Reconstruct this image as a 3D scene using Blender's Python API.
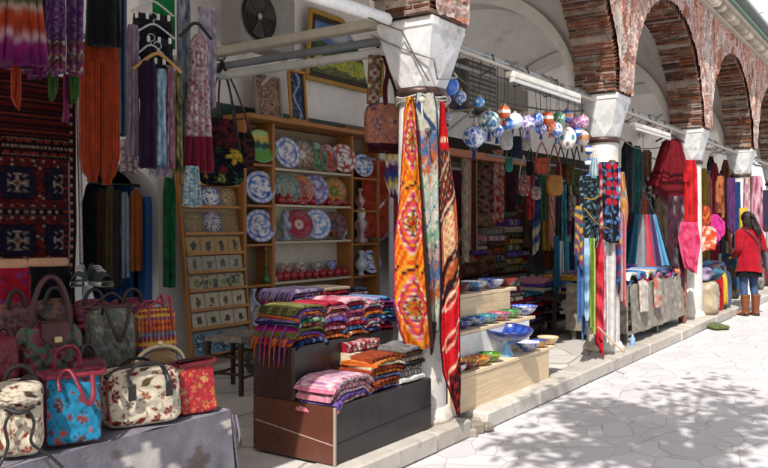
import bpy, bmesh, math, random
import numpy as np
from mathutils import Vector, Matrix, noise as mnoise

for o in list(bpy.data.objects): bpy.data.objects.remove(o)
SC = bpy.context.scene
COL = SC.collection
R = math.radians
PI = math.pi

# ------------------------------------------------------------------ camera
F_PX, CX, HZ = 800.0, 384.0, 225.0          # focal length, centre and horizon of the 768 px photo
YAW = R(34.5)                               # view direction turned from the arcade (+X) to the shops (+Y)
FWD = Vector((math.cos(YAW), math.sin(YAW), 0)); RGT = Vector((math.sin(YAW), -math.cos(YAW), 0))
EYE = Vector((0, 0, 1.5))
cam = bpy.data.cameras.new('camera'); camo = bpy.data.objects.new('camera', cam); COL.objects.link(camo)
camo.location = EYE; camo.rotation_euler = (PI/2, 0, YAW - PI/2)
cam.sensor_fit = 'HORIZONTAL'; cam.sensor_width = 36; cam.lens = 36*F_PX/768
cam.shift_y = (HZ-234)/768; cam.clip_end = 1000; cam.clip_start = .05
SC.camera = camo
SC.render.resolution_x, SC.render.resolution_y = 1024, 624

# ------------------------------------------------------------------ sky, sun, exposure
SUN_EL, SUN_SIDE = 49.0, 17.0               # elevation; how far the light leans from along-the-arcade into the shops
world = bpy.data.worlds.new('World'); SC.world = world; world.use_nodes = True
wn = world.node_tree; bg = wn.nodes['Background']
sky = wn.nodes.new('ShaderNodeTexSky'); sky.sky_type = 'NISHITA'; sky.sun_disc = False
sky.sun_elevation = R(SUN_EL); sky.sun_rotation = R(270 - SUN_SIDE); sky.air_density = 1.0; sky.dust_density = 4.0; sky.ozone_density = .6
# a bank of bright thin cloud low over the far end of the street
wtc = wn.nodes.new('ShaderNodeTexCoord'); wsp = wn.nodes.new('ShaderNodeSeparateXYZ'); wn.links.new(wtc.outputs['Generated'], wsp.inputs[0])
wno = wn.nodes.new('ShaderNodeTexNoise'); wno.inputs['Scale'].default_value = 3.2; wno.inputs['Detail'].default_value = 7; wn.links.new(wtc.outputs['Generated'], wno.inputs[0])
wad = wn.nodes.new('ShaderNodeMath'); wad.operation = 'ADD'; wn.links.new(wsp.outputs[0], wad.inputs[0]); wn.links.new(wno.outputs[0], wad.inputs[1])
wmr = wn.nodes.new('ShaderNodeMapRange'); wmr.interpolation_type = 'SMOOTHSTEP'; wmr.inputs[1].default_value = 1.0; wmr.inputs[2].default_value = 1.3; wn.links.new(wad.outputs[0], wmr.inputs[0])
wmx = wn.nodes.new('ShaderNodeMix'); wmx.data_type = 'RGBA'; wn.links.new(wmr.outputs[0], wmx.inputs[0]); wn.links.new(sky.outputs[0], wmx.inputs[6]); wmx.inputs[7].default_value = (7.6, 8., 8.2, 1)
wn.links.new(wmx.outputs[2], bg.inputs[0]); bg.inputs[1].default_value = .125
sl = bpy.data.lights.new('sun', 'SUN'); sun = bpy.data.objects.new('sun', sl); COL.objects.link(sun)
sl.energy = 5.0; sl.angle = R(.5); sl.color = (1, .965, .91)
trav = Vector((math.cos(R(SUN_EL))*math.cos(R(SUN_SIDE)), math.cos(R(SUN_EL))*math.sin(R(SUN_SIDE)), -math.sin(R(SUN_EL))))
sun.rotation_euler = trav.to_track_quat('-Z', 'Y').to_euler(); sun.location = (-5, -3, 12)
SC.view_settings.view_transform = 'Standard'; SC.view_settings.look = 'None'
SC.view_settings.gamma = 1; SC.view_settings.exposure = .32; SC.view_settings.use_curve_mapping = False
SC.cycles.max_bounces = 10; SC.cycles.diffuse_bounces = 6

# ------------------------------------------------------------------ helpers
def at(x, y, Y=None, X=None, Z=None):
    """a photo pixel pushed out to a plane of the world"""
    u, v = (x-CX)/F_PX, (HZ-y)/F_PX
    d = FWD + RGT*u + Vector((0, 0, v))
    if Y is not None: t = Y/d.y
    elif X is not None: t = X/d.x
    else: t = (Z-1.5)/d.z
    return EYE + d*t
def depth(p): return (p-EYE).dot(FWD)
def lin(c):
    c /= 255.
    return c/12.92 if c <= .04045 else ((c+.055)/1.055)**2.4
def H(s):
    return (lin(int(s[0:2], 16)), lin(int(s[2:4], 16)), lin(int(s[4:6], 16)))
def HS(s): return [H(x) for x in s.split()]
def mix(a, b, t): return tuple(a[i]*(1-t)+b[i]*t for i in range(3))
def sc(c, k): return tuple(x*k for x in c)
def nz(x, y=0, z=0): return mnoise.noise(Vector((x, y, z)))
def lerp_tab(tab, v):
    """tab rows start with the key; linear interpolation of the rest"""
    if v <= tab[0][0]: return tab[0][1:]
    for a, b in zip(tab, tab[1:]):
        if v <= b[0]:
            t = (v-a[0])/max(1e-9, b[0]-a[0])
            return tuple(p*(1-t)+q*t for p, q in zip(a[1:], b[1:]))
    return tab[-1][1:]

class MB:
    """collects shapes and links them as ONE mesh object; every face carries its own colour"""
    def __init__(s): s.v = []; s.f = []; s.c = []; s.s = []
    def add(s, vs, fs, col, smooth=False):
        o = len(s.v); s.v += [tuple(p) for p in vs]
        one = isinstance(col, tuple)
        for i, f in enumerate(fs):
            s.f.append(tuple(k+o for k in f)); s.c.append(col if one else col[i]); s.s.append(smooth)
        return s
    def box(s, c, size, col, bev=0., rot=None):
        hx, hy, hz = [k/2 for k in size]
        c = Vector(c)
        if bev <= 0:
            vs = [Vector((x, y, z)) for x in (-hx, hx) for y in (-hy, hy) for z in (-hz, hz)]
            fs = [(0,1,3,2), (4,6,7,5), (0,4,5,1), (2,3,7,6), (0,2,6,4), (1,5,7,3)]
        else:
            b = min(bev, hx*.9, hy*.9, hz*.9); vs = []
            for x in (-1, 1):
                for y in (-1, 1):
                    for z in (-1, 1):
                        vs += [Vector((x*hx, y*(hy-b), z*(hz-b))), Vector((x*(hx-b), y*hy, z*(hz-b))), Vector((x*(hx-b), y*(hy-b), z*hz))]
            I = lambda x, y, z, k: (x*4+y*2+z)*3+k
            fs = [(I(0,0,0,0),I(0,0,1,0),I(0,1,1,0),I(0,1,0,0)), (I(1,0,0,0),I(1,1,0,0),I(1,1,1,0),I(1,0,1,0)),
                  (I(0,0,0,1),I(1,0,0,1),I(1,0,1,1),I(0,0,1,1)), (I(0,1,0,1),I(0,1,1,1),I(1,1,1,1),I(1,1,0,1)),
                  (I(0,0,0,2),I(0,1,0,2),I(1,1,0,2),I(1,0,0,2)), (I(0,0,1,2),I(1,0,1,2),I(1,1,1,2),I(0,1,1,2))]
            for z in (0, 1):
                for y in (0, 1): fs.append((I(0,y,z,1),I(1,y,z,1),I(1,y,z,2),I(0,y,z,2)))
                for x in (0, 1): fs.append((I(x,0,z,0),I(x,1,z,0),I(x,1,z,2),I(x,0,z,2)))
            for x in (0, 1):
                for y in (0, 1): fs.append((I(x,y,0,0),I(x,y,1,0),I(x,y,1,1),I(x,y,0,1)))
                for y in (0, 1):
                    for z in (0, 1): fs.append((I(x,y,z,0),I(x,y,z,1),I(x,y,z,2)))
        if rot is not None: vs = [rot @ p for p in vs]
        return s.add([p+c for p in vs], fs, col)
    def bar(s, a, b, w, h, col, bev=0.):
        """box running from a to b"""
        a, b = Vector(a), Vector(b); d = b-a
        q = d.to_track_quat('X', 'Z').to_matrix()
        return s.box((a+b)/2, (d.length, w, h), col, bev, q)
    def tube(s, pts, r, col, n=8, caps=True, flat=1.):
        pts = [Vector(p) for p in pts]; m = len(pts)
        rs = list(r) if isinstance(r, (list, tuple)) else [r]*m
        if 3 <= m <= 9:                            # few points: round the path off (Catmull-Rom)
            Q = [pts[0]*2-pts[1]]+pts+[pts[-1]*2-pts[-2]]; np_, nr_ = [], []
            for i in range(m-1):
                a, b, c, d = Q[i:i+4]
                for k in range(5):
                    t = k/5; np_.append(.5*((2*b)+(c-a)*t+(2*a-5*b+4*c-d)*t*t+(3*b-a-3*c+d)*t**3)); nr_.append(rs[i]*(1-t)+rs[i+1]*t)
            pts, rs = np_+[pts[-1]], nr_+[rs[-1]]; m = len(pts)
        vs = []; up = None
        for i, p in enumerate(pts):
            t = (pts[min(i+1, m-1)]-pts[max(i-1, 0)]).normalized()
            if up is None: up = t.orthogonal().normalized()
            up = (up - t*up.dot(t))
            up = up.normalized() if up.length > 1e-6 else t.orthogonal().normalized()
            w = t.cross(up)
            for k in range(n):
                a = 2*PI*k/n; vs.append(p+up*(math.cos(a)*rs[i])+w*(math.sin(a)*rs[i]*flat))
        fs = [(i*n+k, i*n+(k+1) % n, (i+1)*n+(k+1) % n, (i+1)*n+k) for i in range(m-1) for k in range(n)]
        s.add(vs, fs, col, True)
        if caps:
            s.add(vs[:n], [tuple(range(n))[::-1]], col); s.add(vs[-n:], [tuple(range(n))], col)
        return s
    def lathe(s, prof, n, col, c=(0, 0, 0), smooth=True, M=None):
        """prof [(r, z)], col a colour or fn(i/rows, angle)"""
        m = len(prof); vs = []
        for r, z in prof:
            for k in range(n):
                a = 2*PI*k/n; vs.append(Vector((r*math.cos(a), r*math.sin(a), z)))
        fs = []; cs = []
        for i in range(m-1):
            for k in range(n):
                fs.append((i*n+k, i*n+(k+1) % n, (i+1)*n+(k+1) % n, (i+1)*n+k))
                if callable(col): cs.append(col(i, (k+.5)/n*2*PI))
        if M is not None: vs = [M @ p for p in vs]
        c = Vector(c)
        return s.add([p+c for p in vs], fs, cs if callable(col) else col, smooth)
    def ball(s, c, r, col, n=16, m=10, sq=(1, 1, 1)):
        prof = [(max(1e-4, math.sin(PI*i/m)), -math.cos(PI*i/m)) for i in range(m+1)]
        M = Matrix.Diagonal((r*sq[0], r*sq[1], r*sq[2]))
        cf = (lambda i, a: col((i+.5)/m, a)) if callable(col) else col
        return s.lathe(prof, n, cf, c, True, M)
    def grid(s, nu, nv, fn, col, smooth=True):
        vs = [fn(i/nu, j/nv) for j in range(nv+1) for i in range(nu+1)]
        fs = [(j*(nu+1)+i, j*(nu+1)+i+1, (j+1)*(nu+1)+i+1, (j+1)*(nu+1)+i) for j in range(nv) for i in range(nu)]
        cs = [col((i+.5)/nu, (j+.5)/nv) for j in range(nv) for i in range(nu)] if callable(col) else col
        return s.add(vs, fs, cs, smooth)
    def puff(s, w, d, h, pat, n=4., g=14, taper=0., c=(0, 0, 0), sag=0., seed=0, side=None):
        """soft box: superellipsoid, narrowed towards its top in depth; pat(u, v) on front and back, side() elsewhere"""
        for ax in range(3):
            for sg in (-1, 1):
                vs = []; cs = []; fs = []
                for j in range(g+1):
                    for i in range(g+1):
                        a, b = i/g*2-1, j/g*2-1
                        q = [0, 0, 0]; q[ax] = sg; q[(ax+1) % 3] = a; q[(ax+2) % 3] = b
                        k = (abs(q[0])**n+abs(q[1])**n+abs(q[2])**n)**(-1/n)
                        q = [t*k for t in q]
                        tz = (q[2]+1)/2
                        x = q[0]*w/2*(1-.12*taper*tz); y = q[1]*d/2*(1-taper*tz); z = (q[2]+1)/2*h
                        w_ = 1+.05*nz(q[0]*2+seed, q[1]*2, q[2]*2+seed*.3)
                        y *= 1+.09*nz(q[0]*3.1+seed*2, q[2]*4.2, 3)+.05*nz(q[0]*8+q[2]*5, q[2]*3, seed)
                        z -= sag*(1-abs(q[0]))*tz
                        vs.append((c[0]+x*w_, c[1]+y*w_, c[2]+z))
                for j in range(g):
                    for i in range(g):
                        f = (j*(g+1)+i, j*(g+1)+i+1, (j+1)*(g+1)+i+1, (j+1)*(g+1)+i)
                        fs.append(f if sg > 0 else f[::-1])
                        p = [sum(vs[t][m] for t in f)/4-c[m] for m in range(3)]
                        U, V = p[0]/w+.5, p[2]/h
                        if ax == 1 or side is None: cs.append(pat(U+(p[1]/w if ax == 0 else 0), V+(p[1]/h if ax == 2 else 0)))
                        else: cs.append(side)
                s.add(vs, fs, cs, True)
        return s
    def cloth(s, prof, pat, nx=16, nzz=20, folds=4., amp=.02, seed=0, wob=.01, top=True, amp0=.3):
        """hanging cloth: prof rows (v, z, halfwidth, halfdepth, cx, cy); wavy front and back with a real thickness"""
        n = nx*2; vs = []
        for j in range(nzz+1):
            v = j/nzz; z, hw, hd, cx, cy = lerp_tab(prof, v)
            A = amp*(amp0+(1-amp0)*v)
            for k in range(n):
                a = 2*PI*k/n; ca, sa = math.cos(a), math.sin(a)
                x = math.copysign(abs(ca)**.8, ca); y = math.copysign(abs(sa)**.55, sa)
                ph = folds*PI*x+seed*1.7+1.1*nz(v*1.5+seed, x*1.2, 3)
                yy = cy+hd*y+A*math.sin(ph)+amp*.5*nz(x*2+seed, v*3, seed)
                xx = cx+hw*x*(1+.03*nz(v*4, seed, 7))+A*.4*math.cos(ph)
                zz = z+(wob*nz(x*3+seed*2, seed)*v*2)+(wob*1.6*math.sin(seed*5.3)*x*v if wob > .035 else 0)
                vs.append((xx, yy, zz))
        fs = []; cs = []
        for j in range(nzz):
            for k in range(n):
                fs.append((j*n+k, (j+1)*n+k, (j+1)*n+(k+1) % n, j*n+(k+1) % n))
                ca = math.cos(2*PI*(k+.5)/n); u = (math.copysign(abs(ca)**.8, ca)+1)/2
                cs.append(pat(u, (j+.5)/nzz))
        s.add(vs, fs, cs, True)
        s.add(vs[:n], [tuple(range(n))], pat(.5, 0)); s.add(vs[-n:], [tuple(range(n))[::-1]], pat(.5, 1))
        return s
    def build(s, name, mat, parent=None, loc=None, rz=0., rot=None):
        me = bpy.data.meshes.new(name); me.from_pydata(s.v, [], s.f)
        at_ = me.color_attributes.new('Col', 'FLOAT_COLOR', 'CORNER')
        cnt = np.array([len(f) for f in s.f]); ca = np.ones((len(s.f), 4), np.float32); ca[:, :3] = np.array(s.c, np.float32)
        cc = np.repeat(ca, cnt, 0); li = np.empty(len(me.loops), np.int32); me.loops.foreach_get('vertex_index', li)
        sm = np.repeat(np.array(s.s, bool), cnt)          # woven and painted surfaces blend from vertex to vertex, flat faces keep one colour
        acc = np.zeros((len(s.v), 4)); num = np.zeros(len(s.v))
        np.add.at(acc, li[sm], cc[sm]); np.add.at(num, li[sm], 1)
        cc[sm] = (acc[li[sm]]/np.maximum(1, num[li[sm]])[:, None]).astype(np.float32)
        at_.data.foreach_set('color', cc.ravel())
        me.polygons.foreach_set('use_smooth', np.array(s.s, bool))
        me.materials.append(MAT[mat] if isinstance(mat, str) else mat)
        me.update()
        o = bpy.data.objects.new(name, me); COL.objects.link(o)
        if parent is not None: o.parent = parent
        if loc is not None: o.location = loc
        if rot is not None: o.rotation_euler = rot
        elif rz: o.rotation_euler = (0, 0, rz)
        return o

def tag(o, label=None, cat=None, group=None, kind=None):
    if label: o['label'] = label
    if cat: o['category'] = cat
    if group: o['group'] = group
    if kind: o['kind'] = kind
    return o
def thing(name, label, cat, loc=(0, 0, 0), rz=0., group=None, rot=None):
    o = bpy.data.objects.new(name, None); COL.objects.link(o); o.empty_display_size = .1
    o.location = loc; o.rotation_euler = rot if rot else (0, 0, rz)
    return tag(o, label, cat, group)
def copy_thing(root, loc, rz=None, label=None, group=None):
    c = root.copy(); COL.objects.link(c); c.location = loc
    if rz is not None: c.rotation_euler = (0, 0, rz)
    tag(c, label, None, group)
    for ch in list(root.children):
        d = ch.copy(); COL.objects.link(d); d.parent = c
        for g in list(ch.children):
            e = g.copy(); COL.objects.link(e); e.parent = d
    return c

# ------------------------------------------------------------------ materials (all procedural; colour comes per face)
MAT = {}
def mk(name, rough=.8, spec=.3, gain=1., bump=.0, bscale=60, var=.25, vscale=8, stretch=(1, 1, 1), metal=0., coat=0., sheen=0., rvar=0., dirt=None):
    m = bpy.data.materials.new(name); m.use_nodes = True; nt = m.node_tree; N = nt.nodes; L = nt.links
    b = N['Principled BSDF']
    at_ = N.new('ShaderNodeVertexColor'); at_.layer_name = 'Col'
    tc = N.new('ShaderNodeTexCoord'); mp = N.new('ShaderNodeMapping'); mp.inputs['Scale'].default_value = stretch
    L.new(tc.outputs['Object'], mp.inputs[0])
    n1 = N.new('ShaderNodeTexNoise'); n1.inputs['Scale'].default_value = vscale; n1.inputs['Detail'].default_value = 5; n1.inputs['Roughness'].default_value = .65
    L.new(mp.outputs[0], n1.inputs[0])
    mr = N.new('ShaderNodeMapRange'); mr.inputs[1].default_value = .3; mr.inputs[2].default_value = .7
    mr.inputs[3].default_value = gain*(1-var); mr.inputs[4].default_value = gain*(1+var)
    L.new(n1.outputs[0], mr.inputs[0])
    mu = N.new('ShaderNodeVectorMath'); mu.operation = 'SCALE'
    L.new(at_.outputs[0], mu.inputs[0]); L.new(mr.outputs[0], mu.inputs['Scale'])
    out = mu.outputs[0]
    if dirt:
        n3 = N.new('ShaderNodeTexNoise'); n3.inputs['Scale'].default_value = dirt[1]; n3.inputs['Detail'].default_value = 8; n3.inputs['Roughness'].default_value = .7
        L.new(mp.outputs[0], n3.inputs[0])
        r3 = N.new('ShaderNodeMapRange'); r3.inputs[1].default_value = dirt[2]; r3.inputs[2].default_value = dirt[2]+.12
        r3.inputs[3].default_value = 0; r3.inputs[4].default_value = dirt[3]; L.new(n3.outputs[0], r3.inputs[0])
        mx = N.new('ShaderNodeMix'); mx.data_type = 'RGBA'; L.new(r3.outputs[0], mx.inputs[0]); L.new(out, mx.inputs[6]); mx.inputs[7].default_value = (*dirt[0], 1)
        out = mx.outputs[2]
    L.new(out, b.inputs['Base Color'])
    b.inputs['Roughness'].default_value = rough; b.inputs['Specular IOR Level'].default_value = spec; b.inputs['Metallic'].default_value = metal
    b.inputs['Coat Weight'].default_value = coat; b.inputs['Coat Roughness'].default_value = .08
    b.inputs['Sheen Weight'].default_value = sheen
    if rvar:
        r2 = N.new('ShaderNodeMapRange'); r2.inputs[1].default_value = .3; r2.inputs[2].default_value = .7
        r2.inputs[3].default_value = max(.02, rough-rvar); r2.inputs[4].default_value = min(1, rough+rvar); L.new(n1.outputs[0], r2.inputs[0]); L.new(r2.outputs[0], b.inputs['Roughness'])
    if bump:
        n2 = N.new('ShaderNodeTexNoise'); n2.inputs['Scale'].default_value = bscale; n2.inputs['Detail'].default_value = 6
        L.new(mp.outputs[0], n2.inputs[0])
        bp = N.new('ShaderNodeBump'); bp.inputs['Strength'].default_value = bump; bp.inputs['Distance'].default_value = .01
        L.new(n2.outputs[0], bp.inputs['Height']); L.new(bp.outputs[0], b.inputs['Normal'])
    MAT[name] = m
    return m
mk('cloth', .92, .12, .6, .35, 55, .22, 14, sheen=.08)
mk('wool', .95, .08, .72, .7, 120, .3, 30)
mk('silk', .5, .35, .65, .25, 30, .2, 10)
mk('leather', .42, .4, 1., .4, 70, .25, 10, rvar=.15)
mk('ceramic', .16, .5, 1., .04, 12, .08, 20, coat=.4)
mk('tile', .35, .4, 1., .08, 30, .12, 20)
mk('wood_x', .5, .3, .9, .15, 30, .2, 6, stretch=(.6, 9, 9), rvar=.12)
mk('wood_z', .5, .3, .9, .15, 30, .2, 6, stretch=(9, 9, .6), rvar=.12)
mk('laminate', .32, .45, .9, .05, 40, .12, 6, rvar=.1, dirt=(H('8a7a70'), 14, .62, .35))
mk('metal', .45, .5, 1., .15, 40, .2, 8, metal=.5, rvar=.15)
mk('paint', .5, .4, 1., .15, 20, .14, 6, rvar=.15, dirt=(H('6b5f52'), 9, .58, .55))
mk('plastic', .35, .45, 1., .0, 20, .08, 8)
mk('plaster', .92, .1, 1., .35, 9, .10, 1.6, dirt=(H('8f8578'), 2.2, .58, .45))
mk('marble', .5, .35, 1., .3, 25, .16, 5, dirt=(H('84796c'), 7, .54, .6))
mk('brick', .95, .08, 1., 1.0, 26, .38, 9, dirt=(H('a79c93'), 6, .6, .4))
mk('stone', .95, .08, 1., 1.0, 12, .3, 3.5, dirt=(H('4a4340'), 3.5, .58, .55))
mk('dark', .9, .1, 1., .2, 10, .2, 3)
mk('skin', .5, .35, 1., .05, 40, .06, 12)
mk('hair', .45, .4, 1., .6, 40, .3, 20, stretch=(6, 6, .8))
mk('denim', .85, .15, 1., .4, 150, .3, 14)
mk('leaf', .6, .3, 1., .1, 20, .3, 3)

def paving(name, scale, c1, c2, joint, jw, disp=.25, bump=.6, dirtc='8e857b', dirt=.5):
    m = bpy.data.materials.new(name); m.use_nodes = True; nt = m.node_tree; N = nt.nodes; L = nt.links; b = N['Principled BSDF']
    tc = N.new('ShaderNodeTexCoord')
    nd = N.new('ShaderNodeTexNoise'); nd.inputs['Scale'].default_value = 1.3; nd.inputs['Detail'].default_value = 3; L.new(tc.outputs['Object'], nd.inputs[0])
    sb = N.new('ShaderNodeVectorMath'); sb.operation = 'SCALE'; sb.inputs['Scale'].default_value = disp; L.new(nd.outputs['Color'], sb.inputs[0])
    ad = N.new('ShaderNodeVectorMath'); ad.operation = 'ADD'; L.new(tc.outputs['Object'], ad.inputs[0]); L.new(sb.outputs[0], ad.inputs[1])
    mp = N.new('ShaderNodeMapping'); mp.inputs['Scale'].default_value = (scale*.82, scale*1.1, 0); L.new(ad.outputs[0], mp.inputs[0])
    ve = N.new('ShaderNodeTexVoronoi'); ve.feature = 'DISTANCE_TO_EDGE'; ve.inputs['Scale'].default_value = 1; L.new(mp.outputs[0], ve.inputs[0])
    vc = N.new('ShaderNodeTexVoronoi'); vc.feature = 'F1'; vc.inputs['Scale'].default_value = 1; L.new(mp.outputs[0], vc.inputs[0])
    sp = N.new('ShaderNodeSeparateColor'); L.new(vc.outputs['Color'], sp.inputs[0])
    n4 = N.new('ShaderNodeTexNoise'); n4.inputs['Scale'].default_value = 5; n4.inputs['Detail'].default_value = 9; n4.inputs['Roughness'].default_value = .7; L.new(tc.outputs['Object'], n4.inputs[0])
    m0 = N.new('ShaderNodeMix'); m0.data_type = 'RGBA'; L.new(sp.outputs[0], m0.inputs[0]); m0.inputs[6].default_value = (*H(c1), 1); m0.inputs[7].default_value = (*H(c2), 1)
    rr = N.new('ShaderNodeMapRange'); rr.inputs[1].default_value = .5; rr.inputs[2].default_value = .75; rr.inputs[3].default_value = 0; rr.inputs[4].default_value = dirt; L.new(n4.outputs[0], rr.inputs[0])
    m1 = N.new('ShaderNodeMix'); m1.data_type = 'RGBA'; L.new(rr.outputs[0], m1.inputs[0]); L.new(m0.outputs[2], m1.inputs[6]); m1.inputs[7].default_value = (*H(dirtc), 1)
    n5 = N.new('ShaderNodeTexNoise'); n5.inputs['Scale'].default_value = 3.1; n5.inputs['Detail'].default_value = 4; L.new(tc.outputs['Object'], n5.inputs[0])
    jm = N.new('ShaderNodeMath'); jm.operation = 'MULTIPLY'; jm.inputs[1].default_value = jw*2; L.new(n5.outputs[0], jm.inputs[0])
    jr = N.new('ShaderNodeMapRange'); jr.inputs[1].default_value = 0; jr.inputs[3].default_value = 1; jr.inputs[4].default_value = 0; L.new(ve.outputs['Distance'], jr.inputs[0]); L.new(jm.outputs[0], jr.inputs[2])
    m2 = N.new('ShaderNodeMix'); m2.data_type = 'RGBA'; L.new(jr.outputs[0], m2.inputs[0]); L.new(m1.outputs[2], m2.inputs[6]); m2.inputs[7].default_value = (*H(joint), 1)
    L.new(m2.outputs[2], b.inputs['Base Color'])
    b.inputs['Specular IOR Level'].default_value = .3
    ro = N.new('ShaderNodeMapRange'); ro.inputs[1].default_value = .3; ro.inputs[2].default_value = .7; ro.inputs[3].default_value = .45; ro.inputs[4].default_value = .8; L.new(n4.outputs[0], ro.inputs[0]); L.new(ro.outputs[0], b.inputs['Roughness'])
    hs = N.new('ShaderNodeMath'); hs.operation = 'SUBTRACT'; L.new(n4.outputs[0], hs.inputs[0]); L.new(jr.outputs[0], hs.inputs[1])
    bp = N.new('ShaderNodeBump'); bp.inputs['Strength'].default_value = bump; bp.inputs['Distance'].default_value = .012; L.new(hs.outputs[0], bp.inputs['Height']); L.new(bp.outputs[0], b.inputs['Normal'])
    MAT[name] = m
paving('marble_paving', 4.0, 'c2c0c0', 'b4b2b4', 'a0968f', .022, disp=.3, bump=.35, dirtc='bdb6b1', dirt=.4)
paving('slab_paving', 1.5, 'c4c0ba', 'b0aba4', '8a8178', .02, disp=.12)

# ------------------------------------------------------------------ patterns: fn(u, v) -> colour
def p_solid(c, j=.12, seed=0):
    return lambda u, v: sc(c, 1+j*nz(u*9+seed, v*9, seed))
def p_stripes(cols, n, axis=1, seed=0):
    rng = random.Random(seed); seq = [rng.choice(cols) for _ in range(max(2, int(n)))]
    for i in range(1, len(seq)):
        if seq[i] == seq[i-1]: seq[i] = cols[(cols.index(seq[i])+1) % len(cols)]
    def f(u, v):
        t = v if axis == 1 else u
        return seq[int(max(0, min(.9999, t))*len(seq))]
    return f
def p_blotch(cols, s=6, seed=0):
    def f(u, v):
        k = (nz(u*s+seed*3.1, v*s, seed)+.5*nz(u*s*2.3, v*s*2.3+seed, 5))*.9+.5
        return cols[int(max(0, min(.999, k))*len(cols))]
    return f
def p_floral(bgc, cols, n=14, seed=0, r0=.06, r1=.13, asp=1.):
    """carnation fans, rosettes, tulips and curved leaves scattered on a plain ground"""
    rng = random.Random(seed); fl = []; big = max(3, n//3)
    for i in range(n*2):
        leaf = i >= n; r = rng.uniform(r0, r1) if not leaf else rng.uniform(r0*.8, r1*.75)
        if i < big: r = r1*rng.uniform(1.0, 1.35)
        ok = False
        for _ in range(40):
            p = (rng.random(), rng.random())
            if all(math.hypot(p[0]-q[0], (p[1]-q[1])*asp) > (r+q[2])*.82 for q in fl): ok = True; break
        if ok: fl.append((p[0], p[1], r, 3 if leaf else rng.choice((0, 0, 1, 2)), rng.random()*6.28, rng.choice(cols), rng.choice(cols)))
    def f(u, v):
        for x, y, r, k, a0, c1, c2 in fl:
            dx, dy = u-x, (v-y)*asp; d = math.hypot(dx, dy)
            if d > r: continue
            a = math.atan2(dy, dx)-a0; a = (a+PI) % (2*PI)-PI; t = d/r
            if k == 0:                             # carnation fan
                if abs(a) < 1.25 and t < .86+.14*math.cos(a*9): return c2 if (.62 < t < .74 or t < .3) else (c1 if int((a+2)*4.2) % 3 else mix(c1, bgc, .55))
                if abs(abs(a)-2.4) < .3 and t < .6: return mix(cols[-1], bgc, .2)
            elif k == 1:                           # rosette
                pe = .72+.28*math.cos(6*a)
                if t < .26: return c2
                if t < pe: return c1 if t > .42 else mix(c1, bgc, .6)
            elif k == 2:                           # tulip
                px_, py_ = d*math.cos(a)/r, d*math.sin(a)/r
                if abs(py_) < .34*(1-px_*px_)*(1+.4*math.sin(px_*3)) and -.7 < px_ < .95: return c2 if abs(py_) < .07 else c1
                if -1 < px_ < -.5 and abs(py_) < .06: return cols[-1]
            else:                                  # curved leaf
                px_, py_ = d*math.cos(a)/r, d*math.sin(a)/r-.35*(1-(d*math.cos(a)/r)**2)
                if abs(py_+.18) < .12*(1-px_*px_): return cols[-1]
        return bgc
    return f
def p_kilim(cols, nx, ny, steps=4, border=None, bw=.1, off=True):
    def f(u, v):
        if border and (u < bw or u > 1-bw or v < bw*.5 or v > 1-bw*.5):
            k = int(v*ny*8) if (u < bw or u > 1-bw) else int(u*nx*8)
            e = min(u, 1-u)/bw
            return border[0] if .25 < e < .8 and k % 2 else border[1]
        x, y = u*nx, v*ny
        if off and int(y) % 2: x += .5
        cx, cy = int(x), int(y)
        fx, fy = abs(x-cx-.5)*2, abs(y-cy-.5)*2
        q = int((int(fx*6)/6+int(fy*6)/6)*steps/1.6)
        return cols[(q+(cx+cy) % 2) % len(cols)]
    return f
def p_zig(cols, n, fr=3, am=.5, seed=0):
    def f(u, v):
        t = v*n+am*abs(((u*fr) % 1)*2-1)
        return cols[int(t) % len(cols)]
    return f
def p_grad(stops, j=.1, seed=0, drip=.05):
    def f(u, v):
        w = v+drip*nz(u*8+seed, v*2, seed)
        c = lerp_tab([(s[0],)+s[1] for s in stops], w)
        return sc(c, 1+j*nz(u*14, v*7, seed))
    return f
# ================================================================== SETTING
COLX = [1.04+3.81*i for i in range(-1, 9)]      # column axes along the arcade; [2] = 4.85 ... stands nearest in the photo
COLX = [4.85+3.81*i for i in range(-2, 8)]
CY, ZF = 3.01, .12                               # column line, sidewalk level
YW = 6.3                                         # shop wall
SPR, RISE = 2.93, 1.36                           # arch springing and rise
YA, YB = 2.78, 3.24                              # front and back of the arcade wall
X0, X1 = COLX[0], COLX[-1]
rng = random.Random(5)

m = MB(); m.grid(24, 24, lambda u, v: (-120+300*u, -180+300*v, 0), H('d0ccc8'))
tag(m.build('street_paving', 'marble_paving'), kind='structure')
m = MB(); m.box(((X0+X1)/2, (2.9+9.2)/2, ZF/2-.05), (X1-X0+4, 9.2-2.9, ZF+.1), H('a8a49e'))
tag(m.build('sidewalk', 'slab_paving'), kind='structure')
m = MB(); x = X0-1.5
while x < X1+1:
    L = rng.uniform(.7, 1.5); L = 5.02-x if x < 4.9 and x+L > 4.75 else L
    if 5.0 < x < 5.2: x += .22; continue           # the broken stone by the first column
    jz = rng.uniform(-.004, .003); jy = rng.uniform(-.006, .006)
    q = Matrix.Rotation(rng.uniform(-.003, .003), 3, 'Y')
    m.box((x+L/2, 2.815+jy, .066+jz), (L-.006, .25, .125), mix(H('bcb6ad'), H('a49c92'), rng.random()), .012, q)
    x += L
for i in range(9):
    m.box((5.0+rng.random()*.24, 2.68+rng.random()*.2, .02+rng.random()*.03), (.07+.1*rng.random(), .06+.06*rng.random(), .05+.05*rng.random()), mix(H('a59b8e'), H('6a6056'), rng.random()), .015, Matrix.Rotation(rng.random()*3, 3, 'Z'))
tag(m.build('kerb', 'marble'), kind='structure')

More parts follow.
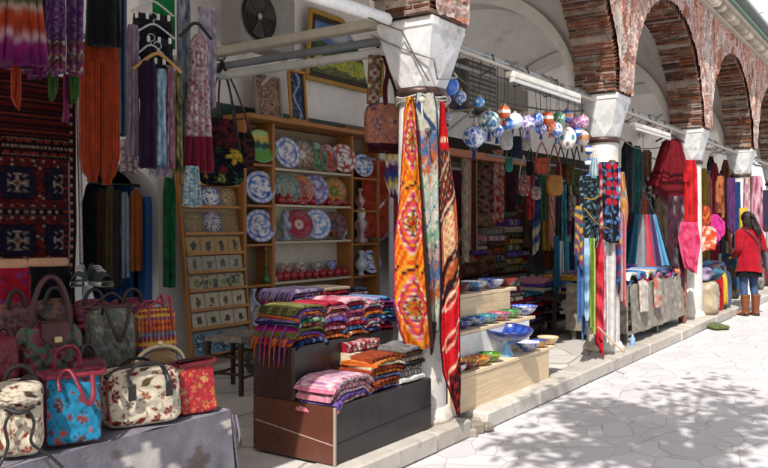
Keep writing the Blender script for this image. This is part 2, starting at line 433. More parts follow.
# ---- arcade building
arc = thing('arcade_building', 'old arcade of mauve stone and red brick arches on pale marble columns', 'arcade', (0, 0, 0))
BR = HS('7c4e3e 8c5c4a 704638 926c5c 967e72 5c463e 80665a 8c563f')
BRF = HS('a4786a b08676 966656 b8958a bca29a 94746a ac765f')
HB = 3.81/2
STN = HS('b09e98 a08f8a baaaa2 93827e c2b2aa')
PLA = H('c4b8ae')
def facade_col(x, z):
    xm_ = min(COLX, key=lambda c: abs(x-c-HB))+HB; dx = x-xm_; dz = z-SPR
    rr = math.hypot(dx/AI, dz/RISE) if dz > -.1 else 9; ang = math.atan2(dz/RISE, dx/AI)
    s = nz(x*1.3, z*.5, 2)+.5*nz(x*4, z*1.2, 5)
    k = min(abs(x-c) for c in COLX)
    w = .85+.28*nz(x*7, z*7, 3)
    if nz(x*26, z*34, 6) > .56: return H('b8aca2')
    if nz(x*19, z*22, 16) > .52: return H('5a4a44')
    if rr < 1.2+.05*nz(x*5, z*5):                  # voussoirs round the arch: brick and mortar courses, plaster left in places
        q = int(ang*44+.6*nz(x*6, z*6, 8))
        if nz(x*2.1, z*1.6, 12) > .40: return sc(PLA, .75+.3*nz(x*5, z*5))
        if nz(x*1.7, z*1.7, 17) < -.32: return sc(H('8e6250'), w+.2)
        return sc(BRF[(q*5) % len(BRF)] if q % 2 else STN[(q*3) % 5], .95*w+.2)
    if k < .3 and nz(x*4.5+3, z*1.1, 9) > .24: return sc(PLA, .85+.3*nz(x*5, z*5))
    if s > .5: return sc(PLA, .75+.3*nz(x*5, z*5))
    if abs(nz(x*6, z*.7, 31)) < .05: return sc(H('8e5a48'), w+.15)
    if s < -.1: return sc(BRF[int(abs(nz(x*5, z*16))*20) % len(BRF)], w+.25)
    return sc(STN[int((nz(x*3.3, z*9, 3)+1)*9) % 5], w+.2)
def arch_z(dx, a, r): return SPR+r*math.sqrt(max(0, 1-(dx/a)**2))
AI, AE, RE = HB-.27, HB-.225, RISE+.05
m = MB()
for i in range(len(COLX)-1):
    xc = (COLX[i]+COLX[i+1])/2
    NU = 72
    def ff(u, v, y, jit):
        dx = (u*2-1)*HB; zb = arch_z(max(-AE, min(AE, dx)), AE, RE) if abs(dx) < AE else SPR
        z = zb+(4.70-zb)*v; x = xc+dx
        return (x, y-jit*(.035+.02*nz(x*2.2, z*2.2, 1)+.012*nz(x*9, z*9, 4)+.010*nz(x*23, z*40, 2)), z+(1-v)*jit*.03*nz(x*14, i, 6))
    NU = 220 if i < 6 else 90
    m.grid(NU, 80 if i < 6 else 30, lambda u, v: ff(u, v, YA, 1), lambda u, v: facade_col(xc+(u*2-1)*HB, ff(u, v, YA, 0)[2]), False)
    m.grid(NU//2, 4, lambda u, v: ff(u, v, YB, 0), H('cfc7b8'), False)
m.build('facade_wall', 'stone', arc)
for i in range(len(COLX)-1):                      # brick arches, every brick laid radially through the wall
    xc = (COLX[i]+COLX[i+1])/2; m = MB(); n = 124; r_ = random.Random(i+40)
    for k in range(n):
        a = PI*(k+.5)/n; rr = r_.gauss(0, .010) + .022*nz(k*.35, i*3.)
        a0, b0 = AI+rr, RISE+rr
        p = Vector((xc+a0*math.cos(a), 0, SPR+b0*math.sin(a))); nr = Vector((math.cos(a)/a0, 0, math.sin(a)/b0)).normalized()
        L = .30+r_.uniform(-.02, .05); th = .028*r_.uniform(.8, 1.15)
        c = p+nr*(L/2); c.y = (YA+YB)/2+r_.uniform(-.006, .006)+.012*nz(k*.4, i, 5)
        q = Matrix((nr, Vector((0, 1, 0)), nr.cross(Vector((0, 1, 0))))).transposed()
        w = r_.random(); cc = r_.choice(BR)
        if w > .9: cc = sc(r_.choice(STN), .7)
        
        ys = [YA+r_.uniform(-.008, .008)]; step = r_.uniform(.1, .24)
        while ys[-1]+step < YB-.07: ys.append(ys[-1]+step); step = r_.uniform(.15, .26)
        ys.append(YB+r_.uniform(-.008, .008))
        for ya, yb in zip(ys, ys[1:]):
            c2 = c.copy(); c2.y = (ya+yb)/2; c2 += nr*r_.uniform(-.006, .006)
            cb = r_.choice(BR) if r_.random() < .55 else cc
            m.box(c2, (L, yb-ya-.009, th), sc(cb, r_.uniform(.5, .9)), .006, q)
    a_ = MB()
    NS = 60                                        # mortar bed behind the bricks
    def inner(u, v):
        a = PI*u; q = .012+.008*nz(u*40, v*9, i); return (xc+(AI+q)*math.cos(a), YA+.005+(YB-YA-.01)*v, SPR+(RISE+q)*math.sin(a))
    m.grid(NS*4, 12, inner, H('8a7e72'), False)
    def ring(u, v, y):
        a = PI*u; return (xc+(AI+.03+.3*v)*math.cos(a), y, SPR+(RISE+.03+.3*v)*math.sin(a))
    m.grid(NS, 1, lambda u, v: ring(u, v, YA+.03), H('8c8076'), False)
    m.grid(NS, 1, lambda u, v: ring(u, v, YB-.02), H('8c8076'), False)
    m.build('arch', 'brick', arc)
# cornice: string course, a row of rounded corbel stones, slab, copper edge
m = MB()
m.box(((X0+X1)/2, YA-.02, 4.69), (X1-X0, .16, .05), H('a89e92'), .01)
x = X0
while x < X1:
    w = rng.uniform(.15, .2)
    m.box((x+w/2, YA-.09, 4.775), (w*.72, .24, .105), mix(H('d8cfbf'), H('8f8478'), rng.random()), .04)
    x += w
m.box(((X0+X1)/2, YA-.06, 4.855), (X1-X0, .36, .05), H('b0a698'), .01)
m.build('cornice', 'plaster', arc)
m = MB(); m.box(((X0+X1)/2, YA-.08, 4.895), (X1-X0, .42, .024), H('5f7d6c'), .004)
m.box(((X0+X1)/2, (YA+YW)/2, 5.36), (X1-X0, YW-YA+.3, .06), H('8a8f8c'), .01)
m.bar((X0, YA-.1, 4.93), (X0, YW+.3, 5.36), .02, .02, H('777777'))
m.grid(1, 1, lambda u, v: (X0+(X1-X0)*u, YA-.26+(.5)*v, 4.92+.45*v), H('7f8985'), False)
m.build('roof', 'paint', arc)
# vaults with a plaster skin, and plaster ribs from column to wall
m = MB(); bY = (YW-YB)/2; cYv = (YW+YB)/2
for i in range(len(COLX)-1):
    xc = (COLX[i]+COLX[i+1])/2
    def vt(u, v):
        X, Y = u*2-1, v*2-1
        e = lambda t: 1-t*t
        z = SPR+RISE*math.sqrt(max(0., e(X)+e(Y)))*.98 if (e(X)+e(Y)) > 0 else SPR
        return (xc+X*HB, cYv+Y*bY, z)
    m.grid(30, 26, vt, H('e9e5de'))
m.build('vault', 'plaster', arc)
for c in COLX[1:-1]:
    m = MB()
    for s in (-1, 1):
        m.grid(24, 1, lambda u, v: (c+s*.16, cYv+bY*math.cos(PI*(.2+.8*u))*(1-.06*(1-v)), SPR+(RISE-.10*(1-v)+.06*v)*math.sin(PI*(.2+.8*u))-.02), H('e2ddd5'), True)
    m.grid(24, 1, lambda u, v: (c-.16+.32*v, cYv+bY*math.cos(PI*(.2+.8*u))*.94, SPR+(RISE-.1)*math.sin(PI*(.2+.8*u))-.02), H('e2ddd5'), True)
    m.build('rib', 'plaster', arc)
# columns
MAR = H('c8c5bf')
for j, c in enumerate(COLX):
    m = MB(); m.lathe([(.178, ZF+.05), (.176, .4), (.17, 1.2), (.163, 2.0), (.158, 2.44)], 32, MAR, (c, CY, 0))
    sh = m.build('column', 'marble', arc)
    m = MB(); m.lathe([(.001, ZF+.001), (.222, ZF+.001), (.226, ZF+.03), (.216, ZF+.055), (.203, ZF+.075), (.19, ZF+.1), (.17, ZF+.11)], 32, H('c9c1b6'), (c, CY, 0)); m.build('base', 'marble', sh)
    m = MB(); m.lathe([(.16, 2.40), (.182, 2.402), (.186, 2.43), (.182, 2.455), (.16, 2.458)], 32, H('4a3630'), (c, CY, 0)); m.build('collar', 'metal', sh)
    m = MB()
    lo = [(.175*math.cos(PI*(2*k+1)/8), .175*math.sin(PI*(2*k+1)/8), 2.46) for k in range(8)]
    h = .222; hi = [(h, 0), (h, h), (0, h), (-h, h), (-h, 0), (-h, -h), (0, -h), (h, -h)]
    hi = [(x, y, 2.85) for x, y in hi]
    mid = []
    for k in range(8):
        a = PI*k/4; r0 = .225 if k % 2 else .205; mid.append((r0*math.cos(a), r0*math.sin(a), 2.62 if k % 2 == 0 else 2.58))
    vs = lo+mid+hi; fs = []
    for k in range(8):
        k1 = (k+1) % 8
        fs += [(k, 8+k1, (k-1) % 8+0) if False else ((k-1) % 8, k, 8+k), (k, 8+k1, 8+k), (8+k, 8+k1, 16+k1) if k % 2 == 0 else (8+k, 8+k1, 16+k), (8+k, 16+k1, 16+k) if k % 2 == 0 else (8+k1, 16+k1, 16+k)]
    m.add([(x+c, y+CY, z) for x, y, z in vs], fs, H('c2c2c2'))
    m.box((c, CY, 2.885), (.465, .465, .075), H('cfccc8'), .012)
    m.build('capital', 'marble', sh)

# ---- shop wall with the arched doorway
WP = H('e4e2de')
sw = thing('shop_wall', 'white plaster shop wall with an arched doorway behind the stalls', 'wall', (0, YW, 0))
m = MB()
DX0, DX1, DS, DT = 4.38, 5.24, 1.68, 2.07
def wall(x0, x1, z0, z1, n=8): m.grid(max(1, int((x1-x0)*2)), n, lambda u, v: (x0+(x1-x0)*u, .01*nz(u*5, v*5, x0), z0+(z1-z0)*v), WP, False)
wall(X0, DX0, 0, 5.3); wall(DX1, 9.3, 0, 5.3); wall(9.3, X1, 2.9, 5.3)
xm, rd = (DX0+DX1)/2, (DX1-DX0)/2
m.grid(24, 4, lambda u, v: (xm+(u*2-1)*rd, 0, (lambda zb: zb+(5.3-zb)*v)(DS+(DT-DS)*math.sqrt(max(0, 1-(u*2-1)**2)))), WP, False)
m.grid(24, 1, lambda u, v: (xm+rd*math.cos(PI*u), .3*v, DS+(DT-DS)*math.sin(PI*u)), WP, True)
for xx in (DX0, DX1): m.grid(1, 1, lambda u, v: (xx, .3*u, DS*v), WP)
m.build('wall', 'plaster', sw)
m = MB(); m.grid(10, 1, lambda u, v: (5.4+3.9*u, -.006, 2.62+.19*v), H('24483c'), False); m.build('painted_band', 'paint', sw)
m = MB()                                           # rooms behind: door recess and the deep shop
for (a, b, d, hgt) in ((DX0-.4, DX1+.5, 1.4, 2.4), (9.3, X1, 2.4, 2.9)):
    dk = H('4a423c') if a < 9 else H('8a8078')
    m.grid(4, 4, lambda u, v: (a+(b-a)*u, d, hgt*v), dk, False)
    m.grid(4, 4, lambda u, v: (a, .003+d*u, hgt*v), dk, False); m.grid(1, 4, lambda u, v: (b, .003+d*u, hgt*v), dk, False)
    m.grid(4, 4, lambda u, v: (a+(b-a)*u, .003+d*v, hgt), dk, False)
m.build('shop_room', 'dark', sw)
bd = thing('blue_door', 'blue painted wooden door standing open in the arched doorway', 'door', (DX1-.07, YW+.3, ZF), R(-84))
m = MB(); m.box((-.43, 0, .9), (.86, .04, 1.78), H('2a5f9c'), .006)
for zz in (.45, 1.3): m.box((-.43, -.026, zz), (.6, .016, .6), H('2a63a6'), .006)
m.build('door_leaf', 'paint', bd)
m = MB(); m.tube([(-.78, -.02, .95), (-.78, -.07, .95), (-.68, -.07, .95)], .011, H('8a8680')); m.build('handle', 'metal', bd)
fr = MB(); fr.box((DX1-.04, YW+.15, .95), (.09, .12, 1.66), H('2a64a4'), .006)
tag(fr.build('door_post', 'paint'), 'upright blue painted post on the right jamb of the arched doorway', 'door post')

# ---- beams, pipes and lamps under the vaults
def single(m, name, mat, label, cat, group=None, loc=None, rz=0.): return tag(m.build(name, mat, None, loc, rz), label, cat, group)
c1 = COLX[2]
m = MB(); m.bar((4.72, 3.24, 2.95), (4.72, 6.25, 2.93), .1, .07, H('a39c8c'), .01); single(m, 'tie_beam', 'paint', 'cream boxed beam running from the near capital back to the shop wall', 'beam')
m = MB(); m.tube([(4.86, 3.3, 2.86), (4.9, 6.28, 2.87)], .033, H('75797c')); single(m, 'steel_pipe', 'paint', 'grey steel pipe between the cream boxed beam and the white pipe', 'pipe')
m = MB(); m.bar((4.86, 3.25, 2.775), (4.84, 6.28, 2.775), .06, .06, H('b4b2ac'), .008); single(m, 'tie_beam', 'paint', 'lowest white square beam behind the near capital, over the bookcase', 'beam')
m = MB(); m.tube([(1.1, 3.12, 2.9), (3.0, 3.12, 2.885), (4.58, 3.12, 2.925)], .045, H('e0e2e2')); single(m, 'awning_pipe', 'paint', 'thick white awning pipe ending at the near capital', 'pipe')
for k, (a, b, lab) in enumerate([(2, 3, 'first rag wrapped awning frame between the near capital and the second'), (3, 4, 'second rag wrapped awning frame beyond the beaded column'), (4, 5, 'third awning frame beyond the red draped column'), (5, 6, 'farthest visible awning frame past the person')]):
    xa, xb = COLX[a]+.24, COLX[b]-.24
    t = thing('awning_truss', lab, 'awning truss', ((xa+xb)/2, 3.1, 2.86), group='awning frames between capitals'); L = xb-xa
    m = MB(); m.tube([(-L/2, 0, .05), (L/2, 0, .03)], .035, H('9a9c9a')); m.build('upper_pipe', 'paint', t)
    m = MB(); m.tube([(-L/2, .1, -.06), (L/2, .06, -.06)], .02, H('7d7f80')); m.build('lower_pipe', 'paint', t)
    m = MB(); m.bar((-L/2, -.05, .0), (L/2, -.05, -.01), .05, .03, H('b9b2a4'), .006); m.build('plank', 'wood_x', t)
    r_ = random.Random(k)
    m = MB()
    def bun(u, v):                                 # bunched grey plastic tied along the pipe
        x = -L/2+.02+(L-.04)*u; q = .028+.05*max(0, nz(u*8, k*5.)+.15); a = 2*PI*v
        q *= 1+.6*nz(u*L*14, math.cos(a)*1.5, math.sin(a)*1.5+k)
        return (x, .9*q*math.cos(a), .045+q*math.sin(a)*.85+.02*nz(u*6, k, 3))
    m.grid(int(L*34), 18, bun, lambda u, v: mix(H('a09c94'), H('5a5854'), .5+1.2*nz(u*L*7, v*4, k)))
    m.build('bunched_sheet', 'silk', t)
    for i in range(int(L/.7)):
        m = MB(); x = -L/2+.3+i*.7; m.tube([(x, -.03, .08), (x+.02, .12, .0), (x+.01, .1, -.08), (x, -.04, -.02), (x, -.03, .08)], .006, H('3c3a38'), 5); m.build('tie_wire', 'plastic', t)
for (xx, yy, zz, lab) in [(7.05, 3.0, 2.80, 'fluorescent batten lamp under the first awning frame, above the painted globes'), (10.6, 3.05, 2.74, 'fluorescent batten lamp above the maroon poncho')]:
    t = thing('batten_lamp', lab, 'lamp', (xx, yy, zz), R(-1), group='fluorescent battens')
    m = MB(); m.box((0, 0, 0), (1.52, .09, .05), H('d9d6cc'), .008); m.build('housing', 'paint', t)
    m = MB(); m.tube([(-.72, -.02, -.045), (.72, -.02, -.045)], .018, H('efeee8'), 10); m.build('lamp_tube', 'plastic', t)
    m = MB()
    for s in (-1, 1): m.box((s*.74, -.02, -.04), (.03, .05, .06), H('bab7ad'), .005)
    m.build('end_cap', 'plastic', t)
aw = thing('shade_awning', 'unseen pale canvas awning from the white pipe, shading the handbag table', 'awning', (-.3, 2.75, 2.97))  # out of view, added for the shade it casts on stand and floor
m = MB(); m.grid(60, 16, lambda u, v: (-2.3+4.6*u, -.37+.74*v, .015-.05*math.sin(PI*u*4)**2*math.sin(PI*v)), p_stripes(HS('c8c2b4 d8d4c8'), 22, 0)); m.grid(60, 16, lambda u, v: (-2.3+4.6*u, -.37+.74*v, .003-.05*math.sin(PI*u*4)**2*math.sin(PI*v)), H('c8c2b4')); m.build('canvas', 'cloth', aw)
m = MB(); m.tube([(-2.3, -.37, .01), (2.3, -.37, .01)], .018, H('b8babc')); m.build('front_bar', 'metal', aw)
for xx in (-2.28, -.75, .8, 2.28): m = MB(); m.tube([(xx, -.37, 0), (xx, .36, -.05)], .014, H('b8babc')); m.build('arm', 'metal', aw)
# cables sagging between beams and around the near capital
def cable(pts, r, col, lab, name='cable'):
    m = MB(); P = []
    for a, b in zip(pts, pts[1:]):
        a, b = Vector(a), Vector(b); L = (b-a).length
        for i in range(8):
            t = i/8; P.append(a.lerp(b, t)-Vector((0, 0, .18*L*.25*4*t*(1-t)*.5)))
    P.append(Vector(pts[-1])); m.tube(P, r, col, 6); single(m, name, 'plastic', lab, 'cable')
cable([(4.6, 3.27, 2.84), (4.64, 2.78, 2.62), (4.72, 2.80, 2.5), (4.98, 2.79, 2.55), (5.12, 2.98, 2.75)], .006, H('6f6a66'), 'grey cord crossing the front of the near capital')
cable([(4.1, 3.2, 2.95), (4.58, 3.0, 2.83), (4.66, 2.83, 2.48)], .006, H('55504c'), 'dark cord slanting from the white pipe to the near capital')
cable([(5.1, 3.12, 2.8), (6.2, 3.2, 2.62), (8.45, 3.15, 2.75)], .008, H('4a4846'), 'black cable sagging under the first awning frame')
cable([(8.9, 3.15, 2.75), (10.4, 3.2, 2.5), (12.2, 3.15, 2.72)], .008, H('4a4846'), 'black cable sagging above the maroon poncho')
m = MB(); m.tube([at(598, 327, Y=2.76), at(611, 340, Y=2.66), at(624, 352, Y=2.50)], .011, H('b39b80')); single(m, 'wooden_pole', 'wood_x', 'pale thin pole leaning from the beaded column down to the paving', 'pole')
m = MB(); m.tube([at(391, 160, Y=5.7), (lambda p: (p.x, p.y, ZF))(at(391, 160, Y=5.7))], .035, H('b9bbbb'), 12); single(m, 'drain_pipe', 'paint', 'grey upright pipe at the right side of the plate bookcase', 'pipe')

# ---- air conditioners
def aircon(name, lab, p, w, h, d, grille=True, rz=0):
    t = thing(name, lab, 'air conditioner', p, rz)
    m = MB(); m.box((0, 0, 0), (w, d, h), H('8f8c86') if grille else H('57534e') if 'dark' in lab else H('9a9484'), .015); m.build('casing', 'paint', t)
    if grille:
        r = h*.40; cx = -w*.2
        m = MB(); m.lathe([(.01, 0), (r, 0), (r, .012), (r*1.05, .014), (r*1.06, 0)], 32, H('2e2c2a'), (cx, -d/2-.004, 0), True, Matrix.Rotation(R(90), 3, 'X')); m.build('fan_opening', 'plastic', t)
        g = MB()
        for k in range(5): g.tube([(cx+r*(k+1)/5.5*math.cos(a*PI/12), -d/2-.022, r*(k+1)/5.5*math.sin(a*PI/12)) for a in range(25)], .003, H('3a3836'), 5)
        for k in range(8): g.tube([(cx, -d/2-.022, 0), (cx+r*math.cos(k*PI/4), -d/2-.02, r*math.sin(k*PI/4))], .003, H('3a3836'), 5)
        g.build('grille', 'plastic', t)
        b = MB()
        for k in range(3):
            b.grid(3, 4, lambda u, v: (cx+r*.9*v*math.cos(k*2.09+u*.9), -d/2-.016+.006*u, r*.9*v*math.sin(k*2.09+u*.9)), H('45423f'))
        b.ball((cx, -d/2-.018, 0), r*.14, H('b0aca4'), 12, 8, (1, .3, 1)); b.build('fan', 'plastic', t)
    else:
        m = MB()
        for k in range(9): m.box((0, -d/2-.008, -h*.4+h*.8*k/8), (w*.9, .014, h*.04), H('8d897e'), .003)
        m.build('louvre', 'plastic', t)
    for s in (-1, 1): m = MB(); m.bar((s*w*.35, d/2+.1, -h/2-.02), (s*w*.35, -d/2-.03, -h/2-.02), .04, .035, H('c9c6bd'), .004); m.bar((s*w*.35, d/2+.1, -h/2-.3), (s*w*.35, -d/2, -h/2-.05), .03, .03, H('c9c6bd'), .004); m.build('bracket', 'paint', t)
    return t
p = at(259, 22, Y=5.85); aircon('air_conditioner', 'outdoor air conditioner with round dark fan on the wall above the bookcase', p, .82, .60, .3)
p = at(473, 88, Y=5.6); aircon('air_conditioner', 'dark louvred air conditioner box behind the blue hanging globes', p, .95, .7, .3, False)
p = at(505, 97, Y=5.8); aircon('air_conditioner', 'beige louvred air conditioner box under the batten lamp', p, 1.3, .36, .25, False)

# ---- street tree: stands out of the picture behind the camera, only its dappled shade reaches the paving
def street_tree(loc, crown, rad, n, seed, lab):
    t = thing('street_tree', lab, 'tree', loc); r_ = random.Random(seed); C = Vector(crown)-Vector(loc)
    m = MB(); m.tube([(0, 0, 0), (.05, .02, 1.2), C*.45+Vector((0, 0, .8)), C*.8+Vector((0, 0, .1)), C], [.16, .13, .11, .08, .04], H('5a4a3c'), 10)
    tips = []
    for i in range(26):
        d = Vector((r_.gauss(0, 1), r_.gauss(0, 1), r_.gauss(0, .6))).normalized(); e = C+Vector((d.x*rad[0], d.y*rad[1], d.z*rad[2]))*r_.uniform(.5, 1)
        mid = C*.85+(e-C*.85)*.5+Vector((0, 0, .15)); m.tube([C*.8, mid, e], [.035, .022, .006], H('5a4a3c'), 5); tips += [e, mid, (e+mid)/2]
    m.build('trunk', 'wood_z', t)
    m = MB(); vs = []; fs = []; cs = []
    G = HS('3d5a2a 4a6b30 2f4a22 58783a')
    for i in range(n):
        c = r_.choice(tips)+Vector((r_.gauss(0, .14), r_.gauss(0, .14), r_.gauss(0, .12)))
        a = Vector((r_.gauss(0, 1), r_.gauss(0, 1), r_.gauss(0, .6))).normalized()*.07; b = a.orthogonal().normalized()*.035
        k = len(vs); vs += [c-a, c+b, c+a, c-b]; fs.append((k, k+1, k+2, k+3)); cs.append(r_.choice(G))
    m.add(vs, fs, cs); m.build('crown', 'leaf', t)
# ================================================================== GOODS
def frame_px(x0, x1, y0, y1, Y, rz=0.):
    """top centre, width and height (m) of something that spans a photo box and hangs in depth Y, turned by rz"""
    c = at((x0+x1)/2, y0, Y); t = depth(c); u = ((x0+x1)/2-CX)/F_PX
    e = Vector((math.cos(rz), math.sin(rz), 0)); rate = abs(e.dot(RGT)-u*e.dot(FWD))*F_PX/t
    return c, (x1-x0)/rate, (y1-y0)/F_PX*t
FAC = R(-30)
GARM = []
def garment(name, lab, cat, box, Y, pat, prof=None, rz=FAC, folds=4, amp=.02, hd=.03, mat='cloth', nx=20, nzz=40, group=None, seed=None, parts=None, wob=.02, rail=None):
    c, w, h = frame_px(*box, Y, rz)
    prof = prof or [(0, .5), (1, .5)]
    P = [(r[0], -h*r[0], w*r[1], r[2] if len(r) > 2 else hd, w*(r[3] if len(r) > 3 else 0), 0) for r in prof]
    m = MB(); m.cloth(P, pat, nx, nzz, folds, amp, seed if seed is not None else len(GARM), wob)
    if rail:                                       # the loop it hangs by, up to a rail (y, z)
        q = Matrix.Rotation(-rz, 3, 'Z') @ Vector((0, rail[0]-c.y, 0)); m.tube([(0, 0, -.02), (q.x, q.y, rail[1]-c.z)], .005, H('3a3632'), 5)
    GARM.append(1)
    if parts is None: return tag(m.build(name, mat, None, c, rz), lab, cat, group), c, w, h
    t = thing(name, lab, cat, c, rz, group); m.build('fabric', mat, t); parts(t, w, h)
    return t, c, w, h
def hanger(box, Y, lab, col=H('b98a50'), rz=FAC, clips=0):
    c, w, h = frame_px(*box, Y, rz); w /= 2
    t = thing('clothes_hanger', lab, 'hanger', c, rz)
    m = MB(); m.tube([(-w, 0, -h), (-w*.5, 0, -h*.45), (-.02, 0, -h*.12), (.02, 0, -h*.12), (w*.5, 0, -h*.45), (w, 0, -h)], .012 if not clips else .007, col, 8); m.build('hanger_arm', 'wood_x', t)
    m = MB(); m.tube([(0, 0, -h*.15), (0, 0, .02)]+[(.025*math.sin(a), 0, .045-.025*math.cos(a)) for a in (0, .8, 1.6, 2.6, 3.6, 4.4)], .004, H('a8a8a8'), 6); m.build('hook', 'metal', t)
    if clips:
        for s in (-.75, -.25, .25, .75)[:clips]:
            m = MB(); m.box((s*w, -.012, -h-.02), (.022, .016, .045), H('cfcfcc'), .005); m.build('clip', 'plastic', t)
    return t

# ---- rails the left garments hang from
a_ = at(-60, -6, Y=4.25); b_ = at(225, -2, Y=4.75)
m = MB(); m.tube([(a_.x, a_.y, a_.z), (b_.x, b_.y, a_.z)], .02, H('8a8c8e')); single(m, 'clothes_rail', 'paint', 'grey rail over the left stall that carries the hanging clothes', 'rail')

# ---- left stall: hanging clothes
g = garment
g('tie_dye_skirt', 'tie dyed skirt in olive, orange and magenta hanging top left', 'skirt', (-6, 46, -12, 64), 3.9,
  p_grad([(0, H('6b6a35')), (.22, H('5a5230')), (.27, H('b8a094')), (.36, H('b0401c')), (.55, H('a83a22')), (.66, H('c8a0a8')), (.74, H('8a1f68')), (1, H('6a165a'))], .3, 3, .1),
  [(0, .40), (.25, .42), (1, .52)], folds=6, amp=.03, hd=.06, nx=24, nzz=40)
g('orange_scarf', 'orange cloth sash dangling below the tie dyed skirt', 'sash', (11, 21, 60, 108), 3.98, p_solid(H('9a3214')), [(0, .5), (.8, .42), (1, .1, .02, .2)], folds=1.5, amp=.015)
g('magenta_skirt', 'purple and white skirt hem showing behind the tie dyed skirt', 'skirt', (24, 48, 0, 76), 4.1, p_grad([(0, H('5b2a5e')), (.6, H('c9a7c4')), (.75, H('a32a74')), (1, H('6b1f5b'))], .3, 8), folds=4, hd=.05)
P1 = p_blotch(HS('48205f 602c74 2c1a44 8a6a98 7c2054'), 16, 4); P1b = p_zig(HS('8a1f4e b0a490 2a1840 86401f 5a2a6e'), 12, 5, 2.4)
g('printed_trousers', 'purple printed trousers with zigzag hem beside the tie dyed skirt', 'trousers', (46, 65, -6, 73), 3.95, lambda u, v: P1(u, v) if v < .62 else P1b(u, (v-.6)*2), folds=2.5, hd=.05, nx=34, nzz=110)
g('printed_trousers', 'purple printed trousers with pink hem nearest to the black top', 'trousers', (66, 84, -6, 74), 3.97, lambda u, v: P1(u+.4, v) if v < .6 else P1b(u+.2, (v-.55)*2), folds=2.5, hd=.05, nx=34, nzz=110)
g('green_cuff', 'left of two green gathered cuffs below the purple trousers', 'cuff', (47, 58, 71, 98), 4.05, p_solid(H('385822'), .2), [(0, .5), (.7, .42), (1, .25)], folds=3, hd=.05)  # gathered cuffs belonging to the purple printed trousers, built as separate things
g('green_cuff', 'right of two green gathered cuffs below the purple trousers', 'cuff', (68, 79, 74, 101), 4.05, p_solid(H('3a5c24'), .2), [(0, .5), (.7, .42), (1, .25)], folds=3, hd=.05)
g('pink_scarf', 'pink sash hanging between the green cuffs', 'sash', (62, 71, 75, 119), 4.1, p_solid(H('7e1c56'), .2), [(0, .4), (.7, .3), (1, .5)], folds=1.5)
g('black_blouse', 'black sleeveless top hanging above the rust orange harem trousers', 'top', (85, 122, -14, 47), 4.15, p_solid(H('15151a')), [(0, .34), (.1, .44), (1, .48)], folds=3, hd=.07)
def harem(t, w, h):
    for s, hh in ((-1, 1.), (1, 1.02)):
        m = MB(); P = [(v, -h*hh*v, w*q, d, s*w*x, 0) for v, q, d, x in [(0, .24, .06, .22), (.3, .255, .085, .23), (.8, .25, .09, .235), (.93, .19, .07, .2), (.97, .11, .045, .17), (1, .12, .045, .17)]]
        m.cloth(P, p_solid(H('a03a18'), .3), 44, 60, 7.5, .010, s+5, .0); m.build('trouser_leg', 'cloth', t)
c, w, h = frame_px(79, 120, 45, 182, 4.2, FAC); t = thing('harem_trousers', 'rust orange harem trousers with long gathered legs below the black top', 'trousers', c, FAC)
m = MB(); m.cloth([(0, .0, w*.36, .05, 0, 0), (.5, -.04, w*.45, .07, 0, 0), (1, -.12, w*.48, .075, 0, 0)], p_solid(H('983616'), .2), 60, 8, 15, .008, 3, 0); m.build('waistband', 'cloth', t); harem(t, w, h)
g('dark_trousers', 'narrow blue black trousers behind the rust orange harem trousers', 'trousers', (117, 127, -5, 135), 4.4, p_stripes(HS('1c2030 252a3e 55748f'), 6, 0), folds=2)
LACE = p_blotch(HS('121216 1c1c22 26242c 4c4850'), 22, 2)
for k, (yy, x0, x1) in enumerate([(14, 131, 174), (37, 132, 175), (58, 134, 168)]):
    hanger((x0, x1, yy-14, yy), 4.5-.05*k, ['topmost', 'middle', 'lowest'][k]+' white clip hanger holding black lace skirts', H('c4c4c0'), FAC, 4)
    g('lace_skirt', ['topmost', 'middle', 'lowest'][k]+' black lace skirt clipped on a white hanger', 'skirt', (x0+1, x1-1, yy+1, yy+(24 if k < 2 else 40)), 4.52-.05*k, LACE, [(0, .46), (1, .52)], folds=5, hd=.035)
g('green_cloth', 'bright green cloth behind the white clip hangers', 'cloth', (152, 174, -10, 48), 4.62, p_solid(H('1f8f4a')), folds=3)
hanger((133, 182, 52, 71), 4.3, 'curved wooden hanger above the row of narrow dresses')
DR = [((126, 139, 26, 156), 'grey mauve', HS('a890a4 8f7a90 b8a4b0'), 4.45), ((138, 157, 62, 168), 'dark plum', HS('2c1a34 38203f 221429'), 4.35),
      ((154, 167, 70, 166), 'blue and white', HS('7fb2d0 5a94bb d8e4ea 3c6f9c'), 4.33), ((165, 174, 68, 168), 'pink print', HS('b07a8c 8c4a64 d8b4bc'), 4.36), ((172, 182, 74, 172), 'yellow and black print', HS('3a3a2c a8a05a 24242a c8c08a'), 4.4)]
for b, n, cs, Y in DR:
    g('narrow_dress', n+' dress in the row below the curved wooden hanger', 'dress', b, Y, p_blotch(cs, 13, len(n)), [(0, .36), (.06, .46), (.4, .4), (1, .5)], folds=2.5, amp=.015, hd=.05, nzz=34, group='dresses in a row on the rail')
g('grey_scarf', 'long blue grey patterned scarf left of the crimson hemmed dress', 'scarf', (177, 190, -6, 160), 4.5, p_blotch(HS('8a98a8 4f6070 c8d0d8 4b3f4a 98a8b8'), 16, 3), folds=2, nzz=34)
D1 = p_blotch(HS('e8e2e2 e0d4d8 8c1f44 ece6e4 a83a62 7a1838 e6dede'), 15, 9)
g('floral_dress', 'white and pink floral dress with crimson hem hanging beside the bags', 'dress', (184, 214, 36, 172), 4.35, lambda u, v: D1(u, v*2) if v < .74 else sc(H('7e1a34'), 1+.2*nz(u*20, v)), [(0, .16), (.06, .3), (.2, .26), (.34, .32), (1, .52)], folds=4, hd=.06, nx=40, nzz=100)
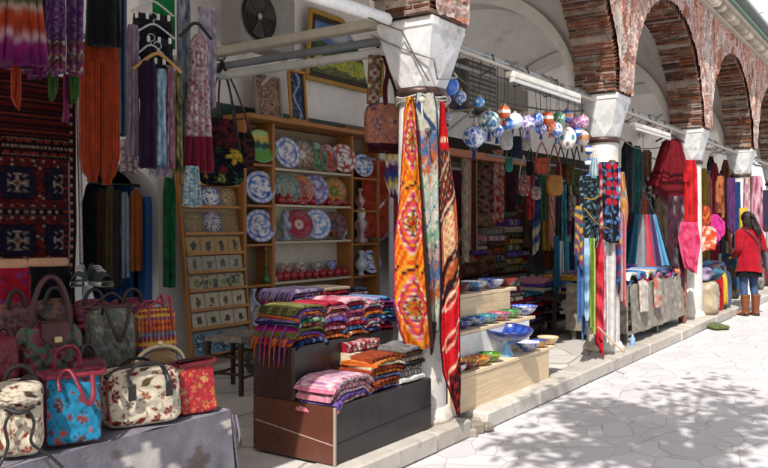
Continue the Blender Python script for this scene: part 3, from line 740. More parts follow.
g('lavender_scarf', 'pale lavender scarf draped behind the floral dress', 'scarf', (198, 216, 8, 108), 4.6, p_blotch(HS('b9b0c8 dcd6e4 7c7690 c8a8b8'), 14, 4), folds=3)
hanger((180, 212, 22, 38), 4.36, 'dark hanger holding the crimson hemmed floral dress', H('2a2420'))
g('turquoise_scarf', 'turquoise and white fringed scarf below the crimson hem', 'scarf', (182, 201, 166, 206), 4.3, p_blotch(HS('7fc0c8 e8eeee 2f7f90 e0e8e8 2f6f88'), 12, 6), [(0, .36), (1, .5)], folds=4)
g('green_scarf', 'long green scarf hanging at the right side of the arched doorway', 'scarf', (163, 176, 172, 287), 5.9, p_blotch(HS('1a5a34 237044 103f24'), 14, 6), [(0, .3), (.2, .5), (1, .46)], folds=2)
g('pink_scarf', 'white and pink scarf hem below the narrow dresses', 'scarf', (119, 137, 140, 172), 4.7, p_blotch(HS('c89aa8 e0d0d4 5c4a58'), 9, 6), folds=3)
g('pink_scarf', 'lilac scarf ends showing below the blue and white dress', 'scarf', (150, 172, 150, 176), 4.72, p_blotch(HS('a89ac8 e0d8e4 5c4a68'), 9, 2), folds=3)
# inside the arched doorway
for k, (x0, x1, y0, y1, n, cs) in enumerate([(86, 97, 186, 282, 'black', '1c1a1a 28241f'), (95, 106, 188, 284, 'dark brown', '3f2c1e 57402c'), (104, 116, 186, 288, 'olive brown', '5a4c34 6e6044'), (113, 122, 190, 286, 'dark grey', '34363a 4a4c50'),
                                           (119, 130, 192, 278, 'pale blue grey', '8f9cb0 a8b2c0'), (128, 143, 190, 270, 'burnt orange', 'a0582c b8683a')]):
    g('robe', n+' robe hanging inside the arched doorway', 'robe', (x0, x1, y0, y1), 6.45-.04*k, p_solid(HS(cs)[0], .3, k), [(0, .2), (.08, .46), (1, .52)], folds=2.5, hd=.05, group='robes in the doorway')
m = MB(); q0, q1 = at(80, 186, Y=6.5), at(148, 186, Y=6.5); m.tube([(q0.x, q0.y, q1.z), (q1.x, q1.y, q1.z)], .014, H('3a3836')); single(m, 'clothes_rail', 'metal', 'thin rail across the arched doorway carrying robes', 'rail')

# ---- big wall carpet on the left
DK, RD, OR, CR, BK = H('1b1a2c'), H('561614'), H('6e2c1e'), H('a08e7a'), H('141014')
def carpet(u, v):
    y = 75+v*245; x = u*80-5
    if x > 68: return [BK, CR, RD][int(y/3) % 3] if x < 71 else ([H('2a2030'), H('8c3a34')][int(x) % 2] if x > 73.5 else BK)
    if y < 138:
        return [RD, BK, H('4a1a1c'), BK, OR, BK, H('5a1c1e')][int(y/2.2) % 7]
    if y < 160:
        if int(y) in (140, 147, 148, 156): return CR if int(x/2) % 2 else BK
        return [BK, H('8c2a2a'), OR][(int(x/3)+int(y/3)) % 3] if int(y/3) % 2 else BK
    if x > 60: return ([RD, DK, OR, DK][int(y/3) % 4] if x < 66 else CR if 66.3 < x < 67.1 else DK)
    if 208 <= y < 216:
        return CR if (int(x/2.5) % 3 == 0 and 210.5 < y < 213.5) else H('4a3a3a') if y < 209 or y > 215 else BK
    yy = (y-160) if y < 208 else (y-216) % 52
    mx, my = (x-16), yy-24
    if abs(my) > 21: return CR if (int(x/2) % 5 == 0 and abs(my) < 23) else (RD if int(x/3) % 2 else H('4a1416'))
    ax, ay = abs((mx+22) % 44-22), abs(my); d = ax+ay
    if ax < 16.5 and ay < 14.5:
        if max(ax, ay) < 1.6: return OR
        if 3.2 < d < 4.6 or (5 < d < 8 and min(ax, ay) < .9) or (8 < max(ax, ay) < 9.2 and min(ax, ay) < 3.6) or (6 < ax < 9 and 6 < ay < 9 and abs(ax-ay) < .9): return CR
        if ax > 12.5 and ay > 10.5 : return H('3a1a20')
        return DK
    if ax < 18 and ay < 16: return BK
    m_ = (int(x/2)*3+int(y/2.5)*5) % 11
    return OR if m_ == 0 else (CR if m_ == 4 and int(y/5) % 2 else (DK if m_ in (2, 7) else RD if (int(x/5)+int(y/6)) % 2 else H('4e1616')))
g('wall_carpet', 'large dark red and navy patterned carpet hanging behind the left stall', 'carpet', (-25, 78, 72, 322), 4.85, lambda u, v: carpet(max(0, (u*103-20)/83), v), folds=.8, amp=.015, hd=.012, mat='wool', nx=150, nzz=320, rz=R(-6), wob=0)
g('striped_weaving', 'narrow black and white woven band at the right edge of the wall carpet', 'band', (76, 83, 100, 272), 5.2, p_stripes(HS('e0dcd4 15151a e0dcd4 5a1a1a'), 5, 0), [(0, .3, .01, -.2), (1, .3, .01, .35)], folds=.5, amp=.005, nx=8, nzz=20, mat='wool')

# ---- bag table
TX1, TY, TZ = 2.80, 2.85, .60
t = thing('bag_table', 'long market table under a grey ikat cloth carrying handbags', 'table', (TX1, TY, 0))
IK = HS('827e87 6f6b74')
def ikat(u, v):
    x, y = u*2.6/.30+.1, v*.44/.30+.25           # stepped cream lozenges, .30 m apart
    base = mix(IK[0], IK[1], .5+.7*nz(u*30, v*2))
    fx, fy = abs((x % 1)-.5), abs((y % 1)-.5)
    i, j = int((u*2.6+.012*nz(v*9, u*3))/.048), int(v*.44/.042)   # stepped cream zigzag
    if u < .62 or j < 1: return base
    if (i-j) % 13 < 4 and (i+2*j) % 9 < 6: return mix(H('d6d0c6'), base, .12+.2*abs(nz(u*70, v*9)))
    if (i+j) % 13 < 3 and (i-j) % 13 < 8: return H('5f5652')
    return base
m = MB()
def clothfront(u, v):
    x = -2.6+2.6*u; z = TZ-.004-(TZ-.16)*v
    return (x, -.012-.05*v-.02*math.sin(x*9+nz(x*3)*4)*v, z+.004*nz(x*6))
m.grid(170, 60, clothfront, ikat)
m.grid(90, 8, lambda u, v: (-2.6+2.6*u, -.012+.40*v, TZ-.004+.012*nz(u*14, v*3)), p_blotch(HS('8d8894 7c7786 9a949c'), 6, 2))
m.grid(10, 40, lambda u, v: (.004+.03*v+.012*math.sin(u*20)*v, -.012-.05*v*(1-u)+.75*u, TZ-.004-(TZ-.2)*v), lambda u, v: ikat(.97+u*.02, v))
m.build('table_cloth', 'cloth', t)
m = MB(); m.box((-1.3, .37, TZ-.03), (2.58, .74, .03), H('7a5c3c'), .003)
for xx in (-2.5, -.06):
    for yy in (.06, .68): m.box((xx, yy, (TZ-.045)/2), (.05, .05, TZ-.05), H('6b5036'), .004)
m.build('trestle', 'wood_x', t)
m = MB()
m.box((-1.3, .57, .69), (2.56, .32, .18), H('5a2a36'), .02); m.build('display_riser', 'cloth', t)
m = MB(); m.box((-1.3, .98, .46), (2.56, .46, .92), H('3a2028'), .02); m.build('rear_riser', 'cloth', t)
m = MB()
for i in range(22):
    y0 = -.04+.03*i; m.tube([(.012, y0, TZ-.03), (.035, y0, TZ-.12), (.038, y0+.006, TZ-.17)], [.006, .006, .002], H('c8a8c0') if i % 2 else H('9a90a8'), 5)
m.build('fringe', 'cloth', t)

def bag_at(x0, x1, y1, Y, rz=FAC):
    c, w, h = frame_px(x0, x1, y1, y1+10, Y, rz); return c, w, depth(c)/F_PX
def loop(w, z0, h, y, n=14): return [(w/2*math.cos(PI*(1-i/n)), y, z0+h*math.sin(PI*i/n)) for i in range(n+1)]
ZT = TZ+.005
# backpack (front, leftmost)
CRM = H('d8cbb4')
c, w, k = bag_at(-6, 44, 455, 2.955); c.z = ZT; t = thing('backpack', 'cream floral backpack with black drawstring and flap, front left of the table', 'backpack', c, FAC)
F1 = p_floral(CRM, HS('8c2f2a 5a1f22 8c3a2a 4a4636'), 20, 3, .07, .13, 1.5); F1_ = lambda u, v: F1(u % 1, v)
hb = 74*k; m = MB(); m.puff(w, .2, hb, F1_, 4.5, 72, .25, seed=2); m.build('body', 'cloth', t)
m = MB(); m.puff(w*.97, .215, hb*.33, lambda u, v: F1((u*.8+.3) % 1, v*.4+.5), 3, 34, .2, (0, -.03, hb*.68), seed=4); m.build('flap', 'cloth', t)
m = MB()
for s in (-1, 1): m.tube([(s*.02, -.13, hb*.72), (s*.05, -.135, hb*.5), (s*.04, -.14, hb*.25), (s*.08+.02, -.15, .02), (s*.12+.03, -.17, -.03)], .006, H('1a1716'), 6)
m.tube([(-.05, -.135, hb*.72), (0, -.15, hb*.66), (.05, -.135, hb*.72)], .010, H('1a1716'), 6); m.build('drawstring', 'leather', t)
m = MB(); m.tube([(.0, -.06, hb*.98), (w*.25, -.03, hb*1.05), (w*.47, -.02, hb*.86), (w*.44, -.02, hb*.6)], .014, H('2a2220'), 6, flat=.4); m.tube(loop(.1, hb*.98, .06, 0), .01, H('2a2220'), 6); m.build('strap', 'leather', t)
# blue tote
c, w, k = bag_at(39, 102, 447, 2.95); c.z = ZT; t = thing('tote_bag', 'turquoise tote bag with red flowers and maroon sides', 'bag', c, R(-22))
F2 = p_floral(H('2886ae'), HS('8c2420 a8482c 6a1a24 3a3a34'), 20, 11, .06, .14, 1.15)
hb = 69*k; m = MB(); m.puff(w*.95, .17, hb, lambda u, v: F2(u % 1, v), 9, 84, .35, seed=5, side=H('6e1a2c')); m.build('body', 'cloth', t)
m = MB(); m.tube([(-w*.44, -.055, hb*.98), (w*.44, -.055, hb*.98), (w*.44, .055, hb*.98), (-w*.44, .055, hb*.98), (-w*.44, -.055, hb*.98)], .012, H('6e1a2c'), 6); m.build('rim', 'leather', t)
for yy, sgn in ((-.07, -1), (.06, 1)):
    m = MB(); P = [(-w*.25, yy-.028, hb*.80), (-w*.24, yy, hb*.99), (-w*.1, yy-.03, hb*1.08+.0*sgn), (w*.02, yy-.075, hb*.85), (w*.14, yy-.08, hb*.62), (w*.26, yy-.05, hb*.7), (w*.28, yy-.015, hb*.98)] if yy < 0 else [(-w*.2, yy, hb*.95), (-w*.18, yy, hb*1.25), (0, yy-.02, hb*1.36), (w*.18, yy, hb*1.25), (w*.2, yy, hb*.95)]
    m.tube(P, .012, H('6e1a2c'), 6, flat=.6); m.build('handle', 'leather', t)
# cream duffel
c, w, k = bag_at(99, 179, 434, 2.975); c.z = ZT; t = thing('duffel_bag', 'cream floral duffel bag with dark zip top and black handles', 'bag', c, R(-18))
F3 = p_floral(CRM, HS('7c2a20 5b1c1a 8a4a2c 4a4634'), 26, 7, .05, .10, .75)
hb = 56*k; m = MB(); m.puff(w, .22, hb, lambda u, v: F3(u % 1, v), 6, 84, .35, seed=8); m.build('body', 'cloth', t)
m = MB(); m.tube([(-w*.48, -.05, hb*.9), (-w*.2, -.02, hb*1.01), (w*.2, -.02, hb*1.01), (w*.48, -.03, hb*.86)], .014, H('2c2422'), 6); m.tube([(-w*.47, -.06, hb*.86), (-w*.49, -.09, hb*.5), (-w*.47, -.11, .04)], .006, H('6b2420'), 5); m.build('zip', 'leather', t)
for yy in (-.085, .06):
    m = MB(); m.tube([(-w*.22, yy-.04, hb*.62), (-w*.23, yy, hb*.9), (-w*.1, yy-.01, hb*1.10), (w*.14, yy-.015, hb*1.08), (w*.26, yy, hb*.9), (w*.26, yy-.04, hb*.66)], .012, H('1c1a1c'), 7, flat=.5); m.build('handle', 'leather', t)
m = MB()
for s in (-.22, .26): m.box((w*s, -.128, hb*.64), (.035, .012, .07), H('1c1a1c'), .005)
m.build('handle_patch', 'leather', t)
# small red bag
c, w, k = bag_at(171, 214, 412, 2.935); c.z = ZT; t = thing('zip_bag', 'small red brocade zip bag at the right end of the table', 'bag', c, R(-12))
F4 = p_floral(H('b0202c'), HS('c8683a b8803c 7a1420 c89a5a'), 18, 9, .06, .12, 1.2)
hb = 49*k; m = MB(); m.puff(w*.98, .15, hb, lambda u, v: F4(u % 1, v), 10, 84, .55, seed=3, side=H('8c1824')); m.build('body', 'silk', t)
m = MB(); m.tube([(-w*.46, -.035, hb*.97), (w*.46, -.035, hb*1.0), (w*.46, .04, hb*1.02), (-w*.46, .04, hb*.99), (-w*.46, -.035, hb*.97)], .012, H('5a1018'), 6); m.tube([(-w*.4, 0, hb*1.03), (w*.44, 0, hb*1.08)], .01, H('3a0c12'), 6); m.build('zip', 'leather', t)
m = MB(); m.box((-w*.47, -.02, hb*.88), (.02, .03, .03), H('b09a6a'), .004); m.build('zip_pull', 'metal', t)
# second row on the display riser
Z2 = .785
c, w, k = bag_at(14, 84, 375, 3.42); c.z = Z2; t = thing('shoulder_bag', 'maroon patterned bag with brown leather flap and tall loop handle', 'bag', c, R(-22))
PB = p_kilim(HS('5c1a2e 6e2238 2f5a3a 3a1420 7a3a2a'), 3, 2, 4)
hb = 56*k; m = MB(); m.puff(w, .2, hb, PB, 3.5, 49, .35, seed=9); m.build('body', 'leather', t)
m = MB(); m.grid(10, 8, lambda u, v: (w*(-.16+.40*u), -.1-.012+.03*(1-v)-.02*math.sin(PI*u)*0-.0, hb*(1.0-.38*v*(1-.35*(2*u-1)**2))), H('4a241c')); m.grid(10, 4, lambda u, v: (w*(-.16+.40*u), -.082+.12*v, hb*(1.0+.02*math.sin(PI*v))), H('4a241c')); m.build('flap', 'leather', t)
m = MB(); m.box((w*.06, -.118, hb*.72), (.035, .012, .03), H('c8b88a'), .005); m.build('clasp', 'metal', t)
m = MB(); m.tube(loop(w*.56, hb*.86, hb*.95, -.04), .013, H('3a1a16'), 8); m.build('handle', 'leather', t)
c, w, k = bag_at(86, 134, 372, 3.40); c.z = Z2; t = thing('tote_bag', 'silvery grey green tote bag with long dark leather handles', 'bag', c, R(-18))
hb = 62*k; m = MB(); m.puff(w, .18, hb, p_blotch(HS('5f6658 74786a 484c44 8a8878 5a4a3c'), 5, 5), 5, 41, .4, seed=6); m.build('body', 'silk', t)
for yy, q in ((-.09, .42), (.05, -.3)):
    m = MB(); m.tube([(-w*.3, yy, hb*.9), (-w*.28, yy-.02, hb*1.02), (-w*.12, yy-.03, hb*(.95-q*.6)), (w*.06, yy-.03, hb*(.9-q)), (w*.22, yy-.03, hb*(1.0-q*.4)), (w*.3, yy, hb*1.02), (w*.3, yy, hb*.9)], .012, H('2c1814'), 6, flat=.6); m.build('handle', 'leather', t)
m = MB(); m.tube([(-w*.45, -.03, hb*.99), (w*.45, -.03, hb*.99), (w*.45, .03, hb*.99), (-w*.45, .03, hb*.99), (-w*.45, -.03, hb*.99)], .01, H('4a2a20'), 6); m.build('rim', 'leather', t)
c, w, k = bag_at(134, 176, 358, 3.52); c.z = Z2; t = thing('woven_bag', 'striped orange, pink and purple woven bag behind the clasp purse', 'bag', c, R(-18))
ST = p_stripes(HS('c8502a a82a5a d8a03a 6a2a6a 8c1f2a 3f6a8a'), 16, 1, 3)
hb = 48*k; m = MB(); m.puff(w, .13, hb, lambda u, v: ST(u, v) if int(u*30) % 3 else mix(ST(u, v), H('e8c86a'), .4), 6, 45, .45, seed=2); m.build('body', 'wool', t)
for yy in (-.06, .05):
    m = MB(); m.tube([(-w*.26, yy-.03, hb*.55), (-w*.25, yy, hb*1.0), (-w*.06, yy, hb*1.12), (w*.1, yy-.01, hb*1.1), (w*.26, yy, hb*1.22), (w*.3, yy-.02, hb*.6)], .011, H('8c2a3a'), 6, flat=.6); m.build('handle', 'leather', t)
c, w, k = bag_at(128, 188, 380, 3.18, R(-12)); c.z = ZT; t = thing('clasp_purse', 'rounded golden brown paisley purse with a metal clasp frame', 'purse', c, R(-12))
hb = 62*k; m = MB(); m.puff(w, .16, hb*.9, p_blotch(HS('8a6a3a a88a5a 5a4a5c 6e7a84 b89a6a 4a3426'), 3.2, 7), 2.6, 45, .5, seed=12, sag=.0); m.build('body', 'silk', t)
m = MB(); m.tube([(w*.40*math.cos(a), -.02, hb*.66+hb*.3*math.sin(a)) for a in [PI*i/14 for i in range(15)]], .011, H('b8a888'), 8); m.ball((0, -.02, hb*1.0), .016, H('c8b890'), 8, 6); m.build('clasp_frame', 'metal', t)
c, w, k = bag_at(68, 108, 398, 3.2); c.z = ZT; t = thing('dark_tote', 'dark tote with red trim squeezed behind the turquoise tote', 'bag', c, R(-20))
hb = 62*k; m = MB(); m.puff(w, .11, hb, p_blotch(HS('3a1c24 5a1a26 241a1e'), 5, 3), 5, 26, .3, seed=2); m.build('body', 'leather', t)
m = MB(); m.tube(loop(w*.4, hb*.92, hb*.3, 0), .011, H('241618'), 7); m.build('handle', 'leather', t)
c, w, k = bag_at(-14, 20, 380, 3.4); c.z = Z2; t = thing('maroon_bag', 'plain maroon leather bag at the left edge behind the backpack', 'bag', c, FAC)
hb = 52*k; m = MB(); m.puff(w, .2, hb, p_solid(H('6a1822')), 3, 26, .4, seed=2); m.build('body', 'leather', t); m = MB(); m.tube(loop(w*.5, hb*.85, hb*.3, -.02), .012, H('3a1014'), 7); m.build('handle', 'leather', t)
# third row and bits on the rear riser
Z3 = .925
for x0, x1, Y, hpx, cs, lab, rz in [(-6, 34, 3.72, 40, '4a2024 6b3a34 2a1a1c', 'dark burgundy patterned bag below the butterfly skirt', -20), (32, 74, 3.75, 38, '2f2220 4a2c24 6a4a34', 'dark brown and tan patterned bag below the black skirt form', -24),
                                    (70, 112, 3.7, 34, '5a1a2a 7a2436 451420', 'wine red bag in front of the pair of sneakers', -20), (108, 150, 3.72, 30, '6e1f2e 5a1824 7a2a34', 'wine red soft bag in front of the blue door', -16)]:
    c, w, k = bag_at(x0, x1, 330, Y); c.z = Z3; t = thing('handbag', lab, 'bag', c, R(rz)); hb = hpx*k
    m = MB(); m.puff(w, .2, hb, p_blotch(HS(cs), 4, x1), 3.2, 30, .4, seed=x1); m.build('body', 'leather', t)
    m = MB(); m.tube(loop(w*.45, hb*.85, hb*.45, -.05), .011, H('201612'), 7); m.build('handle', 'leather', t)
# skirt forms (wooden hip stands wearing skirts)
def skirt_form(x0, x1, y0, y1, Y, lab, pat, sk):
    c, w, h = frame_px(x0, x1, y0, y1, Y); c.z -= h; t = thing('skirt_form', lab, 'display form', c, FAC)
    m = MB(); m.lathe([(.001, h), (w*.40, h), (w*.43, h-.01), (w*.44, h-.035), (w*.42, h-.06)], 28, H('b98a68'), sq if False else (0, 0, 0), True, Matrix.Diagonal((1, .55, 1))); m.build('wooden_form', 'wood_x', t); m = MB(); m.lathe([(.012, Z3-c.z), (.012, h-.02)], 8, H('6a6a68')); m.build('pole', 'metal', t)
    m = MB(); m.cloth([(0, h-.045, w*.46, w*.27, 0, 0), (.3, h*.66, w*.5, w*.3, 0, 0), (1, 0, w*.5, w*.28, 0, 0)], pat, 26, 26, 3, .008, sk, .01); m.build('skirt', 'cloth', t)
BF = p_floral(H('b0142c'), HS('1c2a7a 1a1a3a 3a4a9a'), 12, 5, .07, .11, 1.)
skirt_form(-8, 28, 259, 308, 3.95, 'wooden skirt form wearing a red skirt with dark blue butterflies', BF, 1)
skirt_form(29, 68, 258, 314, 4.1, 'wooden skirt form wearing a plain black skirt', p_solid(H('121216')), 2)
# pair of sneakers on a white bottle stand
c = at(88, 300, Y=4.05); top = at(88, 284, Y=4.05)
m = MB(); m.lathe([(.04, Z3), (.04, top.z-.1), (.028, top.z-.06), (.028, top.z)], 14, H('d8dadc'), (c.x, c.y, 0)); single(m, 'shoe_stand', 'plastic', 'white bottle shaped stand under the pair of sneakers', 'stand')
def sneaker(x, y, lab, rz):
    p = at(x, y, Y=4.0); t = thing('sneaker', lab, 'shoe', p, rz, 'pair of sneakers')
    prof = [(-.13, .036, .03), (-.10, .045, .05), (-.04, .047, .05), (.03, .04, .05), (.09, .036, .05), (.13, .03, .04)]
    m = MB(); m.grid(12, 12, lambda u, v: (lambda q: (-.13+.26*u, q[0]*math.cos(2*PI*v)*1.05, -.012+.014*(1 if math.sin(2*PI*v) > 0 else -1)*min(1, abs(math.sin(2*PI*v))*3)))(lerp_tab(prof, -.13+.26*u)), H('dedcd4')); m.build('sole', 'plastic', t)
    def up(u, v):
        x = -.125+.25*u; q = lerp_tab(prof, x)[0]; hh = lerp_tab([(-.125, .03), (-.08, .045), (-.02, .06), (.04, .085), (.125, .095)], x)[0]
        a = PI*v; return (x, q*math.cos(a)*(1-.25*math.sin(a)), .004+hh*math.sin(a))
    m = MB(); m.grid(14, 12, up, H('3e4a48')); m.build('upper', 'cloth', t)
    m = MB()
    for i in range(4): xx = -.05+.025*i; zz = .004+lerp_tab([(-.08, .045), (-.02, .06), (.04, .085)], xx)[0]+.006; m.tube([(xx, -.022, zz-.008), (xx, 0, zz), (xx+.01, .022, zz-.008)], .004, H('e0ded6'), 5)
    m.build('lace', 'cloth', t)
sneaker(80, 281, 'left dark green sneaker with white laces on the bottle stand', R(50)); sneaker(99, 281, 'right dark green sneaker with white laces on the bottle stand', R(75))

# ---- dark bags hanging beside the bookcase
hk = at(222, 60, Y=5.0)
m = MB(); m.tube([hk+Vector((-.1, .1, .02)), hk, hk+Vector((0, -.05, .05))], .012, H('6a6a68')); single(m, 'bag_hook', 'metal', 'metal hook holding the bunch of dark bags', 'hook')
for k, (x0, x1, y0, y1, Y, cs, lab) in enumerate([(203, 232, 118, 152, 5.1, '2a1c22 4a2430 6b2a2a 1c1a24', 'dark maroon embroidered bag, upper one of the hanging bunch'),
                                                 (222, 250, 132, 168, 5.15, '241c20 3a2c34 5a3a2a 1a1a20', 'dark brown felt bag at the right of the hanging bunch'),
                                                 (205, 238, 148, 186, 4.95, '1a1a22 24242e 8c2430 c8a83a d8d4c8 2f6a4a', 'black felt bag with colourful flower shapes, lowest of the hanging bunch')]):
    c, w, h = frame_px(x0, x1, y0, y1, Y); c.z -= h; t = thing('hanging_bag', lab, 'bag', c, FAC, 'bunch of dark hanging bags')
    pt = p_floral(HS(cs)[0], HS(cs)[1:], 8, k+2, .1, .2, 1.) if k == 2 else p_blotch(HS(cs), 4, k)
    m = MB(); m.puff(w, .1, h, pt, 4, 38, .3, seed=k); m.build('body', 'wool', t)
    iv = Matrix.Rotation(-FAC, 3, 'Z') @ (hk-c)
    for s in (-1, 1):
        m = MB(); m.tube([(s*w*.42, 0, h*.9), Vector((s*w*.42, 0, h*.9)).lerp(iv, .5)+Vector((s*.02, 0, 0)), iv], .009, H('1c1618') if k != 1 else H('4a2418'), 6); m.build('strap', 'leather', t)

# ---- big bag hanging left of the near capital
c, w, h = frame_px(365, 401, 103, 150, 3.35, R(-35)); c.z -= h
t = thing('carpet_bag', 'large pinkish brown carpet bag with maroon strap hanging left of the near capital', 'bag', c, R(-35))
m = MB(); fb = p_floral(H('a8705c'), HS('8a4a3c 6a3a44 b88a70 4a4a6a'), 9, 3, .12, .2, 1.1)
m.puff(w, .13, h, lambda u, v: fb(u, v) if v > .13 else (H('4a1420') if int(u*16) % 2 else H('2a1a2a')), 4, 49, .2, seed=3); m.build('body', 'wool', t)
m = MB(); m.grid(8, 40, lambda u, v: (-w*.48+w*.34*u+.06*w*v, -.03-.01*math.sin(u*PI), h*.95+.36*v), p_kilim(HS('7a2a2a c8b89a 2f4a4a 8a5a3a'), 1, 4, 4)); m.grid(8, 40, lambda u, v: (-w*.48+w*.34*u+.06*w*v, -.02, h*.95+.36*v), H('5a2a2a')); m.build('woven_strap', 'wool', t)
m = MB(); m.tube([(w*.05, -.02, h*.9), (w*.02, -.03, h*1.3), (w*.1, -.02, h*1.75), (-.02, .04, h*2.2)], .032, p_solid(H('5a1420'))(0, 0), 8, flat=.4); m.tube([(w*.42, .02, h*.9), (w*.34, .0, h*1.35), (w*.12, 0, h*1.75)], .03, H('5a1420'), 8, flat=.4); m.build('strap', 'cloth', t)
m = MB()
for i in range(22): m.tube([(-w*.46+w*.92*i/21, -.045, h*.05), (-w*.46+w*.92*i/21+.004, -.05, -.03)], .006, H('3a1018'), 4)
m.build('fringe', 'wool', t)
# ---- bookcase with the painted plates
BX0, BX1, BY, BZ1 = 6.07, 8.56, 5.86, 2.64
DV = [BX0+.02, 6.53, 7.97, BX1-.02]
WD, WD2 = H('a8703c'), H('c9bda4')
t = thing('bookcase', 'tall open wooden bookcase holding painted ceramic plates', 'bookcase', (0, 0, 0))
for xx in DV: m = MB(); m.box((xx, BY+.215, (ZF+BZ1)/2), (.04, .25, BZ1-ZF-.06), WD, .003); m.build('upright', 'wood_z', t)
m = MB(); m.box(((BX0+BX1)/2, BY+.165, BZ1), (BX1-BX0+.08, .40, .05), WD, .004); m.build('top_board', 'wood_x', t)
m = MB(); m.box(((BX0+BX1)/2, BY+.335, (ZF+BZ1)/2), (BX1-BX0-.01, .012, BZ1-ZF-.08), H('8f7c62')); m.build('back_panel', 'wood_z', t)
m = MB(); m.box(((DV[1]+DV[2])/2, BY+.325, 1.6), (DV[2]-DV[1]-.05, .008, 1.4), H('cfc6b2')); m.build('pale_panel', 'paint', t)
SH = [[2.16, 1.72, 1.30, .86, .42], [2.13, 1.73, 1.32, .87, .45], [2.1, 1.69, 1.27, .86, .45]]
for b in range(3):
    for z in SH[b]:
        m = MB(); L = DV[b+1]-DV[b]-.049; m.box(((DV[b]+DV[b+1])/2, BY+.21, z-.014), (L, .235, .026), WD2 if b == 1 else WD, .002); m.build('shelf', 'wood_x', t)
# plates: standing upright, leaning back on the shelf
BL, WH, RE, GN, TQ, YL, NV = H('2a52b0'), H('e6e4de'), H('a02a24'), H('2f8a52'), H('3aa0a8'), H('d8b83a'), H('1f2a6a')
def pl_iznik(ground, cs, k, seed, thr=.1):
    def f(r, a):
        if r > .93: return cs[0]
        if r > .74: return cs[0] if math.sin(a*k*2)+.6*nz(r*9, a*2, seed) > .35 else ground
        if r > .68: return cs[0]
        w = math.sin(k*a*.5+r*8)*math.cos(r*13+seed)+.8*nz(r*4*math.cos(a)+seed, r*4*math.sin(a), seed)
        return cs[int(abs(w)*3.3) % len(cs)] if w > thr else ground
    return f
def pl_medal(rim, mid, cen, k):
    def f(r, a):
        if r > .9: return mix(rim, (0, 0, 0), .3)
        if r > .62: return rim if math.sin(a*k) < .3 else mid
        if r > .36: return mid if math.cos(a*k*.5)*(r-.3) < .1 else rim
        if r > .3: return rim
        return cen if r > .1 else mid
    return f
def pl_green(r, a):
    y = r*math.sin(a)+.2*nz(r*3*math.cos(a), r*3*math.sin(a), 3)
    if r > .95: return GN
    return YL if .28 < y < .6 else (H('a8c860') if y > .6 else (H('1f3a2a') if -.15 < y < .2 else H('5a9a3a')))
def plate(x, z, D, Y, pat, lab, tilt=13, seg=44, grp='painted plates in the bookcase', turn=0):
    R0 = D/2; prof = [(1e-3, .006), (.2, .006), (.4, .006), (.58, .009), (.66, .016), (.72, .022), (.8, .026), (.88, .031), (.95, .034), (1, .037), (1., .030), (.9, .022), (.7, .008), (.62, 0), (.5, 0), (.48, -.004), (.46, 0), (1e-3, 0)]
    pr = []
    for a, b in zip(prof, prof[1:]): pr += [a, ((a[0]+b[0])/2, (a[1]+b[1])/2)] if abs(a[0]-b[0]) > .07 else [a]
    pr.append(prof[-1]); m = MB()
    top = len([p for p in pr if True])
    def cf(i, a):
        r = (pr[i][0]+pr[i+1][0])/2
        front = i < next(q for q in range(len(pr)) if pr[q][0] >= .999)
        return pat(r, a) if front else H('cfcac0')
    m.lathe([(p[0]*R0, p[1]*D) for p in pr], seg, cf)
    o = m.build('painted_plate', 'ceramic', None, (x, Y, z+R0*math.cos(R(tilt))+.012), rot=(R(90-tilt), 0, R(turn-6)))
    return tag(o, lab, 'plate', grp)
def px(x, Y): return at(x, HZ, Y).x
YP = BY+.17
def plt(x, y0, y1, b, s, pat, lab, **k):
    c = at(x, (y0+y1)/2, YP-k.get('dy', 0)); D = (y1-y0)/F_PX*depth(c); k.pop('dy', 0)
    plate(c.x, SH[b][s], min(D, .40), c.y, pat, lab, **k)
plt(261, 128, 163, 0, 0, pl_green, 'green and yellow painted plate on the top left shelf of the bookcase', turn=-12)
plt(260, 168, 202, 0, 1, pl_iznik(WH, [BL, NV], 9, 1), 'blue and white scrollwork plate on the second left shelf', turn=-16)
plt(260, 207, 241, 0, 2, pl_iznik(WH, [BL, H('5a78a8'), H('7a5a7a')], 7, 4), 'blue, grey and violet flower plate on the third left shelf', turn=-16)
plt(287, 133, 165, 1, 0, pl_iznik(WH, [H('4a6ab0'), H('8a7ab0')], 6, 2), 'white plate with lilac blue flowers, leftmost on the middle top shelf', turn=-6)
plt(302, 135, 166, 1, 0, pl_medal(H('5a3a2a'), H('b8a88a'), H('e0d8c8'), 16), 'brown rimmed plate with pale centre on the middle top shelf', turn=-12)
plt(317, 137, 167, 1, 0, pl_iznik(H('2a7a4a'), [H('1a4a2c'), H('9ac08a')], 8, 5), 'green plate on the middle top shelf', turn=6)
plt(328, 138, 167, 1, 0, pl_iznik(H('c85a2a'), [H('2a2a4a'), H('7a2a1a')], 8, 7), 'orange and navy plate on the middle top shelf', turn=6)
plt(343, 139, 169, 1, 0, pl_iznik(WH, [RE, H('6a2a3a'), RE], 5, 8), 'white plate with red carnations on the middle top shelf', turn=-16, dy=.03)
plt(287, 172, 203, 1, 1, pl_iznik(H('8a9a8a'), [H('4a5a5a'), H('b8a88a')], 6, 6), 'grey green plate behind the red pomegranates, leftmost', turn=-6)
plt(300, 172, 202, 1, 1, pl_iznik(H('8a3a2a'), [H('c8803a'), H('3a5a4a')], 8, 3), 'rust red plate behind the red pomegranates', turn=-14)
plt(315, 172, 203, 1, 1, pl_iznik(H('b8b4c8'), [H('4a4a8a'), H('8a5a3a')], 6, 9), 'lilac grey plate behind the red pomegranates', turn=-14)
plt(334, 173, 202, 1, 1, pl_medal(H('8a5a2a'), H('c8984a'), H('4a7a4a'), 18), 'amber plate with green centre behind the red pomegranates', turn=-12)
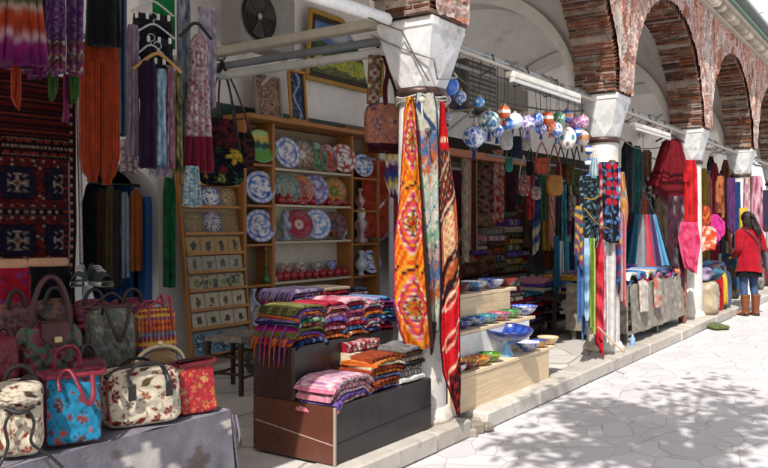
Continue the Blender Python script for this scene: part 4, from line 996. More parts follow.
plt(299, 209, 240, 1, 2, pl_medal(H('8c1a22'), H('a8242c'), H('e0c8c0'), 12), 'dark red plate with white centre ring on the third middle shelf', turn=-16)
plt(317, 209, 240, 1, 2, pl_iznik(WH, [H('5a7ac0'), H('8a9ac8')], 8, 12), 'white plate with pale blue rings on the third middle shelf', turn=-16, dy=.02)
plt(334, 212, 240, 1, 2, pl_medal(H('4a1f1a'), H('8a4a2a'), H('2a1a1a'), 10), 'dark brown plate on the third middle shelf', turn=-16)
plt(363, 147, 171, 2, 0, pl_iznik(WH, [BL, H('6a8ac8')], 7, 15), 'blue ringed plate on the top right shelf', turn=-12)
plt(376, 150, 173, 2, 0, pl_iznik(H('a8b4d8'), [NV, BL], 7, 16), 'small navy plate at the right end of the top right shelf', turn=-12)
plt(374, 178, 205, 2, 1, pl_iznik(WH, [RE, NV], 6, 17), 'white plate with red and navy blossoms on the second right shelf', turn=-16)
plt(376, 211, 239, 2, 2, pl_iznik(H('8a7a8a'), [H('3a2a4a'), H('b0a0a8')], 7, 18), 'purple grey plate on the third right shelf', turn=-16)
plt(371, 246, 270, 2, 3, pl_iznik(WH, [BL, NV], 8, 19), 'blue and white plate on the fourth right shelf', turn=-16)
# pomegranates
def pomegranate():
    m = MB(); m.lathe([(.001, 0), (.03, .002), (.052, .022), (.058, .05), (.05, .078), (.028, .094), (.012, .1), (.011, .108), (.02, .124), (.014, .122), (.001, .108)], 18, H('9c1826')); return m.build('ceramic_pomegranate', 'ceramic')
pg = None
for row, (sh, x0, x1, n, nm) in enumerate([(1, 283, 353, 9, 'upper'), (3, 281, 353, 10, 'lower')]):
    for i in range(n):
        p = at(x0+4+(x1-x0-6)*i/(n-1), 200, BY+.05); loc = (min(DV[2]-.09, max(DV[1]+.09, p.x)), BY+.155, SH[1][sh]+.001)
        if pg is None: pg = o = pomegranate()
        else: o = pg.copy(); COL.objects.link(o)
        o.location = loc; o.rotation_euler = (0, 0, i*1.3); sc_ = 1.+.06*math.sin(i*7+row); o.scale = (sc_,)*3
        tag(o, ('red ceramic pomegranate in the %s shelf row of the bookcase' % nm), 'ornament', 'red ceramic pomegranates, %s row' % nm)
# vases and jars
def vase(x, y0, y1, b, s, prof, pat, lab, Y=None, n=20):
    c = at(x, y0, Y or YP); h = (y1-y0)/F_PX*depth(c); m = MB()
    m.lathe([(r*h, z*h) for r, z in prof], n, lambda i, a: pat(i/len(prof), a)); return tag(m.build('ceramic_vase', 'ceramic', None, (c.x, c.y, (SH[b][s] if b is not None else ZF)+.001)), lab, 'vase')
VP = [(.001, 0), (.16, 0), (.17, .02), (.1, .06), (.08, .12), (.16, .2), (.24, .32), (.25, .42), (.2, .54), (.1, .64), (.07, .72), (.075, .8), (.12, .86), (.13, .92), (.08, .95), (.001, .96)]
def bust(): return [(.001, 0), (.2, 0), (.2, .1), (.12, .16), (.1, .3), (.2, .4), (.22, .55), (.1, .66), (.12, .75), (.14, .86), (.1, .96), (.001, 1)]
vase(285, 208, 239, 1, 2, bust(), lambda v, a: mix(H('b8c0cc'), H('4a5a7a'), .5+.5*math.sin(a*3+v*20)), 'bust shaped blue grey jar at the left of the third middle shelf')
vase(343, 221, 240, 1, 2, VP, lambda v, a: H('b8c4c8') if math.sin(a*4+v*9) > 0 else H('5a7a9a'), 'small grey blue jug at the right of the third middle shelf', BY+.17)
vase(361, 204, 240, 2, 2, bust(), lambda v, a: H('d8d4cc') if v > .55 else mix(H('6a3a4a'), H('c8b8b0'), .5+.5*math.sin(a*5)), 'pale jar with purple body on the third right shelf', BY+.17)
vase(360, 182, 205, 2, 1, VP, lambda v, a: H('b8b0a8') if math.sin(a*4+v*9) > 0 else H('8a2a2a'), 'red and grey small vase on the second right shelf', BY+.17)
vase(361, 246, 272, 2, 3, VP, lambda v, a: H('c8ccd0'), 'slim pale vase on the fourth right shelf', BY+.17)
HK = [(.001, 0), (.1, 0), (.12, .04), (.11, .16), (.04, .25), (.03, .38), (.05, .42), (.03, .46), (.03, .6), (.055, .64), (.03, .68), (.028, .8), (.06, .84), (.07, .9), (.03, .94), (.001, 1.)]
vase(266, 248, 288, 0, 3, HK, lambda v, a: H('2f6a3a') if v < .35 else H('7a6a4a'), 'green glass water pipe on the lower left shelf')
vase(274, 252, 289, 0, 3, HK, lambda v, a: H('c8c0c0') if int(v*14) % 2 else H('8a2a2a'), 'red and white banded water pipe on the lower left shelf', BY+.17)
vase(252, 300, 340, 0, 4, VP, lambda v, a: H('c8ccd4') if math.sin(a*4+v*12) > -.2 else H('6a7a9a'), 'large pale vase low at the left end of the bookcase')
vase(270, 318, 345, 0, 4, VP, lambda v, a: H('5a6a8a'), 'slate blue vase low at the left end of the bookcase')
# square tiles standing on the fourth middle shelf
def tile(w, h, pat, n=10):
    m = MB(); m.box((0, 0, h/2), (w, .012, h), H('b8a890'), .002); m.grid(n, n, lambda u, v: (-w/2+.004+(w-.008)*u, -.0085, .004+(h-.008)*v), pat, False); return m
for i, (x, cs, nm) in enumerate([(288, '8a5a4a 5a3a3a c8b0a0', 'brown'), (303, '6a7a7a a84a3a d0c8b8', 'grey and red'), (319, '5a8a9a d8d4c8 8a4a4a', 'teal'), (334, '2a4a9a d8dce0 5a7ac0', 'blue and white')]):
    c = at(x, 268, BY+.2); tag(tile(.17, .17, p_kilim(HS(cs), 2, 2, 4)).build('ceramic_tile', 'tile', None, (c.x, c.y, SH[1][3]+.03), rot=(R(-14), 0, 0)), nm+' square tile standing behind the lower pomegranate row', 'tile')

# ---- paintings
def painting(c, w, h, pat, lab, fw, fc, rot, n=(60, 40), inner=None):
    t = thing('framed_painting', lab, 'painting', c, rot=rot); m = MB()
    m.box((0, 0, h/2-fw/2), (w, .04, fw), fc, .008); m.box((0, 0, -h/2+fw/2), (w, .04, fw), fc, .008)
    for s in (-1, 1): m.box((s*(w/2-fw/2), 0, 0), (fw, .038, h-2*fw-.002), fc, .008)
    m.build('frame', 'wood_x', t)
    if inner:
        m = MB(); w2, h2 = w-2*fw, h-2*fw
        for s in (-1, 1): m.box((0, -.004, s*(h2/2-.03)), (w2-.004, .02, .06), inner, .004); m.box((s*(w2/2-.03), -.004, 0), (.06, .02, h2-.126), inner, .004)
        m.build('mount', 'wood_x', t)
    m = MB(); m.grid(n[0], n[1], lambda u, v: (-(w/2-fw)+(w-2*fw)*u, .006, h/2-fw-(h-2*fw)*v), pat, False); m.build('canvas', 'silk', t)
def land(u, v):
    k = nz(u*5, v*9, 1)*.12; s = nz(u*22, v*22, 4)
    if v < .42+k*1.4-.12*math.exp(-((u-.6)/.1)**2)*2: return mix(H('5a7ab0'), H('c8d4dc'), min(1, max(0, .5+1.6*nz(u*3, v*6, 8))))
    if v < .62+k: return HS('1f3a24 2f5a34 3a4a2a 5a7a3a')[int((s+1)*7) % 4]
    if v < .82+k: return HS('a8b83a c8c84a 6a9a3a d8c860')[int((s+1)*6) % 4]
    return HS('8a8a3a 4a6a2a 6a5a34 3a5a3a')[int((s+1)*7) % 4]
p = at(348, 55, YW-.12); painting(p, 1.62, .86, land, 'large gold framed landscape painting with meadow and trees high on the wall', .06, H('a8843a'), (R(4), 0, 0), inner=H('2f2620'))
SLf = p_blotch(HS('a86a5a d8c0a8 4a6a4a 8a3a34 c8a08a 3a4a3a b88a7a'), 9, 3)
p = at(268, 97, BY+.2); painting(p, .42, .49, SLf, 'still life panel of fruit and flowers standing on the bookcase', .025, H('8f8674'), (R(-6), 0, 0), (40, 50))
def bluep(u, v):
    if u < .12 or u > .88: return H('15203f')
    s = abs(u-.5-.22*math.sin(v*9)); 
    if s < .05: return H('a8c8d8')
    return H('c8684a') if nz(u*9, v*12, 2) > .42 else (H('5a9ac0') if nz(u*9, v*14, 7) > .35 else H('182a5a'))
p = at(297.5, 96, BY+.15); painting(p, .30, .60, bluep, 'narrow blue floral panel in a yellow frame standing on the bookcase', .03, H('c08a34'), (R(-5), 0, 0), (30, 60))
p = at(343, 15, YW-.06); painting(p, .32, .2, p_blotch(HS('3a2a1a c8a86a 6a4a2a'), 4, 3), 'tiny dark picture above the large landscape painting', .03, H('8a6234'), (0, 0, 0), (20, 12))
m = MB(); m.box((0, 0, 0), (.75, .26, .05), H('6b4a2c'), .005); c = at(360, 129, BY+.15); single(m, 'wooden_tray', 'wood_x', 'flat wooden tray lying on the right end of the bookcase top', 'tray', loc=(c.x-.1, c.y, BZ1+.052))

# ---- leaning rack with painted tiles
fb, ft = at(216, 362, Z=ZF), at(207, 172, 6.2)
base = Vector((fb.x, 5.86, ZF)); lean = math.atan2(.24, 2.1)
RW, RH = .84, 2.03
t = thing('tile_rack', 'leaning wooden rack with nine shallow ledges of painted tiles', 'rack', base, rot=(-lean, 0, 0))
m = MB()
for s in (-1, 1): m.box((s*(RW/2-.015), 0, RH/2), (.03, .05, RH), WD, .003)
m.build('side_rail', 'wood_z', t)
m = MB(); m.box((0, .03, RH/2), (RW-.06, .012, RH), H('a8906a')); m.build('backing', 'wood_z', t)
ROWS = [1.80, 1.57, 1.30, 1.10, .92, .74, .55, .37, .10]
for z in ROWS:
    m = MB(); m.box((0, -.015, z), (RW-.062, .065, .03), H('b8824a'), .002); m.build('ledge', 'wood_x', t)
SEP = HS('c8b48a 6a4a30 3a2a20 a8845a'); 
tiles = [[('plain tan', 2, '9a7a4a 8a6a3c a8885a'),], [('olive', 1, '8a7a4a 6a5a34'), ('white blue lattice', 1, 'd8d8d4 4a5a8a e0dcd4'), ('tan medallion', 1, 'a08050 6a5030 b89a6a')],
         [('tan rosette', 1, 'a88a58 7a6040 c0a878'), ('violet lattice', 1, 'c8c0c8 5a4a6a d8d0cc'), ('ochre', 1, 'a07a40 8a6430')],
         [('dark portrait on gold', 4, 'c8a050 2a2420 b89048 3a3a3a')], [('grey etched', 4, 'b0a48c 5a5a5a c0b498 3a3a3a')], [('green cream', 4, 'c0ac80 6a8a3a 3a3028 b8a478')],
         [('cream with brown animal', 4, 'd0bc94 5a3c24 d8c8a4 c8b48c')], [('cream with black figure', 4, 'd0c09c 2a2420 d8c8a4 c0a880')], [('black and blue medallion', 3, '1a2430 5a9ab8 c8d0d0 24384a')]]
on = ['first', 'second', 'third', 'fourth', 'fifth', 'sixth', 'seventh', 'eighth', 'ninth', 'tenth', 'eleventh', 'twelfth', 'thirteenth', 'fourteenth', 'fifteenth', 'sixteenth', 'seventeenth', 'eighteenth']
hs_ = [.2, .19, .21, .155, .145, .135, .15, .145, .215]
Mr = Matrix.Rotation(-lean, 3, 'X')
for r_i, (z, row) in enumerate(zip(ROWS, tiles)):
    items = [(nm, cs) for nm, n, cs in row for _ in range(n)]; n = len(items); w = (RW-.09)/n
    for i, (nm, cs) in enumerate(items):
        hh = hs_[r_i]; ww = w-.008
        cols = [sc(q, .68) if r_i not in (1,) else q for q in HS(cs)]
        if n == 4:
            def pt(u, v, cols=cols, s=r_i*7+i): 
                d = math.hypot((u-.5)*1.6, v-.42)+.25*nz(u*5+s, v*5, s)
                return cols[1] if d < .27 else (cols[3] if d < .32 else (cols[0] if nz(u*3, v*3, s) < .1 else cols[2]))
        else:
            pm = pl_iznik(cols[0], cols[1:], 8, r_i*3+i) if r_i != 0 else None
            pt = (lambda u, v, pm=pm: pm(min(1, math.hypot(u-.5, v-.5)*1.9), math.atan2(v-.5, u-.5))) if pm else p_blotch(cols, 5, i)
        lp = Vector((-RW/2+.045+w*(i+.5), -.012, z+.012))
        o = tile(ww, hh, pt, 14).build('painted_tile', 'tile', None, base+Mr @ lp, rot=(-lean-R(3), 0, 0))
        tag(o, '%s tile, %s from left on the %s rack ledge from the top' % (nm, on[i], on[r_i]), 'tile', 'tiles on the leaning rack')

# ---- low stool
c = at(237, 390, Z=ZF); sx, sy, sh = .42, .36, .46
t = thing('stool', 'low wooden stool with woven rush seat in front of the tile rack', 'stool', c, R(12))
WK = H('3a2418')
for a in (-1, 1):
    for b in (-1, 1):
        m = MB(); m.tube([(a*sx*.46, b*sy*.46, 0), (a*sx*.44, b*sy*.44, sh-.01)], [.02, .024], WK, 10); m.build('leg', 'wood_z', t)
m = MB()
for z in (.14, .28):
    for b in (-1, 1): m.tube([(-sx*.44, b*sy*.45, z), (sx*.44, b*sy*.45, z)], .012, WK, 8)
    for a in (-1, 1): m.tube([(a*sx*.45, -sy*.44, z+.03), (a*sx*.45, sy*.44, z+.03)], .012, WK, 8)
m.build('stretcher', 'wood_x', t)
m = MB()
def seatc(u, v): k = (int(u*16)+int(v*14)) % 2; return H('b0a698') if k else H('7a7064')
m.grid(16, 14, lambda u, v: (-sx/2+sx*u, -sy/2+sy*v, sh+.012+.02*(abs(u-.5)*2)**2-.012), seatc); m.grid(16, 1, lambda u, v: (-sx/2+sx*u, -sy/2-.003, sh+.012-.05*v+.02*(abs(u-.5)*2)**2-.012), seatc); m.grid(14, 1, lambda u, v: (-sx/2-.003, -sy/2+sy*u, sh+.02-.05*v), seatc); m.grid(14, 1, lambda u, v: (sx/2+.003, -sy/2+sy*u, sh+.02-.05*v), seatc)
m.grid(4, 4, lambda u, v: (-sx/2+sx*u, -sy/2+sy*v, sh-.03), H('4a4038')); m.build('woven_seat', 'wool', t)
c = at(258, 372, Z=ZF); m = MB(); m.lathe([(.001, 0), (.09, 0), (.12, .05), (.12, .14), (.08, .2), (.04, .24), (.045, .28), (.001, .28)], 18, H('4a4a52'), (c.x, c.y, ZF)); single(m, 'metal_urn', 'metal', 'dark metal urn on the floor beside the stool', 'urn')

# ---- folded textiles
PN = {'crimson': '9c1c2e b8384a 6e1220', 'magenta': 'b02a78 d060a0 7a1a58', 'violet': '6a4a9a 8f74b8 4a2f74', 'navy': '1f2a52 34427a 8a8fb0', 'teal': '2a7a84 5aa8ac 1a4a54', 'orange': 'd0682a e8944a a03c1c', 'cream': 'd8c8aa b8a484 e8dcc8', 'black': '1a181c 2c2a30 3a343c',
      'pink and white': 'd87a94 f0e8e4 6a4a9a c83a4a f0e8e4', 'rust': '8c3a22 b0563a 5a2418', 'rose': 'd08a98 e8b8c0 a84a64', 'grey': '7a7678 a09c9c 4a484c', 'sky blue': '4a88c8 8ab4dc 2a5a9a', 'olive': '6a6a3a 8c8a54 44442a', 'ochre': 'c8963a dcb868 8a5a24', 'brown': '5a3a2a 7c5a44 3a241a', 'green': '2f7a4a 5aa070 1c4a2c', 'lilac': 'b0a0c8 cfc4dc 7a6a9a', 'white': 'e4e0d8 cfcac4 f0ece6'}
def folded(w, d, h, cols, r_, pat='s', droop=0., fringe=False):
    m = MB(); M_ = 30; NX = NXF[0]; s0 = r_.random()*50; P = p_stripes(cols, r_.choice((12, 18, 24)), r_.choice((0, 0, 1)), int(s0*9)) if pat == 's' else p_blotch(cols, 11, s0) if pat == 'b' else p_kilim(cols, 5, 4, 4) if pat == 'k' else p_zig(cols, 14, 6, 2.4) if pat == 'z' else p_solid(cols[0], .12, s0)
    lay = r_.choice((2, 3, 3))
    def pt(u, v):
        a = 2*PI*v; ca, sa = math.cos(a), math.sin(a)
        y = math.copysign(abs(ca)**.45, ca)*d/2; z = h/2+math.copysign(abs(sa)**.6, sa)*h/2
        lip = .010*abs(math.sin(z/h*PI*lay))*(1 if abs(ca) > .45 else 0)
        y += math.copysign(lip, ca)
        x = (u-.5)*w
        y += .010*nz(u*4+s0, v*2, s0); z += .010*nz(u*3+s0, v*1.5+s0, 4)*(1 if sa > 0 else .3)
        x += .012*nz(v*3+s0, u, s0)*(abs(u-.5)*2)**2
        z -= droop*max(0, abs(u-.5)*2-.45)**2*3
        return (x, y, z)
    def cf(u, v):
        ca, sa = math.cos(2*PI*v), math.sin(2*PI*v)
        yy = (ca+1)/2
        if abs(ca) > .8: return sc(P(u, .05+.25*int((sa+1)/2*lay)), .95)
        return P(u, yy)
    m.grid(NX, M_, pt, cf)
    for u in (0, 1):
        vs = [pt(u, k/M_) for k in range(M_)]; m.add(vs, [tuple(range(M_))], cols[0])
    if fringe:
        for i in range(24):
            y = -d/2+d*i/23; m.tube([(-w/2+.005, y, h*.4), (-w/2-.03, y-.004, h*.25), (-w/2-.045, y+.004, -.02-.03*r_.random())], [.0035, .0035, .0015], r_.choice(cols), 4)
    return m
NXF = [64]
def pile(p, w, d, names, where, seed, th=.045, rz=0, kind='folded shawl', name='folded_shawl', droop=0., pats='sssbzk', fringe=.0, group=None):
    r_ = random.Random(seed); z = p[2]; n = len(names)
    for i, nm in enumerate(names):
        h = th*r_.uniform(.8, 1.25); cols = HS(PN[nm])
        if r_.random() < .6: cols = cols+[H(r_.choice(['e0d8cc', '2a2228', 'c8963a', '9c1c2e', '3a5a8a']))]
        m = folded(w*r_.uniform(.9, 1.04), d*r_.uniform(.92, 1.03), h, cols, r_, r_.choice(pats), droop, r_.random() < fringe)
        o = m.build(name, 'wool', None, (p[0]+r_.uniform(-.02, .02), p[1]+r_.uniform(-.012, .012), z+.001), rz+r_.uniform(-.09, .09))
        posn = 'top of' if i == n-1 else ('bottom of' if i == 0 else on[i]+' up in')
        tag(o, '%s %s, %s the %s' % (nm, kind, posn, where), 'textile', group or 'folded textiles'); z += h*.93
    return z

# ---- black display stand in front of the near column
SX0, SX1 = 3.58, 4.64
t = thing('display_stand', 'dark brown laminate stepped stand stacked with folded shawls', 'display stand', (SX0, 2.80, ZF))
LB = H('2e2422'); LG = H('241f20')
def panelbox(m, x0, x1, y0, y1, z0, z1, c, seam=None):
    m.box(((x0+x1)/2, (y0+y1)/2, (z0+z1)/2), (x1-x0, y1-y0, z1-z0), c, .004)
m = MB(); panelbox(m, 0, SX1-SX0, 0, .30, .012, .345, LG); m.build('lower_box', 'laminate', t)
m = MB(); panelbox(m, .003, SX1-SX0-.003, .304, .62, .012, .66, LG); m.build('upper_box', 'laminate', t)
m = MB(); panelbox(m, .42, SX1-SX0+.18, .624, .98, .012, .81, H('1a1718')); m.build('rear_box', 'laminate', t)
m = MB()
m.box((-.007, .31, .18), (.01, .62, .325), H('5a3428'), .002); m.box((-.007, .463, .502), (.01, .313, .311), H('3a2622'), .002)
m.build('side_panel', 'laminate', t)
m = MB(); m.box((-.004, -.004, .178), (.016, .016, .33), H('9a8a80'), .003); m.bar((-.013, .0, .13), (-.013, .6, .20), .003, .006, H('a8948a')); m.bar((0, -.003, .13), (SX1-SX0, -.003, .165), .006, .003, H('14100f')); m.build('edge_trim', 'laminate', t)
m = MB()
for a in (.05, SX1-SX0-.05):
    for b in (.05, .55): m.box((a, b, .006), (.06, .06, .012), H('111111'))
m.build('foot', 'plastic', t)
S = lambda x, y, z: (SX0+x, 2.80+y, ZF+z)
pile(S(.21, .16, .348), .40, .27, ['pink and white', 'violet', 'pink and white', 'rose', 'pink and white', 'pink and white'], 'pink zigzag pile on the lower step', 3, .026, .05, droop=.06, pats='z', kind='zigzag shawl', name='folded_scarf')
pile(S(.60, .17, .348), .34, .25, ['sky blue', 'orange', 'rust', 'navy', 'orange', 'rust', 'cream', 'orange', 'rust'], 'orange kilim pile on the lower step', 4, .024, 0, pats='kzb', kind='kilim cover', name='folded_kilim', droop=.02)
pile(S(.90, .17, .348), .27, .26, ['white', 'grey', 'brown', 'black', 'grey', 'brown', 'grey'], 'brown grey pile right on the lower step', 5, .032, 0, pats='kbs', kind='woven cover', name='folded_cover')
pile(S(.62, .30, .43), .34, .12, ['rust', 'cream', 'crimson'], 'kilim cushions leaning on the upper box', 6, .06, 0, pats='k', kind='kilim cushion', name='kilim_cushion')
ups = [(.16, ['navy', 'orange', 'violet', 'olive', 'magenta', 'green', 'navy']), (.41, ['orange', 'rust', 'rose', 'crimson', 'violet', 'rose']), (.62, ['orange', 'sky blue', 'crimson', 'rose', 'magenta', 'rose']), (.80, ['navy', 'crimson', 'white', 'rose', 'violet', 'orange']), (.97, ['crimson', 'magenta', 'violet', 'sky blue', 'teal', 'sky blue'])]
for k, (x, nm) in enumerate(ups):
    pile(S(x, .46, .665), .23 if k else .29, .31, nm+nm[1:4], ['leftmost', 'second', 'middle', 'fourth', 'rightmost'][k]+' pile on the upper tier', 20+k, .026, 0, fringe=.3 if k == 0 else 0, droop=.02 if k else .04, pats='sssbb')
m = MB()
for i in range(18): a = SX0-.01+.02*math.sin(i*2.1); y = 3.14+.013*i; m.tube([(a+.03, y, ZF+.72+.06*math.sin(i)), (a-.02, y, ZF+.70), (a-.03, y+.01, ZF+.60-.02*(i % 4)-(.05 if i % 9 == 0 else 0))], [.005, .005, .002], HS('a84a8a d0662a 7a4a9a b8386a')[i % 4], 5)
single(m, 'shawl_tassels', 'wool', 'pink and orange fringe hanging from the leftmost pile of the upper tier', 'fringe')
rr = [(.57, .30, ['violet', 'magenta', 'navy', 'violet', 'lilac']), (.86, .27, ['crimson', 'rose', 'white', 'crimson', 'cream']), (1.10, .26, ['black', 'black', 'grey', 'black'])]
for k, (x, w, nm) in enumerate(rr):
    pile(S(x, .80, .814), w, .3, nm, ['left', 'middle', 'right'][k]+' pile on the rear tier by the bookcase', 30+k, .028, 0, fringe=.6 if k == 0 else 0, pats='sbb')
# ---- rugs tied round the near column
CAMF = YAW-PI/2
def drape(name, lab, cat, rows, D, pat, folds, amp, seed, mat='wool', nx=60, nzz=240, hd=.012, group=None, wob=.0):
    x0, y0 = (rows[0][1]+rows[0][2])/2, rows[0][0]; k = D/F_PX
    c = EYE+(FWD+RGT*((x0-CX)/F_PX)+Vector((0, 0, (HZ-y0)/F_PX)))*D
    H_ = rows[-1][0]-y0
    P = [((r[0]-y0)/H_, -(r[0]-y0)*k, (r[2]-r[1])/2*k, hd, ((r[1]+r[2])/2-x0)*k, r[3] if len(r) > 3 else 0) for r in rows]
    m = MB(); m.cloth(P, pat, nx, nzz, folds, amp, seed, wob); return tag(m.build(name, mat, None, c, CAMF), lab, cat, group)
KO = HS('c8521a d8922a 98241c d8ccb0 8c2a5a 33201c c8408a')
def orange_kilim(u, v):
    y = 97+v*250; x = (u-.5)*42
    if u > .91: return KO[5]
    if u < .05: return KO[4]
    blk = (y-97) % 84; cy_ = blk-42
    q = abs(x-2)+abs(cy_)*.62; st = int(q/2.6)*2.6+(.8 if int(y/3) % 2 else 0)
    if blk < 9: return [KO[1], KO[5], KO[0], KO[1]][(int(x/4)+int(blk/3)) % 4]
    if st < 2.7: return KO[2]
    if st < 5.3: return KO[1] if (int(x)+int(y/2)) % 3 else KO[5]
    if st < 8: return KO[5]
    if st < 10.6: return KO[3] if int(y/3) % 2 else KO[6]
    if st < 13.3: return KO[0]
    if st < 15.5: return KO[1] if int(y/4) % 2 else KO[0]
    if st < 18: return KO[2]
    if st < 20.5: return KO[6] if int(y/3) % 3 else KO[3]
    if st < 23.2: return KO[1]
    return KO[1] if (int(x/3)+int(y/5)) % 3 == 0 else KO[0]
drape('orange_kilim', 'orange and yellow kilim rug with stepped diamonds tied to the near column', 'rug',
      [(97, 406, 414), (112, 403, 417), (150, 401, 420), (200, 398, 424), (247, 392, 427, -.03), (300, 391, 431, -.05), (330, 397, 433, -.05), (347, 404, 434, -.04)], 5.44, orange_kilim, 1.6, .034, 3)
KW = HS('b8b4a4 7a9a80 4a6a90 a88c86 b0603c 2f4468 98a8a2')
def pale_kilim(u, v):
    if u < .08 or u > .93: return KW[5]
    if v < .16: return KW[0] if abs(u-.5+.3*math.sin(v*30)) > .12 else KW[5]
    t = v*13+abs(u-.5)*3+.3*math.sin(u*20)
    return KW[[0, 1, 3, 2, 4, 0, 6][int(t) % 7]] if (int(u*10)+int(v*60)) % 5 else KW[[2, 0, 5, 4, 6, 1, 3][int(t) % 7]]
drape('pale_kilim', 'pale kilim rug with green, blue and pink bands on the front of the near column', 'rug',
      [(93, 416, 434), (110, 415, 437), (160, 418, 439), (200, 421, 439), (250, 425, 440), (300, 428, 440), (332, 431, 438)], 5.52, pale_kilim, 1.6, .018, 8)
def red_kilim(u, v):
    y = 102+v*311; d = y+(u-.5)*34
    RD_, MR, CR_, OR_ = H('b81a20'), H('4a1a1c'), H('dcc8a8'), H('d0642c')
    if u < .05 or u > .95: return H('2a1014')
    if y < 150: return CR_ if 137 < y < 142 and int(u*9) % 2 else sc(RD_, 1+.1*nz(u*9, v*20))
    if d < 213:
        if abs(d-166) < .9 or abs(d-206) < 1.2: return CR_
        return [H('a8502c'), H('3a5a4a'), H('b09a7c'), H('8a2a2a')][(int(u*7)+int(d/5)) % 4] if (int(u*9)+int(d/4)) % 3 == 0 else MR
    if d < 255: return H('c8b08c') if abs(u-.45) < .32-.002*abs(d-235) and (int(d/3)+int(u*9)) % 3 else H('b85a34')
    if d < 292: return OR_ if math.hypot((u-.5)*18, d-272) < 7 and (int(d)+int(u*14)) % 2 else (H('a88a6c') if (int(u*8)+int(d/4)) % 7 == 0 else H('2a1418'))
    if d < 372:
        a = math.hypot((u-.5)*22, (d % 40)-20); 
        if abs(d-296) < 1.5 or abs(d-334) < 1.3 or abs(d-368) < 1.5: return CR_
        return CR_ if 5 < a < 7 and (u-.5 < .2 or d % 40 > 20) else (MR if a < 2.2 else sc(H('c01c24'), 1+.15*nz(u*7, v*30)))
    return H('8c1c22') if (int(u*6)+int(d/4)) % 3 == 0 else H('24141a')
drape('red_kilim', 'long red and maroon kilim with dark pointed tip, right on the near column', 'rug',
      [(102, 440, 445), (125, 439, 447), (150, 438, 450), (200, 438, 457), (250, 440, 460), (290, 440, 461, -.02), (340, 439, 461, -.03), (372, 442, 462, -.03), (392, 449, 462, -.03), (413, 456, 459, -.03)], 5.50, red_kilim, 1.7, .026, 6, nx=60, nzz=300)
g('black_cloth', 'narrow black cloth end hanging below the pale kilim', 'cloth', (427, 437, 322, 352), 2.80, p_solid(H('121014')), [(0, .5), (1, .2)], CAMF, folds=1)
m = MB(); c0 = Vector((c1, CY, 0))
for i in range(3): m.tube([c0+Vector(((.178+.004*i)*math.cos(a*PI/16), (.178+.004*i)*math.sin(a*PI/16), 2.355+.018*i+.01*math.sin(a+i))) for a in range(33)], .008, H('cfc8ba'), 6)
q = at(422, 100, Y=2.82); m.ball(q, .025, H('cfc8ba'), 8, 6); m.tube([q, q+Vector((-.03, -.02, -.1)), q+Vector((-.01, -.03, -.18))], .007, H('cfc8ba'), 5)
single(m, 'rope', 'cloth', 'pale rope wound round the neck of the near column', 'rope')
g('bunting', 'blue, yellow and white zigzag woven hanging left of the orange kilim', 'hanging', (384, 402, 152, 196), 3.7, p_zig(HS('3a4a8a d8b83a e0dcd0 6a2a5a 3a4a8a'), 8, 3, 1.6), [(0, .5), (.6, .5), (1, .25)], CAMF, folds=1, mat='wool')

# ---- stepped bench with the bowls
WT, WT2 = H('dcc4a0'), H('d8bf9a')
EX = 6.75
t = thing('stepped_bench', 'light wooden three step bench displaying painted bowls', 'bench', (4.96, 2.84, ZF))
o_ = Vector((4.96, 2.84, ZF)); def_ = lambda x: x-o_.x
steps = [(4.96, .0, .19, .285), (5.07, .19, .38, .545), (5.07, .38, .60, .80)]
for k, (xs, ya, yb, zt) in enumerate(steps):
    m = MB(); m.box(((def_(xs)+def_(EX)+.13)/2, (ya+yb)/2+(.006 if k else 0), zt-.014), (EX+.13-xs, yb-ya+.008, .028), WT, .003); m.build('step_board', 'wood_x', t)
    zb = .0 if k == 0 else steps[k-1][3]
    m = MB(); m.box(((def_(xs)+def_(EX))/2, ya+.012, (zb+zt-.03)/2+.001), (EX-xs-.004, .018, zt-zb-.034), H('d8d8d8') if k == 1 else WT2, .002); m.build('riser_board', 'paint' if k == 1 else 'wood_x', t)
m = MB()
for k, (xs, ya, yb, zt) in enumerate(steps): m.box((def_(EX)-.011, (ya+.004+.60)/2 if k == 0 else (ya+.004+.6)/2, ((0 if k == 0 else steps[k-1][3]+.002)+zt-.031)/2), (.02, .60-ya-.006, zt-(0 if k == 0 else steps[k-1][3])-.034), WT2, .002)
m.build('end_panel', 'wood_z', t)
def bowl(x, k, D, inner, outer, lab, foot=.35, tilt=0, dy=0., hr=.36, name='painted_bowl'):
    Y = 2.84+(steps[k][1]+steps[k][2])/2+dy; c = at(x, 300, Y); R0 = D/2; h = D*hr
    pr = [(.001, 0), (foot*.9, 0), (foot, .02), (foot*.95, .07), (.62, .28), (.84, .58), (.97, .9), (1.0, 1.0), (.965, .995), (.8, .6), (.55, .3), (.25, .12), (.001, .09)]
    P2 = []
    for a, b in zip(pr, pr[1:]): P2 += [a, ((a[0]+b[0])/2, (a[1]+b[1])/2)]
    P2.append(pr[-1]); n0 = 15
    m = MB(); m.lathe([(r*R0, z*h) for r, z in P2], 64, lambda i, a: outer(1-P2[i][1], a) if i < n0 else inner(P2[i][0], a))
    o = m.build(name, 'ceramic', None, (c.x, Y, ZF+steps[k][3]+.001+(R0*foot*math.sin(R(abs(tilt))))), rot=(R(tilt), 0, 0)); return tag(o, lab, 'bowl', 'painted bowls on the stepped bench')
IZ = lambda g_, cs, s: pl_iznik(g_, cs, 8, s, -.12)
DR_ = H('7a141c')
bowl(458, 2, .22, IZ(DR_, [H('4a0c14'), H('c8a060')], 1), IZ(DR_, [H('4a0c14')], 1), 'dark red bowl on the top step beside the red kilim')
bowl(474, 2, .24, IZ(H('3a5aa0'), [WH, TQ], 2), IZ(H('4a7ab8'), [NV, WH], 2), 'blue bowl with turquoise inside on the top step')
bowl(491, 2, .25, IZ(WH, [BL, NV], 3), IZ(WH, [BL, NV], 5), 'blue and white bowl on the top step')
